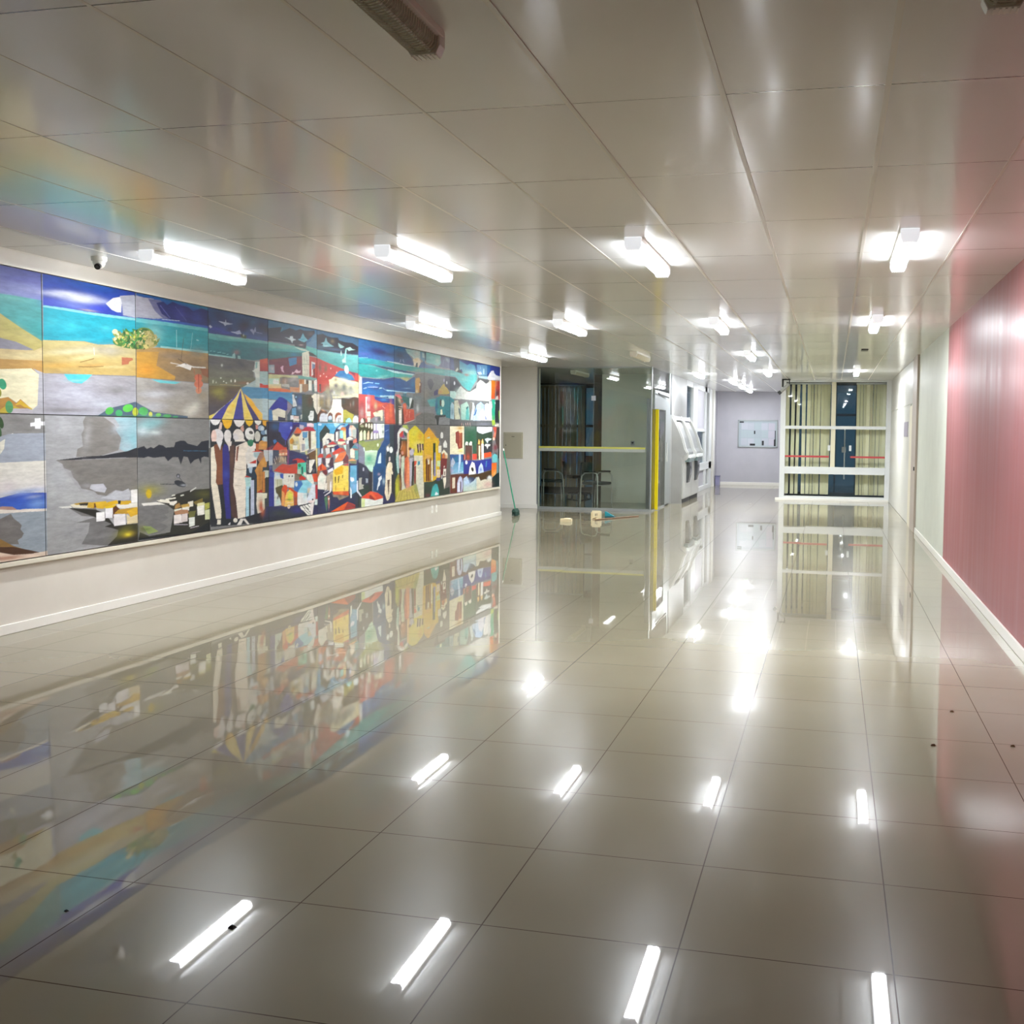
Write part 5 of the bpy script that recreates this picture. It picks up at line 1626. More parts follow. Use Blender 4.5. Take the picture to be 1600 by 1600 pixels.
b 192,184,180 12654,1841 38,1 0,-37 9
b 140,72,64 12654,1808 48,1 0,-13 6
b 183,168,128 12869,1863 49,1 0,-46 9
b 160,56,56 12751,1839 40,1 0,-21 7
b 180,168,160 12454,1762 56,1 0,-58 6
p 216,212,184 12606,1782 12712,1784 12712,1721 12606,1720
p 224,212,176 12790,1769 12869,1787 13081,1818 13092,1771 13082,1672 13030,1672 13020,1727 12869,1724 12830,1728
b 106,68,56 12909,1788 60,1 0,-13 8
b 64,64,72 12980,1696 81,1 0,-29 8
b 176,160,176 12889,1687 40,1 0,-25 8
p 216,208,184 12606,1707 12712,1709 12692,1646 12634,1645
p 72,64,44 12510,1701 12567,1682 12538,1516 12369,1516 12370,1638
p 224,208,196 12421,1630 12426,1675 12463,1696 12505,1673 12520,1636 12510,1599 12482,1598 12463,1627 12425,1602 12393,1606
p 80,64,44 12520,1644 12770,1647 12790,1534 12379,1532 12379,1597
e 228,228,196 12583,1601 25,0 0,-25
e 228,228,196 12668,1596 26,0 0,-31
e 228,228,196 12751,1588 26,0 0,-38
p 216,216,224 12805,1626 12970,1628 12970,1518 12805,1517
p 136,120,160 12869,1627 12899,1627 12899,1517 12869,1517
p 80,60,72 12770,1643 12790,1643 12800,1517 12780,1517
p 208,216,212 12970,1628 13133,1630 13133,1535 13051,1535 12970,1518
p 192,80,56 13164,1854 13300,1910 13449,1897 13504,1625 13185,1622
b 224,120,72 13353,1824 42,1 0,-131 7
b 154,64,64 13449,1783 43,1 1,-110 6
b 224,112,96 13237,1735 52,1 0,-86 5
l 240,180,168 6 13081,1865 13164,1837
l 240,180,168 6 13123,1827 13143,1708
b 216,192,184 13498,1810 18,0 0,-26 8
p 60,60,56 13514,2004 13612,2017 13668,1921 13635,1627 13515,1625
b 43,74,59 13569,1940 44,2 0,-58 7
p 200,96,104 13503,2026 13634,2044 13668,2023 13547,2014
b 164,136,101 13646,1965 32,-3 -25,-39 7
b 118,87,79 13712,1922 45,1 0,-45 7
p 220,212,200 13635,1831 13724,1833 13736,1623 13624,1622
p 80,48,40 13735,1856 13802,1858 13803,1619 13736,1619
p 200,84,52 13768,1897 13893,1928 13894,1770 13814,1768
p 168,92,64 13803,1768 13894,1770 13894,1634 13803,1633
l 238,199,175 7 13624,1880 13701,1877
l 240,200,176 6 13624,1853 13746,1843
p 54,101,116 13757,2058 13893,2068 13893,1946 13802,1929
p 42,60,112 13143,1613 13300,1619 13300,1519 13143,1518
p 44,44,60 13300,1619 13758,1619 13614,1538 13603,1520 13300,1519
p 76,104,120 13385,1615 13407,1615 13407,1519 13385,1519
p 188,200,64 13758,1601 13894,1625 13895,1521
p 216,220,212 12970,1624 13143,1626 13133,1445 12990,1432 12970,1475
b 64,88,80 13102,1518 31,0 0,-22 9
b 140,156,144 13092,1595 41,0 0,-26 6
p 60,60,28 12370,1597 12790,1546 12790,1416 12538,1409 12388,1393 12360,1475
e 144,148,112 12463,1590 56,0 0,-16
p 232,228,192 12392,1401 12393,1504 12449,1541 12467,1504 12467,1409
p 204,216,176 12498,1409 12500,1516 12538,1541 12572,1516 12576,1417
p 224,192,156 12605,1413 12610,1492 12653,1537 12678,1508 12677,1417
p 232,224,208 12716,1421 12721,1492 12761,1525 12780,1509 12775,1425
p 216,216,224 12805,1622 12869,1623 12869,1534 12805,1538
p 216,216,224 12909,1623 12965,1624 12965,1526 12909,1526
p 148,128,176 12790,1538 12959,1535 12959,1501 12790,1500
p 228,220,228 12810,1496 12869,1505 12869,1424 12815,1425
p 228,224,212 12894,1496 12939,1501 12939,1433 12899,1433
p 138,148,88 12360,1377 12586,1392 12929,1411 13133,1432 13020,1381 13020,1304 12929,1271 12567,1272 12519,1318
b 160,168,64 12519,1343 76,0 0,-24 6
b 124,120,80 13031,1407 92,0 0,-17 6
e 224,236,200 12937,1344 28,0 0,-21
g 200,224,192 104,168,140 12538,1268 12731,1280 12929,1271 12919,1178 12849,1086 12790,1029 12672,1016 12538,1095
b 72,160,128 12663,1171 116,-3 0,-55 9
b 176,216,176 12711,1077 127,-3 0,-25 8
b 220,232,208 12751,1261 147,-2 0,-8 8
p 212,228,220 12477,1310 12529,1318 12538,1268 12500,1277
p 124,124,136 12351,1365 12491,1319 12538,1244 12528,1103 12672,1037 12350,1132
b 132,136,176 12378,1340 56,-1 0,-20 6
b 136,144,168 12443,1167 85,-2 0,-41 6
p 52,56,72 12350,1132 12490,1104 12672,1032 12672,1016 12350,1026
g 44,68,120 28,80,120 13143,1609 13300,1619 13322,1366 13196,1319 13185,999 12790,1012 12849,1095 12929,1263 13020,1326 13133,1411
b 48,88,144 13237,1449 47,23 64,-22 6
b 24,88,140 13031,1056 184,-5 0,-35 7
b 36,60,92 13185,1194 73,-2 0,-65 6
l 136,160,200 3 13164,1523 13279,1549
p 44,56,64 13300,1619 13461,1620 13484,989 13376,993 13185,1064 13217,1232 13322,1318
b 40,48,60 13269,1149 74,-2 0,-87 6
p 44,40,56 13461,1620 13758,1614 13647,1564 13592,1520 13592,1275 13537,1232 13549,987 13484,989
p 200,220,228 13020,1244 13041,1227 13036,1090 12970,1066 12929,1093 12960,1177
e 228,232,232 13258,1288 37,-1 0,-35
e 224,228,224 13362,1274 59,-1 0,-42
p 216,200,192 13285,1127 13290,1170 13322,1187 13338,1169 13333,1126 13301,1118
p 228,216,188 13196,999 13238,1071 13280,1109 13354,1108 13397,1089 13419,991
p 16,60,60 13494,1197 13527,1210 13582,986 13494,989
p 220,224,216 13592,1506 13669,1551 13758,1583 13849,1575 13894,1557 13895,1525 13781,1543 13658,1515 13636,1453 13636,1270 13570,1218 13549,1187 13592,1284
p 192,60,48 13669,1507 13781,1538 13781,1448 13714,1466
b 122,56,136 13792,1466 45,0 0,-31 8
p 32,76,64 13658,1422 13895,1425 13895,1394 13759,1394 13658,1390
l 200,216,224 4 13636,1428 13895,1428
g 28,80,128 40,60,88 12790,1054 12929,1101 13133,1096 13185,977 13165,635 12929,709 12790,742
b 28,52,96 13031,746 92,-5 0,-51 7
b 32,64,96 13061,982 82,-3 0,-51 6
p 48,52,68 12359,1128 12538,1082 12672,1037 12672,764 12442,735 12358,780
b 76,80,96 12595,1010 58,-2 0,-34 6
p 44,40,48 12663,1008 12770,987 12760,735 12662,748
p 40,52,48 12368,772 12490,836 12662,832 12711,742 12461,688
b 44,88,72 12461,734 66,-4 0,-25 5
p 168,168,156 12368,927 12452,932 12443,846 12518,834 12480,815 12509,789 12368,776
p 224,224,232 12303,897 12331,896 12335,777 12452,693 12424,686 12294,763
p 48,52,64 12257,753 12433,686 12442,553 12256,557
b 48,64,80 12275,662 82,-5 0,-61 4
p 52,60,56 12358,674 12438,669 12437,545 12358,551
p 152,160,172 12566,919 12633,908 12633,858 12576,857
p 200,200,216 12486,1059 12519,1058 12514,1013 12485,1014
p 184,220,200 12585,1081 12790,1088 12790,1029 12760,992 12672,1016
p 44,44,80 13092,635 13165,783 13344,687 13539,654 13517,553 13092,545
p 40,40,48 13365,993 13494,1100 13560,764 13528,588 13365,708
b 80,80,92 13473,945 17,-1 0,-133 6
p 216,224,228 12949,904 13051,935 13061,891 13010,859 13000,808 12949,785 12929,743 12909,748 12929,816 12960,870
b 192,168,184 12970,955 41,-2 0,-17 7
b 176,200,212 13123,854 41,-2 0,-39 8
p 228,216,188 13196,981 13238,1067 13322,1108 13376,1081 13397,992 13429,960 13419,930 13376,949 13376,707 13302,606 13259,586 13228,588 13175,661 13154,697 13175,826
b 236,216,160 13312,1004 64,-2 0,-31 6
p 92,68,56 13238,867 13323,872 13301,777 13291,668 13270,669
b 138,128,104 13270,629 32,-2 0,-35 5
p 212,72,48 12442,677 12711,742 12929,709 13113,643 13072,628 12849,615 12672,647 12461,664
b 224,92,40 12682,701 51,10 25,-20 7
p 144,40,36 12672,689 12721,695 12869,623 12789,619 12672,643
p 220,96,56 12711,725 12770,722 12929,619 12869,618 12701,704
p 216,220,212 12442,665 12672,643 12849,613 13103,630 13092,540 12442,549
p 204,216,152 12442,665 12547,650 12537,547 12442,549
p 16,56,56 13494,1166 13538,1165 13582,1008 13571,933 13495,900
p 168,204,196 13538,1165 13637,1163 13637,949 13571,951
p 64,48,40 13637,993 13726,1026 13727,756 13716,685 13638,693
b 168,120,72 13671,804 44,-2 0,-112 6
g 176,160,72 204,200,56 13560,920 13637,931 13649,760 13649,688 13539,552 13506,558 13550,720 13517,811
p 224,216,196 13715,1161 13827,1159 13817,1024 13760,935 13783,776 13863,723 13898,694 13818,689 13738,711 13715,937
p 184,88,52 13828,1114 13896,1158 13898,748 13829,820
p 184,172,68 13539,685 13898,684 13898,538 13528,550
l 80,72,24 5 13649,684 13594,553
l 80,72,24 5 13705,681 13683,552
l 80,72,24 5 13761,678 13756,552
l 80,72,24 5 13818,675 13824,548
p 39,77,118 13461,2637 13611,2676 13848,2695 13962,2620 14181,2533 14123,2466 13462,2473
b 33,44,70 13652,2580 173,-6 -32,-50 9
b 53,55,111 14006,2510 130,9 0,-28 7
b 26,100,140 13693,2655 164,2 -9,-22 7
l 177,184,207 5 13771,2533 13806,2491
l 162,170,199 4 13694,2527 13666,2487
p 155,181,181 13848,2689 14122,2694 14391,2698 14391,2582 14181,2545 14107,2596 13933,2629
b 181,184,177 14255,2647 105,8 0,-41 9
b 125,166,166 13962,2659 85,0 -10,-23 7
p 199,188,166 14122,2558 14331,2601 14422,2555 14362,2464 14301,2449 14271,2528 14197,2454 14167,2486
b 203,177,129 14241,2560 104,8 0,-34 8
p 55,63,63 14241,2514 14301,2524 14301,2437 14212,2438
p 85,133,155 14391,2698 14591,2690 14591,2608 14576,2537 14406,2595
p 155,181,184 14467,2681 14575,2677 14591,2608 14483,2612
p 30,70,89 14567,2700 14630,2699 14631,2570 14584,2578
p 55,85,129 14331,2462 14422,2526 14529,2563 14639,2517 14992,2516 14992,2480 14561,2465 14362,2453
b 89,133,159 14797,2516 160,11 1,-24 7
p 111,170,166 14630,2699 15007,2698 15206,2695 15207,2652 15224,2580 15124,2525 14959,2538 14718,2546 14631,2552
b 89,155,155 14733,2618 80,6 0,-48 7
b 148,188,173 15090,2607 100,7 0,-49 9
b 133,188,181 14797,2641 96,7 1,-23 7
p 84,84,116 15223,2690 15620,2688 15622,2519 15344,2514 15124,2525 15224,2555
b 148,162,176 15498,2648 80,-18 -44,-22 8
l 42,42,78 6 15428,2655 15516,2575
l 154,161,183 5 15343,2631 15309,2536
l 146,153,174 5 15550,2639 15534,2526
p 37,39,80 15620,2688 15817,2689 15819,2506 15640,2520
p 37,140,129 13462,2462 14035,2455 14561,2459 15009,2487 15819,2499 15820,2404 15125,2397 14562,2401 14108,2391 13750,2387 13462,2386
p 26,133,129 13475,2452 14123,2461 14123,2392 13462,2396
b 111,173,162 15125,2446 415,14 -4,-25 7
b 125,155,133 14362,2418 182,11 0,-18 7
l 184,203,207 10 13462,2473 13891,2463 14182,2464
p 18,59,100 13341,2389 13750,2381 14212,2369 14182,2355 13750,2359 13341,2367
p 170,203,207 13462,2347 13806,2351 14182,2350 14123,2329 13750,2331 13462,2331
p 52,155,144 13342,2329 14123,2335 14094,2311 14007,2289 13681,2283 13342,2270
b 170,162,103 13892,2266 155,0 -10,-28 9
b 192,203,155 13935,2240 68,-6 -14,-17 7
p 18,70,125 13475,2255 13681,2266 13892,2232 14124,2301 14197,2316 14213,2098 14184,2080 13476,2085
b 15,103,148 14124,2204 88,5 0,-69 7
b 127,165,198 13921,2138 129,5 0,-7 6
l 144,186,212 8 13342,2077 13751,2083 14213,2087
g 104,100,96 107,104,100 14212,2357 14562,2395 15125,2391 15641,2395 15646,1930 14185,1890 14125,2061 14213,2087
b 133,125,110 14642,2080 126,5 0,-89 5
b 89,89,81 15043,2338 148,8 1,-48 5
e 68,66,66 14799,2265 113,5 0,-53
p 66,66,66 14688,2242 14961,2261 14832,2147 14752,2180
p 184,140,59 14213,2248 14242,2296 14362,2314 14408,2269 14394,2100 14228,2088
b 207,196,158 14273,2112 45,1 0,-23 8
p 98,56,33 14378,2256 14454,2237 14425,2095 14364,2093
e 214,184,140 14386,2216 24,2 0,-21
p 169,147,66 15111,2147 15329,2267 15432,2259 15608,2136 15468,2112 15128,2105
b 180,127,75 15211,2139 85,3 0,-25 8
b 122,128,92 15466,2360 70,4 0,-37 6
e 191,187,176 15484,2299 32,2 0,-24
e 160,153,174 15363,2324 24,2 0,-24
p 56,49,90 14946,2134 15077,2176 15127,2160 15094,2091 14946,2074
p 50,43,53 15641,2388 15820,2392 15823,2189 15643,2194
p 170,183,173 15626,2130 15823,2176 15824,2062 15645,2068
p 58,127,139 15045,2023 15212,2084 15627,2086 15646,1930 15030,1913
p 90,152,144 14674,1998 15045,2035 15046,1914 14802,1907
b 62,89,97 13893,1984 229,8 0,-50 8
b 104,127,131 14304,2021 180,6 1,-34 6
b 78,109,124 13864,1977 171,5 1,-67 8
b 122,129,129 14334,1935 151,4 0,-104 7
p 43,94,90 13544,2011 13751,2024 13993,2010 14009,1869 13865,1927 13794,1947
p 60,60,48 13517,2015 13640,2003 13738,1834 13738,1621 13517,1619
p 208,96,104 13489,2031 13654,2043 13751,1990 13668,1982
p 135,78,63 13640,1998 13794,1958 13752,1923 13668,1932
b 195,180,144 13654,1959 40,5 28,-42 8
l 239,207,175 7 13626,1875 13752,1873
l 240,208,176 8 13627,1848 13752,1840
p 220,212,200 13634,1826 13738,1834 13731,1621 13634,1620
p 64,40,28 13731,1839 13794,1846 13809,1622 13731,1621
g 208,96,56 176,68,56 13766,1913 13865,1932 13893,1849 14170,1844 14185,1706 13952,1668 13823,1644
b 223,119,88 13836,1875 57,1 0,-28 7
b 168,60,52 14067,1773 103,2 0,-46 6
l 240,184,160 5 13922,1827 13908,1747
l 240,184,160 4 14009,1817 13995,1703
l 232,168,144 5 13865,1758 13851,1656
p 212,219,216 14008,2005 14095,2011 14103,1877 14009,1869
p 47,55,43 14103,1997 14155,1981 14148,1872 14009,1846
b 200,204,200 14304,1859 45,1 1,-58 7
b 168,96,72 14305,1760 118,28 38,-24 8
l 60,36,24 6 14245,1719 14396,1779 14488,1799
l 232,200,184 6 13809,1644 14215,1701
p 116,116,108 13781,1621 14245,1707 14335,1720 14397,1499 13981,1555
p 168,184,88 13753,1610 13923,1617 13981,1555 13866,1577
p 108,106,102 14245,1753 14565,1812 14965,1803 15049,1622 15614,1627 15618,1185 15512,1200 15218,1377 14740,1595 14552,1481 14246,1614
b 124,128,128 14427,1598 92,1 1,-47 6
b 92,90,86 15301,1562 239,1 1,-49 5
p 43,122,126 15045,2047 15212,2077 15644,2087 15648,1747 15455,1750 15437,1787 15064,1786 14997,1876
b 58,148,155 14882,1981 179,6 0,-54 8
b 24,71,122 15046,1926 60,2 1,-121 8
b 88,160,160 15130,1836 84,2 0,-37 5
b 50,122,95 15524,1795 105,2 0,-38 6
e 186,210,194 15315,1970 65,2 1,-56
e 62,58,47 15221,1973 40,1 0,-55
p 212,220,192 15222,1869 15281,1877 15308,1809 15282,1790 15214,1795
p 48,52,48 14998,1779 15454,1794 15420,1762 15164,1751 15132,1635 15065,1634 15048,1713 14982,1742
p 170,180,174 15644,2131 15823,2138 15824,2049 15645,2068
p 151,176,183 15646,1974 15753,2009 15825,1973 15828,1731 15648,1741
b 54,87,101 15755,1831 54,1 1,-57 7
p 220,220,212 13586,1497 13669,1565 13781,1582 13938,1549 13967,1509 13982,1156 13925,1157 13923,1498 13823,1537 13739,1531 13655,1492 13642,1386 13670,1313 13614,1219 13601,1164 13546,1165 13600,1303 13586,1386
p 232,184,120 13923,1498 13995,1527 14012,1155 13939,1157
p 200,60,48 13655,1492 13753,1531 13781,1532 13781,1442 13669,1453
p 40,76,68 13795,1532 13909,1498 13895,1453 13824,1475
b 122,48,128 13781,1453 42,0 0,-17 9
p 32,72,56 13642,1414 13924,1413 13924,1390 13669,1392
l 216,216,224 7 13648,1425 13924,1424
p 106,60,28 13669,1392 13924,1390 13925,1157 13656,1163
b 168,104,32 13810,1301 85,-1 0,-85 8
b 192,136,48 13796,1261 56,-1 0,-56 6
l 232,200,160 10 13739,1386 13739,1329 13684,1263
g 216,200,24 224,204,56 13988,1538 14201,1614 14276,1597 14552,1481 14554,1144 14218,1151 14040,1287 13996,1304
b 224,168,40 14413,1452 107,0 0,-70 9
b 220,216,80 14186,1510 98,-14 -55,-60 6
b 232,216,152 14338,1324 166,-2 1,-52 6
g 220,160,24 216,168,24 14552,1481 14740,1595 15184,1377 15134,1316 15136,1132 14554,1144
b 232,168,56 14837,1500 111,-35 -83,-37 5
b 208,176,32 14711,1201 159,-3 0,-48 6
p 184,208,184 14615,1422 14773,1452 14822,1391 14790,1314 14647,1357
b 144,184,200 14710,1392 64,0 0,-36 8
e 184,88,40 14663,1309 41,0 0,-11
e 56,56,24 14782,1293 34,3 4,-6
p 60,28,24 14277,1342 14337,1347 14353,1218 14308,1219
p 60,28,24 14368,1353 14429,1352 14437,1235 14399,1206
p 60,28,24 14467,1352 14529,1352 14538,1245 14499,1216
p 216,184,176 14337,1335 14368,1341 14384,1236 14353,1254
p 216,184,176 14437,1335 14467,1346 14491,1246 14460,1246
p 228,232,200 14919,1391 15017,1397 15018,1354 14919,1355
p 48,56,24 14919,1352 15018,1351 15036,1134 14921,1137
e 200,136,48 14977,1275 33,0 0,-30
e 220,220,212 15277,1469 58,0 1,-53
p 220,220,212 15338,1352 15423,1404 15502,1350 15503,1281 15347,1280
p 220,216,200 15135,1310 15261,1312 15262,1204 15135,1206
p 224,220,200 15271,1198 15364,1252 15530,1187 15531,1124 15478,1125 15373,1208 15305,1129
p 176,96,40 15305,1178 15391,1208 15409,1127 15305,1129
p 220,176,32 15069,1207 15271,1198 15288,1129 15069,1134
p 224,216,188 15632,1621 15829,1623 15834,1175 15636,1179
p 44,76,128 15636,1173 15834,1169 15835,1118 15637,1122
e 184,176,184 14084,1229 81,-1 0,-46
b 112,56,24 14026,1281 43,0 0,-22 9
p 220,176,32 14552,1428 15150,1427 15119,1182 15223,834 14907,779 14556,782 14523,1074
b 232,192,48 14969,1245 147,-2 1,-122 3
p 200,220,168 15036,1092 15221,1087 15205,995 15070,999
p 224,204,176 15071,950 15222,945 15206,835 15055,834
p 220,180,24 15069,1195 15288,1197 15272,1086 15070,1085
p 106,102,98 15235,1426 15616,1425 15643,545 15209,550 15223,822
b 90,84,80 15552,796 106,-4 2,-190 5
p 220,220,212 15338,1345 15423,1401 15502,1344 15503,1281 15347,1283
p 220,216,200 15135,1310 15261,1312 15262,1210 15135,1212
p 224,220,192 15254,1198 15364,1252 15530,1181 15531,1118 15478,1119 15373,1208 15305,1178
p 200,112,56 15305,1185 15391,1208 15409,1114 15288,1117
p 224,176,128 15426,1176 15513,1162 15513,1112 15426,1114
p 116,40,40 15237,1118 15505,1112 15480,950 15464,831 15343,829 15308,868 15240,808
p 236,232,216 15350,954 15463,950 15455,837 15342,842
p 90,48,40 15385,915 15428,914 15429,851 15385,853
e 216,200,192 15384,984 23,-4 -14,-14
p 48,60,48 15223,809 15343,817 15362,635 15624,666 15625,546 15226,549
p 232,224,204 15325,811 15464,825 15465,749 15396,637
p 216,216,216 15265,851 15308,868 15291,800 15266,801
p 48,60,48 14572,776 14907,779 15223,828 15226,549 14573,544
b 56,88,64 14810,735 162,-8 1,-36 6
b 106,48,56 14715,577 95,-5 0,-24 9
g 56,156,168 76,188,176 14828,553 14908,688 15006,738 15089,729 15157,639 15166,546
b 72,192,176 14892,640 32,-3 -33,-70 6
p 228,232,236 14991,574 15040,614 15124,585 15141,566 15008,561
p 72,72,120 15055,828 15223,822 15207,773 15056,779
p 106,56,24 14617,1119 14696,1141 14698,794 14635,785
p 184,160,136 14680,1124 14743,1134 14760,1044 14712,1033
p 108,52,16 14704,1039 14784,1043 14786,784 14706,788
p 136,80,32 14783,1133 14848,1138 14859,787 14810,783
b 224,168,104 14727,1153 127,-3 0,-30 8
p 228,220,184 14840,1090 14905,1101 14907,785 14842,800
p 232,228,212 14712,1105 14768,1110 14768,1044 14720,1039
p 48,60,24 14911,1355 15018,1354 15019,1183 14972,844 14923,882
p 144,140,180 14970,1209 15035,1220 15055,865 14956,844
p 224,200,40 15017,1390 15084,1390 15072,840 15039,841
p 220,216,192 14173,1181 14554,1174 14558,539 14403,548 14265,766 14189,908
b 196,204,192 14417,841 107,-5 1,-177 6
p 224,176,80 14491,1252 14561,1251 14572,782 14525,784
p 72,148,168 14309,1097 14400,1098 14400,1053 14309,1027
p 216,84,52 14174,1106 14278,1100 14249,1046 14174,1025
p 140,52,40 14189,1024 14249,1034 14250,772 14175,776
p 40,40,32 14107,1096 14188,1105 14174,967 14146,690 14072,688 14100,912
p 184,180,192 14012,1144 14158,1152 14100,1073 14100,912 14057,706 14028,713 14012,972
e 192,184,200 14084,1234 73,-1 0,-52
e 106,60,24 14026,1281 47,0 0,-20
e 136,140,136 14173,1256 18,0 0,-34
l 40,40,32 7 14158,1170 14114,1113
g 216,108,64 232,152,108 13853,1147 13953,1179 14012,1087 14012,972 14013,697 13898,720 13854,1034
b 184,68,32 13896,1061 43,-1 1,-85 8
b 176,80,56 13868,892 36,-1 1,-113 8
b 240,160,112 13969,1031 29,-1 1,-143 8
p 200,208,184 13726,1172 13825,1187 13825,1069 13783,951 13812,781 13898,697 13798,696 13755,727 13727,925
b 184,212,184 13768,1025 57,-2 1,-73 6
p 48,28,20 13635,1291 13726,1189 13712,1038 13713,937 13741,756 13685,697 13643,704 13643,939
b 168,120,72 13685,786 56,-3 0,-101 7
p 216,184,176 13642,1196 13698,1207 13684,1005 13657,1017
e 220,168,152 13761,1228 40,0 0,-26
b 184,96,40 13796,1273 84,-1 0,-73 8
p 48,24,16 13669,1431 13725,1430 13684,1246 13642,1263
p 196,200,196 13546,1209 13614,1264 13669,1431 13600,1431 13600,1292 13546,1232
p 160,192,188 13546,1165 13628,1241 13643,945 13587,986
p 16,60,60 13491,1100 13546,1121 13574,986 13601,930 13519,849
p 138,132,48 13547,876 13615,929 13657,872 13671,703 13630,593 13520,566 13519,766
b 200,200,56 13574,736 55,-3 0,-111 9
p 192,176,88 13630,694 14250,767 14403,548 13898,560 13520,561
b 144,160,96 14250,702 73,3 47,-88 8
l 76,64,24 6 13685,685 13602,561
l 76,64,24 6 13755,687 13700,561
l 76,64,24 6 13826,689 13820,559
l 76,64,24 7 13912,685 13934,558
l 76,64,24 6 13999,680 14043,557
l 76,64,24 7 14101,681 14176,555
l 76,64,24 7 14190,688 14311,553
b 208,144,128 13955,746 101,-5 0,-57 6
p 35,41,101 15620,2681 16112,2691 18209,2722 18213,2534 17533,2497 16897,2503 16114,2498 15622,2506
p 38,38,35 15781,2687 16037,2698 16076,2540 16190,2476 16021,2479 15819,2499
b 60,76,116 15728,2569 89,5 1,-51 7
p 177,174,155 15856,2501 15965,2559 16011,2530 15929,2493
g 60,120,146 114,162,155 16056,2674 16340,2641 16417,2627 16573,2663 16773,2650 16876,2563 16939,2465 16498,2428 16228,2465 16151,2545 16058,2526
b 48,101,139 16535,2588 197,12 0,-39 6
b 133,174,165 16595,2513 218,13 0,-39 8
g 82,152,149 70,152,149 15395,2492 15838,2488 16304,2470 16897,2496 16919,2423 16778,2349 16580,2220 16462,2215 16192,2275 15985,2362 15857,2406 15396,2400
b 116,168,155 15838,2443 362,9 -4,-16 6
b 152,89,82 16390,2465 114,0 -9,-20 9
b 133,171,158 16267,2383 229,12 1,-40 4
p 86,124,152 16895,2665 17442,2693 17446,2486 17000,2495 16896,2557
b 35,63,108 16875,2596 81,5 1,-40 7
l 158,174,171 11 17081,2643 17082,2602
p 158,181,190 17229,2618 17293,2615 17294,2526 17230,2522
p 165,171,184 16917,2538 17103,2563 17188,2520 17021,2503
l 48,101,108 11 17000,2495 17445,2513
p 139,168,174 17001,2475 17445,2493 17446,2451 17001,2455
p 35,86,139 17442,2693 17661,2701 17619,2600 17466,2535
g 35,48,124 41,57,133 17639,2699 18162,2712 18178,2547 17935,2540 17752,2622 17575,2583
p 184,184,188 17446,2465 17575,2556 17663,2603 17797,2621 17843,2571 17958,2542 18189,2540 18203,2476 17534,2442
g 71,70,75 58,55,62 15396,2394 15839,2399 16192,2269 16155,2241 16024,2268 15896,2166 15626,2174 15398,2239
p 39,36,45 15623,2394 15857,2387 16098,2284 15896,2160 15626,2174
e 181,181,184 15827,2303 36,2 0,-30
e 184,184,177 15481,2293 27,1 1,-23
p 73,73,73 15838,2405 15930,2385 16192,2269 16423,2207 16580,2214 16900,2342 16960,2453 17446,2444 17666,2434 17667,2378 17405,2345 17233,2371 17064,2417 16900,2328 16901,2274 16541,2192 16385,2192 16117,2259
p 177,177,168 15896,2153 16117,2272 16384,2199 16541,2192 16880,2273 16900,2348 17085,2418 17211,2404 17383,2365 17491,2391 17578,2437 17689,2428 17672,2111 17562,2072 15842,2056
b 147,163,153 15988,2170 148,6 1,-64 7
p 154,180,170 15626,2168 15841,2177 15914,2154 15861,2063 15662,2062
b 171,158,146 17601,2340 89,4 1,-84 6
l 86,97,100 6 15951,2162 15952,2098
l 85,96,100 6 16080,2199 16091,2103
l 86,97,100 7 16128,2169 16138,2098
l 85,74,87 7 16231,2173 16242,2109
l 86,97,100 7 16404,2154 16405,2088
l 84,73,83 6 17108,2249 17121,2134
l 111,125,122 6 16580,2181 16601,2128
l 109,124,120 5 17298,2305 17300,2188
p 184,174,158 17556,2422 17666,2427 17672,2118 17583,2164
g 190,114,19 184,70,32 17677,2442 17914,2447 17893,2318 17874,2125 17672,2118
p 146,44,44 17960,2442 18191,2454 18198,2121 18081,2118 17966,2135 17916,2319
b 184,95,44 17961,2392 67,0 -39,-72 8
b 48,22,29 18010,2230 112,-5 -52,-64 9
p 189,177,164 17920,2119 17965,2171 18057,2189 18081,2125
p 93,90,85 15824,2055 17562,2072 17607,2025 17324,2016 17112,2051 16865,1969 16702,2032 16503,2039 16310,2026 16120,1994 15934,2040
p 97,97,97 15627,2055 17562,2072 17701,1759 17726,1618 15632,1614
p 40,113,121 15400,2072 15627,2080 15806,2048 15807,1998 15699,2001 15648,1741 15472,1750 15402,1824
p 151,177,184 15664,1955 15717,2001 15807,1959 15810,1731 15648,1741
b 36,65,80 15736,1850 72,2 1,-76 6
p 169,169,145 15825,2024 15989,2042 16103,1903 16086,1735 15864,1731 15827,1833
b 104,67,80 16064,1999 131,4 0,-32 5
p 52,80,90 16009,1927 16084,1903 16085,1780 16029,1837
g 152,176,159 124,162,149 16121,1968 16406,2029 16504,1966 16545,1848 16527,1728 16142,1729
p 77,146,139 16369,1877 16485,1952 16527,1741 16352,1732
p 38,75,82 16369,1929 16465,1958 16485,1939 16389,1891
p 169,183,179 16602,2029 16742,2020 16804,1947 16745,1818 16706,1731 16587,1729 16664,1917
p 109,105,98 16543,2027 16682,2024 16683,1931 16625,1836 16564,1915
g 145,173,204 159,177,194 16726,1744 16765,1839 16905,1991 17112,2044 17282,2001 17329,1733 16706,1724
p 52,94,139 16785,1839 16885,1943 16907,1889 16826,1813 16725,1805
b 101,138,182 17197,1965 85,3 1,-41 6
p 191,191,198 17033,1735 17073,1873 17240,1938 17327,1864 17329,1733
p 202,202,196 17324,2003 17432,2033 17674,2013 17724,1738 17329,1733
p 123,134,172 17327,1843 17415,1783 17459,1748 17350,1747
b 163,143,149 17433,1943 31,0 1,-34 6
p 185,188,188 17562,2072 17695,2070 17719,1971 17676,1914 17746,1746 17568,1743
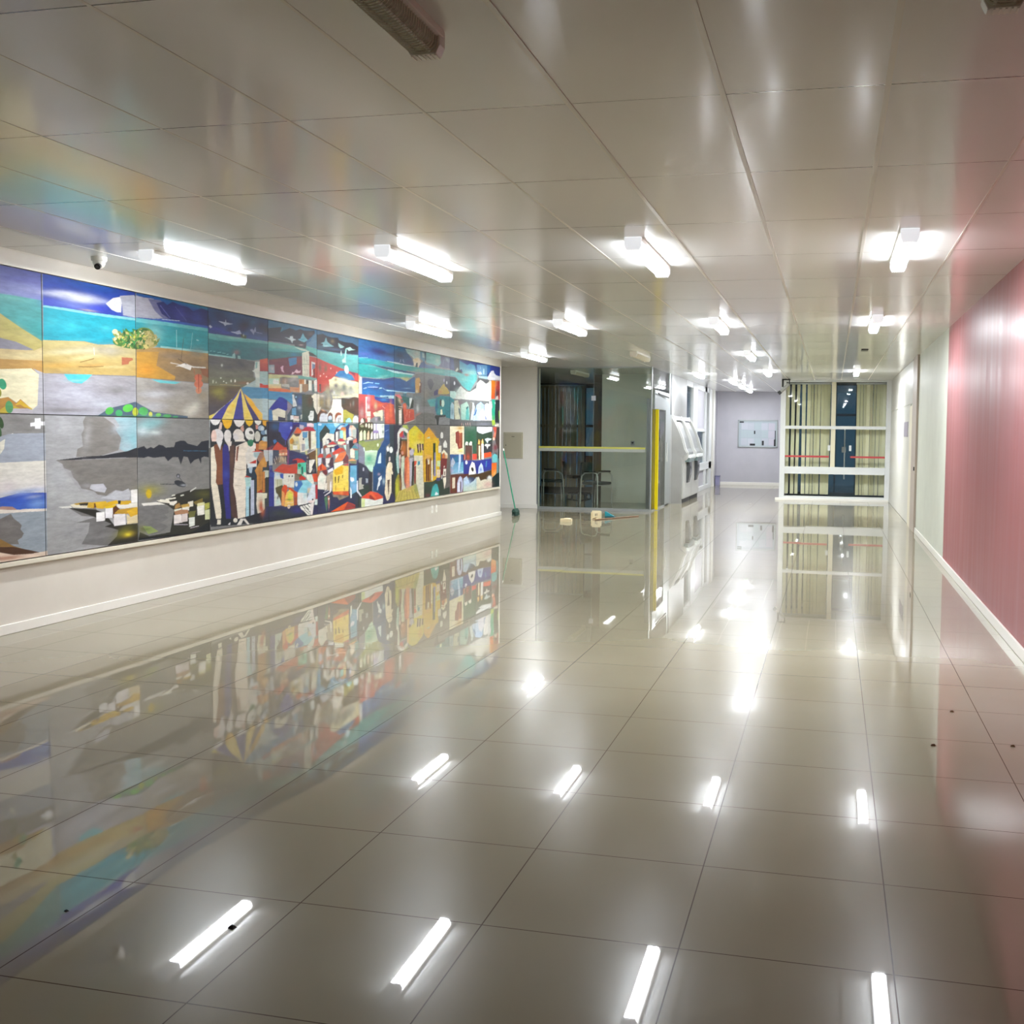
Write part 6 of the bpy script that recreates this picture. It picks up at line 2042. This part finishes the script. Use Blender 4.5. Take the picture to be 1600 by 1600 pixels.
p 30,152,119 17695,2105 17875,2111 17922,2034 17878,1947 17881,1762 17746,1753 17698,1921 17764,1987
b 77,154,70 17790,1789 91,2 1,-42 8
p 165,182,185 17853,2067 17921,2062 17922,2027 17876,2033
p 38,45,48 17920,2105 18175,2113 18113,1700 17905,1705 17880,1862
p 118,153,63 18085,1916 18155,1925 18182,1766 18112,1758
p 153,182,44 17701,1745 17859,1747 17929,1670 17748,1646
p 209,202,183 17883,1669 18113,1686 18115,1628 17884,1626
p 85,85,85 15631,1728 16627,1716 17702,1724 17748,1625 15632,1614
b 119,122,133 17330,1670 430,5 0,-28 6
l 221,172,161 13 16162,1677 16172,1619
l 206,203,191 11 16247,1665 16267,1620
l 221,172,161 13 16353,1676 16383,1617
l 221,172,161 15 16450,1681 16480,1618
l 221,172,161 14 16558,1682 16578,1619
p 224,216,184 15632,1614 16277,1617 16283,1161 15636,1173
b 204,200,168 15795,1418 109,-1 1,-127 5
b 193,150,69 16088,1586 169,1 0,-32 9.5
p 136,60,48 15885,1521 16014,1547 16202,1515 16205,1267 16017,1250 15961,1334 15887,1354
b 156,88,48 16146,1450 56,0 2,-130 7
p 230,190,142 16014,1540 16183,1534 16164,1515 16070,1508
l 232,140,104 11 16079,1515 16088,1288
b 216,204,96 16130,1222 113,-1 0,-26 8
p 58,90,72 16296,1614 16911,1618 16918,1150 16695,1154 16283,1161
b 88,104,96 16589,1596 277,2 1,-40 9
b 28,80,48 16611,1416 278,-1 2,-167 7
p 90,64,56 16339,1305 16693,1302 16696,1053 16342,1074
p 224,220,204 16338,1331 16376,1371 16474,1363 16465,1304 16396,1318 16348,1305
p 224,220,204 16513,1330 16592,1373 16672,1362 16663,1302 16533,1310
l 216,216,204 8 16329,1305 16332,1075
l 216,216,204 8 16683,1302 16696,1053
p 184,56,48 16245,1162 16321,1160 16342,1061 16265,1063
b 184,72,48 16477,1118 78,-2 1,-53 8
p 224,76,56 16695,1161 16918,1157 16919,1082 16696,1080
p 48,64,48 16912,1530 17750,1533 17757,1164 16918,1157
b 48,72,56 17227,1469 319,0 1,-41 6
p 56,56,60 17294,1310 17731,1377 17757,1164 17296,1164
p 215,219,219 16921,1612 17726,1618 17716,1547 17506,1525 17226,1497 17016,1517 16922,1551
l 140,155,152 6 17056,1613 17099,1517
l 140,156,152 6 17182,1614 17247,1507
l 140,155,152 6 17310,1615 17376,1518
l 139,155,151 6 17439,1616 17484,1532
l 139,154,150 6 17571,1617 17616,1547
p 224,176,96 16977,1326 17018,1415 17081,1366 17061,1312
p 224,184,112 17165,1366 17217,1414 17271,1358 17272,1310 17166,1311
p 106,56,48 16916,1313 17019,1305 17001,1121 16919,1109
p 236,220,184 17019,1299 17093,1291 17096,1058 17023,1059
p 232,232,224 17155,1325 17272,1324 17287,1060 17170,1063
p 120,80,24 17091,1394 17154,1394 17160,1056 17096,1064
p 192,208,208 17335,1407 17486,1427 17708,1412 17663,1391 17531,1378 17488,1329 17422,1358
p 216,216,208 17315,1296 17379,1323 17643,1314 17621,1286 17533,1280 17479,1228 17423,1281
p 228,84,40 17296,1157 17690,1179 17691,1101 17297,1081
g 200,80,64 160,64,56 17771,1618 18091,1621 18002,1448 17843,1384 17752,1412 17863,1519
e 240,192,168 17827,1412 64,0 0,-26
b 232,152,120 17887,1483 68,-3 -26,-49 8
p 72,60,56 17999,1620 18185,1621 18193,1229 18053,1231 17912,1376
b 124,36,48 17914,1254 137,-2 1,-65 9
p 96,184,192 17803,1134 18056,1101 18034,1015 17760,1021
b 60,36,40 17962,1146 115,-2 0,-22 7
p 28,40,36 18099,1230 18205,1236 18221,1010 18057,1014
p 52,86,140 15645,1172 16264,1161 16268,853 15693,854
g 92,148,188 136,188,212 15692,981 15872,1040 16246,1037 16258,860 15702,860
p 180,188,204 15674,982 15691,1070 15753,1120 15891,1046 15800,991 15764,960
p 188,212,236 16037,1165 16131,1164 16132,1060 16077,938 16041,867 16013,875 16038,1062
p 44,108,144 15781,1113 16019,1140 16020,1062 15891,1027
b 96,184,196 16209,933 57,-1 1,-65 6
b 176,152,184 15729,916 72,-3 1,-38 6
l 216,220,232 7 15711,856 16248,873
p 48,56,136 16265,1070 16920,1041 17714,1065 17718,866 17302,844 17302,817 16521,824 16268,827
b 44,60,176 17451,965 262,-7 1,-57 6
b 44,64,136 16518,991 118,-3 1,-53 6
e 216,220,240 16400,1027 55,-2 1,-33
p 232,228,220 16511,818 16558,943 16676,1033 16798,1003 16903,824 16720,823
e 32,32,32 16698,905 59,4 27,-34
p 32,32,32 16628,927 16718,925 16759,869 16699,861
p 188,204,232 16986,814 17025,929 17150,1001 17236,951 17302,810 17028,785
b 76,112,176 17131,885 63,-2 1,-35 8
p 76,136,168 17406,1030 17472,1021 17430,917 17386,918
p 96,32,14 16245,1142 16321,1141 16322,1068 16246,1070
p 184,68,56 16283,1161 16340,1160 16342,1068 16284,1069
p 90,64,56 16339,1305 16693,1302 16696,1060 16342,1074
b 184,72,48 16477,1118 78,-2 1,-53 8
l 216,216,204 8 16329,1305 16332,1068
l 216,216,204 8 16683,1302 16692,1060
p 220,72,56 16705,1154 16918,1150 16920,1061 16706,1066
p 96,72,56 16916,1320 17019,1305 17023,1066 16919,1082
p 232,220,184 17020,1292 17093,1284 17097,1051 17023,1059
p 236,236,234 17155,1325 17272,1317 17287,1067 17170,1063
p 228,84,40 17296,1164 17690,1179 17702,1101 17297,1081
g 96,196,200 108,176,176 17758,1100 17871,1147 18032,1116 18035,986 17760,993
g 232,96,32 224,152,48 17716,980 17989,980 17992,799 17788,707 17719,781
b 232,184,120 17878,789 65,-10 -61,-52 7
p 92,136,140 18033,1058 18126,1056 18108,803 18016,763
p 28,44,44 18123,1230 18217,1229 18207,551 17724,553 17743,723 17992,785 18131,802
g 92,52,40 108,44,36 15658,849 16520,837 16521,771 16250,768 16233,545 15661,550
b 128,72,56 15731,725 108,-4 1,-128 6
p 224,212,188 15748,801 15875,802 15877,629 15750,628
b 96,88,40 15823,593 55,-3 0,-26 7
p 184,188,216 15970,559 15968,702 16042,789 16116,813 16192,783 16231,703 16232,638 16195,554
p 80,48,72 16098,742 16155,707 16157,556 16110,565
p 216,216,228 16006,681 16079,775 16108,735 16091,553 16007,557
p 76,56,32 16501,811 16924,816 17718,859 17720,759 17564,772 17434,707 17134,691 17028,771 16904,762 16762,714 16622,666 16521,757
p 44,56,88 16521,784 16802,760 16802,712 16602,667 16502,711
g 176,196,220 180,200,180 16269,767 16423,801 16502,738 16562,669 16762,707 16904,769 16928,536 16252,551
b 176,200,232 16444,694 176,-8 0,-54 8
b 200,204,192 16623,585 240,-12 0,-33 7
g 212,212,188 200,184,168 16914,755 17028,764 17113,692 17347,710 17477,698 17564,765 17720,738 17746,551 16928,536
b 212,168,160 17523,619 220,-10 1,-49 8
b 216,220,224 17609,728 111,-4 0,-28 9
b 216,212,184 17093,610 126,-6 1,-55 7"""
def srgb(c):
    c=np.array(c)/255
    return np.where(c>.04,((c+.055)/1.055)**2.4,c/12.92)
def pip(us,vs,P):
    # even-odd fill of polygon P on a grid of columns us and rows vs
    ins=np.zeros((len(vs),len(us)),bool); n=len(P)
    for i in range(n):
        x0,y0=P[i]; x1,y1=P[(i+1)%n]
        if y0==y1: continue
        m=(y0>vs)!=(y1>vs)
        if not m.any(): continue
        xi=x0+(vs[m]-y0)*(x1-x0)/(y1-y0)
        ins[m]^=us[None,:]<xi[:,None]
    return ins
def paint(us,vs,shapes):
    # us ascending columns (mm along the wall), vs ascending rows (mm height)
    I=np.full((len(vs),len(us),3),.2)
    for s in shapes:
        k,cols,P,al=s
        if k in 'eb':
            (cx,cy),(ax,ay),(bx,by)=P; R=2.6 if k=='b' else 1.05
            eu=(abs(ax)+abs(bx))*R; ev=(abs(ay)+abs(by))*R; u0,u1,v0,v1=cx-eu,cx+eu,cy-ev,cy+ev
        else:
            w=al if k=='l' else 0
            u0,u1=P[:,0].min()-w,P[:,0].max()+w; v0,v1=P[:,1].min()-w,P[:,1].max()+w
        a,b=np.searchsorted(us,(u0,u1)); c,d=np.searchsorted(vs,(v0,v1))
        if a>=b or c>=d: continue
        uu,vv=us[a:b],vs[c:d]; T=I[c:d,a:b]
        if k in 'eb':
            D=ax*by-ay*bx
            if abs(D)<1e-6: continue
            du=uu[None,:]-cx; dv=vv[:,None]-cy
            r=((du*by-dv*bx)/D)**2+((ax*dv-ay*du)/D)**2
            if k=='e': T[r<=1]=cols[0]
            else:
                m=(al*np.exp(-1.1*r))[...,None]; T[:]=T*(1-m)+cols[0]*m
        elif k=='l':
            m=np.zeros(T.shape[:2],bool)
            for (x0,y0),(x1,y1) in zip(P[:-1],P[1:]):
                L=max((x1-x0)**2+(y1-y0)**2,1e-6)
                t=np.clip(((uu[None,:]-x0)*(x1-x0)+(vv[:,None]-y0)*(y1-y0))/L,0,1)
                m|=((uu[None,:]-x0-t*(x1-x0))**2+(vv[:,None]-y0-t*(y1-y0))**2)<(al/2)**2
            T[m]=cols[0]
        else:
            m=pip(uu,vv,P)
            if k=='p': T[m]=cols[0]
            else:
                t=np.clip((v1-vv)/max(v1-v0,1),0,1)[:,None,None]
                G=np.broadcast_to(cols[0]*(1-t)+cols[1]*t,T.shape); T[m]=G[m]
    return I
def load_art(txt):
    out=[]
    for ln in txt.strip().split('\n'):
        t=[[float(z) for z in w.split(',')] for w in ln.split()[1:]]; k=ln[0]
        cols=[srgb(t[0])]; q=t[1:]; al=0
        if k=='g': cols.append(srgb(q[0])); q=q[1:]
        if k=='l': al=max(q[0][0],6); q=q[1:]
        if k=='b': al=q[-1][0]/10; q=q[:-1]
        out.append((k,cols,np.array(q),al))
    return out

ART_GAIN = .88
shapes = load_art(ART)  # paint colours darkened along the top and far end to offset lamp light
M_art = mat('painted_canvas', 'ffffff', .5, spec=.2)
T = NT(M_art); at = T.n('ShaderNodeAttribute', attribute_name='paint')
g = T.n('ShaderNodeNewGeometry'); mp = T.n('ShaderNodeMapping'); mp.inputs['Scale'].default_value = (1, 5, 22); T.l(g.outputs['Position'], mp.inputs[0])
nz = T.n('ShaderNodeTexNoise'); nz.inputs['Scale'].default_value = 1.6; nz.inputs['Detail'].default_value = 6; nz.inputs['Roughness'].default_value = .65; T.l(mp.outputs[0], nz.inputs['Vector'])
mr = T.n('ShaderNodeMapRange'); mr.inputs[1].default_value = .3; mr.inputs[2].default_value = .7; mr.inputs[3].default_value = .80; mr.inputs[4].default_value = 1.14; T.l(nz.outputs['Fac'], mr.inputs[0])
ml = T.n('ShaderNodeVectorMath', operation='SCALE'); T.l(at.outputs['Color'], ml.inputs[0]); T.l(mr.outputs[0], ml.inputs['Scale'])
T.l(ml.outputs[0], T.b.inputs['Base Color'])
mu = empty('mural', (XL, 12, 0), label='long colourful panelled mural of a seaside town on the left wall', cat='mural')
M_edge = mat('canvas_edge', '3a3632', .8)
cols = [5.79, 6.885, 7.987, 9.068, 10.165, 11.255, 12.352, 13.47, 14.555, 15.621, 16.87, 18.17]
rows = [.545, 1.632, 2.705]
for i in range(11):
    for j in range(2):
        ya, yb, za, zb = cols[i]+.003, cols[i+1]-.003, rows[j]+.003, rows[j+1]-.003
        ym = (ya+yb)/2; nx = int(max(70, 200*(7.45/ym)**2)*(yb-ya)/1.09); ny = int(max(130, 270*7.45/ym))
        us = np.linspace(ya, yb, nx*2)*1000; vs_ = np.linspace(za, zb, ny*2)*1000
        I = paint(us, vs_, shapes); I = I.reshape(ny, 2, nx, 2, 3).mean((1, 3))
        Y_, Z_ = np.meshgrid(np.linspace(ya, yb, nx), np.linspace(za, zb, ny))
        co = np.stack([np.zeros(nx*ny), Y_.ravel()-12, Z_.ravel()], 1)
        idx = np.arange(nx*ny).reshape(ny, nx)
        q = np.stack([idx[:-1, :-1], idx[:-1, 1:], idx[1:, 1:], idx[1:, :-1]], -1).reshape(-1, 4)
        back = np.array([[-.022, ya-12, za], [-.022, yb-12, za], [-.022, yb-12, zb], [-.022, ya-12, zb], [0, ya-12, za], [0, yb-12, za], [0, yb-12, zb], [0, ya-12, zb]]); n0 = nx*ny
        fs = [tuple(r) for r in q.tolist()]+[(n0+3, n0+2, n0+1, n0), (n0, n0+1, n0+5, n0+4), (n0+1, n0+2, n0+6, n0+5), (n0+2, n0+3, n0+7, n0+6), (n0+3, n0, n0+4, n0+7)]
        me = bpy.data.meshes.new('panel'); me.from_pydata(np.vstack([co, back]).tolist(), [], fs)
        ca = me.color_attributes.new('paint', 'FLOAT_COLOR', 'POINT')
        A = np.ones((n0+8, 4), np.float32); A[:n0, :3] = I.reshape(-1, 3)*ART_GAIN; A[n0:, :3] = .05; ca.data.foreach_set('color', A.ravel())
        me.materials.append(M_art); me.materials.append(M_edge)
        me.polygons.foreach_set('material_index', [0]*len(q)+[1]*5)
        o = bpy.data.objects.new('panel', me); COL.objects.link(o); o.parent = mu
b = MB(); y0, y1 = 5.76-12, 18.20-12
b.box(-.04, .012, y0, y1, .505, .54); b.build('bottom_rail', mat('cream_frame_rail', 'cdc6b4', .4), mu, .003)
b = MB(); b.box(-.04, .004, y0, y1, 2.709, 2.724); b.build('top_rail', mat('pale_frame_rail', 'cfcabc', .4), mu)
b = MB(); b.box(-.04, .006, 18.176-12, y1+.012, .505, 2.724); b.build('side_rail', M_base, mu)
b = MB(); b.box(-.038, -.023, y0+.03, y1-.03, .55, 2.70); b.build('backing_board', M_edge, mu)

# ------------------------------------------------------------------ dome camera
e = empty('dome_camera', (-5.50, 7.04, H), label='small white dome security camera on the ceiling above the mural', cat='security camera')
MB().lathe([(.058, 0), (.058, -.022), (.052, -.034), (.045, -.036)], n=32).build('mount', M_lampw, e, smooth=True)
MB().lathe([(.046, -.03), (.045, -.05), (.036, -.072), (.022, -.084), (.006, -.088)], n=32).build('shell', M_lampw, e, smooth=True)
b = MB(); c = Vector((.012, -.022, -.068)); dv = Vector((.25, -.9, -.45)).normalized()
b.tube([c, c+dv*.028], .023, 20); l = b.build('lens_hood', M_black, e, smooth=True)
MB().tube([c+dv*.026, c+dv*.034], .010, 16).build('lens', M_screen, l)

# bullet camera on an angled bracket by the far window
e = empty('bullet_camera', (-1.10, 24.8, H), label='grey tube camera on a black bracket at the far window top', cat='security camera')
b = MB(); b.box(-.06, .12, -.02, .02, -.03, 0); b.box(-.07, -.03, -.02, .02, -.19, 0); b.build('bracket', M_black, e)
b = MB(); b.tube([(.10, 0, -.03), (.10, 0, -.12), (.08, 0, -.14)], .014); b.build('arm', M_dark, e)
MB().tube([(.09, 0, -.12), (-.11, -.02, -.31)], .037, 16).build('body', mat('grey_camera_body', 'a6a6a2', .4), e, smooth=True)
MB().tube([(-.095, -.018, -.296), (-.145, -.023, -.342)], .042, 16).build('hood', M_dark, e, smooth=True)

# ------------------------------------------------------------------ banking machines
def prof_x(z):          # front outline of a machine: x out of the wall plane for a height
    P = [(0, .27), (.10, .27), (.10, .27), (.60, .27), (.95, .30), (1.02, .36), (1.12, .36), (1.2, .31), (1.45, .24), (1.7, .13), (1.94, .0)]
    for (a, xa), (b_, xb) in zip(P[:-1], P[1:]):
        if a <= z <= b_ and b_ > a: return xa+(xb-xa)*(z-a)/(b_-a)
    return 0
def machine(y0, y1, label):
    e = empty('banking_machine', (XS+.001, (y0+y1)/2, 0), label=label, cat='cash machine', group='banking machines in a row'); h = (y1-y0)/2-.004
    zs = [.06, .55, .6, .95, 1.0, 1.12, 1.2, 1.32, 1.45, 1.58, 1.7, 1.82, 1.94]
    o = [(prof_x(z)-.05, z) for z in zs if z >= .95]
    pr = [(0, .95)]+o
    b = MB(); b.extrude([(x, z) for x, z in pr if True]+[(0, 1.94)] if False else [(0.0, .95)]+[(max(x, .001), z) for x, z in o[:-1]]+[(0, 1.93)], 1, -h+.09, h-.09); b.build('fascia', M_atm, e)
    b = MB(); b.box(0, .26, -h, h, .1, .95); b.build('cabinet', M_atmw, e, .004)
    quad_box('plinth', .0, .23, -h, h, 0, .1, M_dark, e)
    for s in (-1, 1):       # curved white side cheeks
        rim = [(prof_x(z)+.01, z) for z in zs if z >= .95]; ins = [(0, 1.95), (0, .95)]
        b = MB(); ya = s*h; yb = s*(h-.09); b.extrude(rim+ins, 1, min(ya, yb), max(ya, yb)); b.build('side_cheek', M_atmw, e, .003)
    quad_box('keyboard_shelf', .25, .39, -h+.25, h-.25, 1.0, 1.07, mat('bright_shelf', 'e6ece8', .2), e, .006)
    quad_box('shelf_housing', .25, .36, -h+.27, h-.27, .91, 1.0, mat('grey_green_housing', '6c7c7c', .3), e, .004)
    sl = MB(); sl.extrude([(.255, .44), (.29, .44), (.335, .62), (.345, .78), (.33, .91), (.255, .91)], 1, -.16, .16); so = sl.build('receipt_chute', M_screen, e)
    quad_box('button', .335, .35, -.04, .04, .76, .81, M_black, so)
    b = MB(); b.extrude([(.0, 1.935), (.004, 1.935), (.055, 1.84), (.0, 1.84)], 1, -h+.1, h-.1); b.build('top_recess', M_screen, e)
    return e
machine(22.95, 24.32, 'nearer of the two pale banking machines beside the glass booth')
machine(24.34, 25.72, 'farther of the two pale banking machines, next to the blue side window')
struct(quad_box('trim_24', XS, XS+.235, 22.86, 22.94, 0, 1.0, M_steel)); 
b = MB(); b.extrude([(XS, 1.0), (XS+.235, 1.0)]+[(XS+max(prof_x(z)-.02, .003), z) for z in (1.12, 1.2, 1.45, 1.7, 1.9)]+[(XS, 1.92)], 1, 22.86, 22.94); struct(b.build('trim_25', M_steel))

# ------------------------------------------------------------------ fixtures on walls
e = empty('electrical_panel', (-6.27, YG, 1.27), label='beige steel electrical panel door on the white wall left of the booth', cat='electrical panel')
b = MB(); b.box(-.205, .205, -.02, 0, -.262, .262); b.build('frame', M_beigebox, e, .004)
b = MB(); b.box(-.175, .175, -.026, -.0205, -.232, .232); dq = b.build('door', mat('beige_panel_door', 'b8b39c', .4), e, .002)
MB().tube([(-.15, -.034, 0), (-.15, -.025, 0)], .01).build('lock', M_dark, dq)
quad_box('vent', -.03, .03, -.03, -.0265, .17, .18, M_dark, dq)
for y, lb in ((14.97, 'white wall outlet below the mural, nearer of the pair'), (15.15, 'white wall outlet below the mural, farther of the pair')):
    e = empty('wall_outlet', (XW, y, .348), label=lb, cat='outlet', group='white outlets below the mural')
    b = MB(); b.box(0, .008, -.038, .038, -.06, .06); b.build('plate', M_lampw, e, .003)
    b = MB(); b.tube([(.0085, 0, 0), (.0115, 0, 0)], .02, 16); b.build('socket', M_base, e)
e = empty('notice_board', (-2.21, YB, 1.565), label='framed notice board covered with pale papers on the back wall', cat='notice board')
b = MB(); b.box(-.60, .60, -.03, 0, .38, .42); b.box(-.60, .60, -.03, 0, -.42, -.38); b.box(-.60, -.565, -.03, 0, -.42, .42); b.box(.565, .60, -.03, 0, -.42, .42); b.build('frame', M_alug, e, .003)
quad_box('backing', -.565, .565, -.012, -.001, -.38, .38, M_board, e)
rnd = random.Random(2); pc = [mat('notice_paper', c, .6) for c in ('b4b8c0', 'b0b4bc', 'a8b4b8', 'b8b4be')]
for r_ in range(3):
    for c_ in range(5):
        if (r_, c_) in ((1, 2),): continue
        x = -.5+.205*c_+rnd.uniform(-.01, .01); z = .33-.235*r_+rnd.uniform(-.01, .01)
        quad_box('notice', x, x+.19, -.0155, -.0125, z-.215, z, rnd.choice(pc), e)
for x0, x1, z0, z1 in ((-.55, -.42, .33, .37), (-.11, -.07, -.01, .09), (-.23, -.07, -.36, -.30), (.13, .19, -.35, -.21), (.515, .54, -.2, .1), (.49, .545, -.37, -.17)):
    quad_box('dark_card', x0, x1, -.019, -.016, z0, z1, M_black, e)
bx = quad_box('storage_box', -3.42, -3.30, 31.6, 31.9, 0, .26, M_purple, bevel=.006); tag(bx, 'small lavender box on the floor in the back left corner', 'box')
quad_box('lid', -3.43, -3.29, 31.59, 31.91, .261, .285, mat('dark_lavender_lid', '6c6a88', .5), bx)

# ------------------------------------------------------------------ cleaning things on the floor
e = empty('broom', (-5.66, 18.42, 0), label='green broom leaning on the end of the mural wall', cat='broom')
MB().tube([(.0, 0, .12), (-.23, -.005, 1.2)], .011, 10).build('handle', M_green, e, smooth=True)
MB().tube([(-.228, -.005, 1.19), (-.236, -.005, 1.23)], .014, 10).build('end_cap', M_lampw, e)
b = MB(); b.extrude([(-.012, .13), (.012, .13), (.045, .085), (.05, .07), (-.03, .07), (-.03, .09)], 1, -.12, .12); b.build('head', M_bristle, e, .004)
b = MB()
rnd = random.Random(4)
for i in range(24):
    for j in range(3):
        y = -.11+.0096*i; x = -.02+.03*j; b.tube([(x, y, .072), (x*1.2+rnd.uniform(-.008, .008)+.005, y*1.1, .003)], .004, 5)
bb = b.build('bristles', M_bristle, e)
e = empty('sponge_box', (-4.455, 17.5, 0), label='small flat cream tray alone on the floor, left of the dustpan', cat='tray')
b = MB(); b.box(-.095, .095, -.06, .06, 0, .012); b.box(-.095, .095, -.06, -.052, .012, .05); b.box(-.095, .095, .052, .06, .012, .05); b.box(-.095, -.087, -.052, .052, .012, .05); b.box(.087, .095, -.052, .052, .012, .05)
b.build('tray', M_cream, e, .003)
quad_box('sponge', -.03, .08, -.04, .04, .0125, .06, mat('pale_sponge', 'dcd0b0', .8), e, .006)
e = empty('dustpan', (-4.09, 18.27, 0), label='cream dustpan standing on the floor in front of the booth', cat='dustpan')
b = MB(); b.box(-.085, .085, .03, .04, 0, .13); b.box(-.085, .085, -.11, .03, 0, .008); b.box(-.085, -.077, -.09, .03, .008, .12); b.box(.077, .085, -.09, .03, .008, .12); b.box(-.085, .085, -.03, .03, .12, .128)
b.build('pan', M_cream, e, .003)
b = MB()
b.box(-.02, -.008, -.0312, -.0301, .05, .095); b.box(.01, .02, -.0312, -.0301, .06, .10)
b.build('marking', M_dark, e)
quad_box('front_plate', -.077, .077, -.03, -.024, .01, .149, M_cream, e)
MB().tube([(.0, .035, .02), (-.02, -.2, .014)], .008, 8).build('grip', M_wood, e)
e = empty('hand_brush', (-3.935, 18.6, 0), label='teal wedge shaped brush lying beside the cream dustpan', cat='brush')
b = MB(); b.extrude([(-.07, .0), (.13, .0), (.10, .03), (-.05, .11), (-.07, .11)], 1, -.03, .03); b.build('body', M_teal, e, .005)
b = MB()
for i in range(18): b.tube([(-.065+.011*i, -.035, .004), (-.06+.011*i, -.028, .035)], .003, 5)
b.build('bristles', M_dark, e)
st = MB().tube([(-4.04, 17.93, .012), (-3.46, 19.0, .012)], .011, 8).build('wooden_stick', M_wood, smooth=True); tag(st, 'thin brown stick lying on the floor in front of the booth', 'stick')

# ------------------------------------------------------------------ chairs in the booth
def visitor_chair(loc, rz, label):
    e = empty('visitor_chair', loc, rz, label=label, cat='chair', group='office chairs in the booth')
    # local: faces -x
    b = MB(); b.box(-.24, .22, -.23, .23, .42, .48); b.build('seat', M_seat, e, .02, segs=3)
    b = MB(); V = []; n = 7
    prof = [(.23+.03*math.sin(PI*t/6), .50+.40*t/6) for t in range(7)]
    b.extrude(prof+[(x+.045, z) for x, z in prof[::-1]], 1, -.22, .22); b.build('backrest', M_seat, e, .025, segs=3)
    for s in (-1, 1):
        y = .27*s
        b = MB(); b.tube([(-.22, y, .0), (-.22, y, .60), (-.19, y, .66), (-.1, y, .69), (.12, y, .67), (.2, y, .60), (.22, y, .45), (.24, y, .0)], .014, 10); b.build('side_frame', M_frame, e, smooth=True)
        b = MB(); b.tube([(-.17, y, .70), (.12, y, .695)], .02, 8); b.build('armrest', M_black, e)
    b = MB(); b.tube([(-.2, -.27, .41), (-.2, .27, .41)], .012, 8); b.tube([(.22, -.27, .41), (.22, .27, .41)], .012, 8); b.build('crossbar', M_frame, e)
    return e
visitor_chair((-6.15, 22.85, 0), .35, 'dark upholstered chair with grey tube arms, nearest behind the booth glass')
visitor_chair((-4.98, 22.2, 0), PI-.4, 'dim grey framed chair in front of the inner column')
e = empty('office_chair', (-5.95, 24.6, 0), .6, label='black swivel chair on a star base in front of the dark blind', cat='chair')
b = MB(); b.box(-.25, .25, -.24, .24, .44, .52); b.build('seat', M_black, e, .03, segs=3)
b = MB(); b.box(.24, .29, -.21, .21, .58, .98); b.box(.245, .27, -.04, .04, .46, .6); b.build('backrest', M_black, e, .02)
b = MB(); b.tube([(0,0,.1), (0,0,.45)], .03, 12); b.build('column', M_dark, e)
b = MB()
for k_ in range(5):
    a = 2*PI*k_/5; b.tube([(0,0,.12), (.3*math.cos(a), .3*math.sin(a), .07)], .02, 8)
ba = b.build('star_base', M_dark, e)
for k_ in range(5):
    a = 2*PI*k_/5; x, y = .3*math.cos(a), .3*math.sin(a)
    MB().tube([(x-.012, y, .03), (x+.012, y, .03)], .03, 12).build('caster', M_black, ba)

# ------------------------------------------------------------------ crumbs on the floor
for (x, y, s, m, lb) in ((-1.773, 2.83, .012, M_black, 'dark crumb on the tile between two big lamp reflections, nearest the camera'),
                         (-2.342, 2.8, .007, M_black, 'tiny dark speck on the tile under the mural reflection'),
                         (.688, 6.10, .012, M_wood, 'small brown chip on the floor, farthest of the three by the pink wall'),
                         (.525, 5.40, .014, M_wood, 'small brown chip on the white reflection, leftmost of the three by the pink wall'),
                         (.912, 5.49, .013, M_wood, 'small brown chip on the pink reflection, rightmost of the three by the pink wall')):
    c = MB(); c.add([(-s, -s*.6, .0), (s*.8, -s, .0), (s*1.2, s*.5, 0), (-s*.5, s, 0), (-s*.5, -s*.3, s*.6), (s*.5, -s*.4, s*.8), (s*.6, s*.3, s*.5), (-s*.3, s*.5, s*.7)],
                     [(3,2,1,0), (4,5,6,7), (0,1,5,4), (1,2,6,5), (2,3,7,6), (3,0,4,7)])
    o = c.build('floor_crumb', m); o.location = (x, y, 0); tag(o, lb, 'crumb', 'crumbs on the tiled floor')
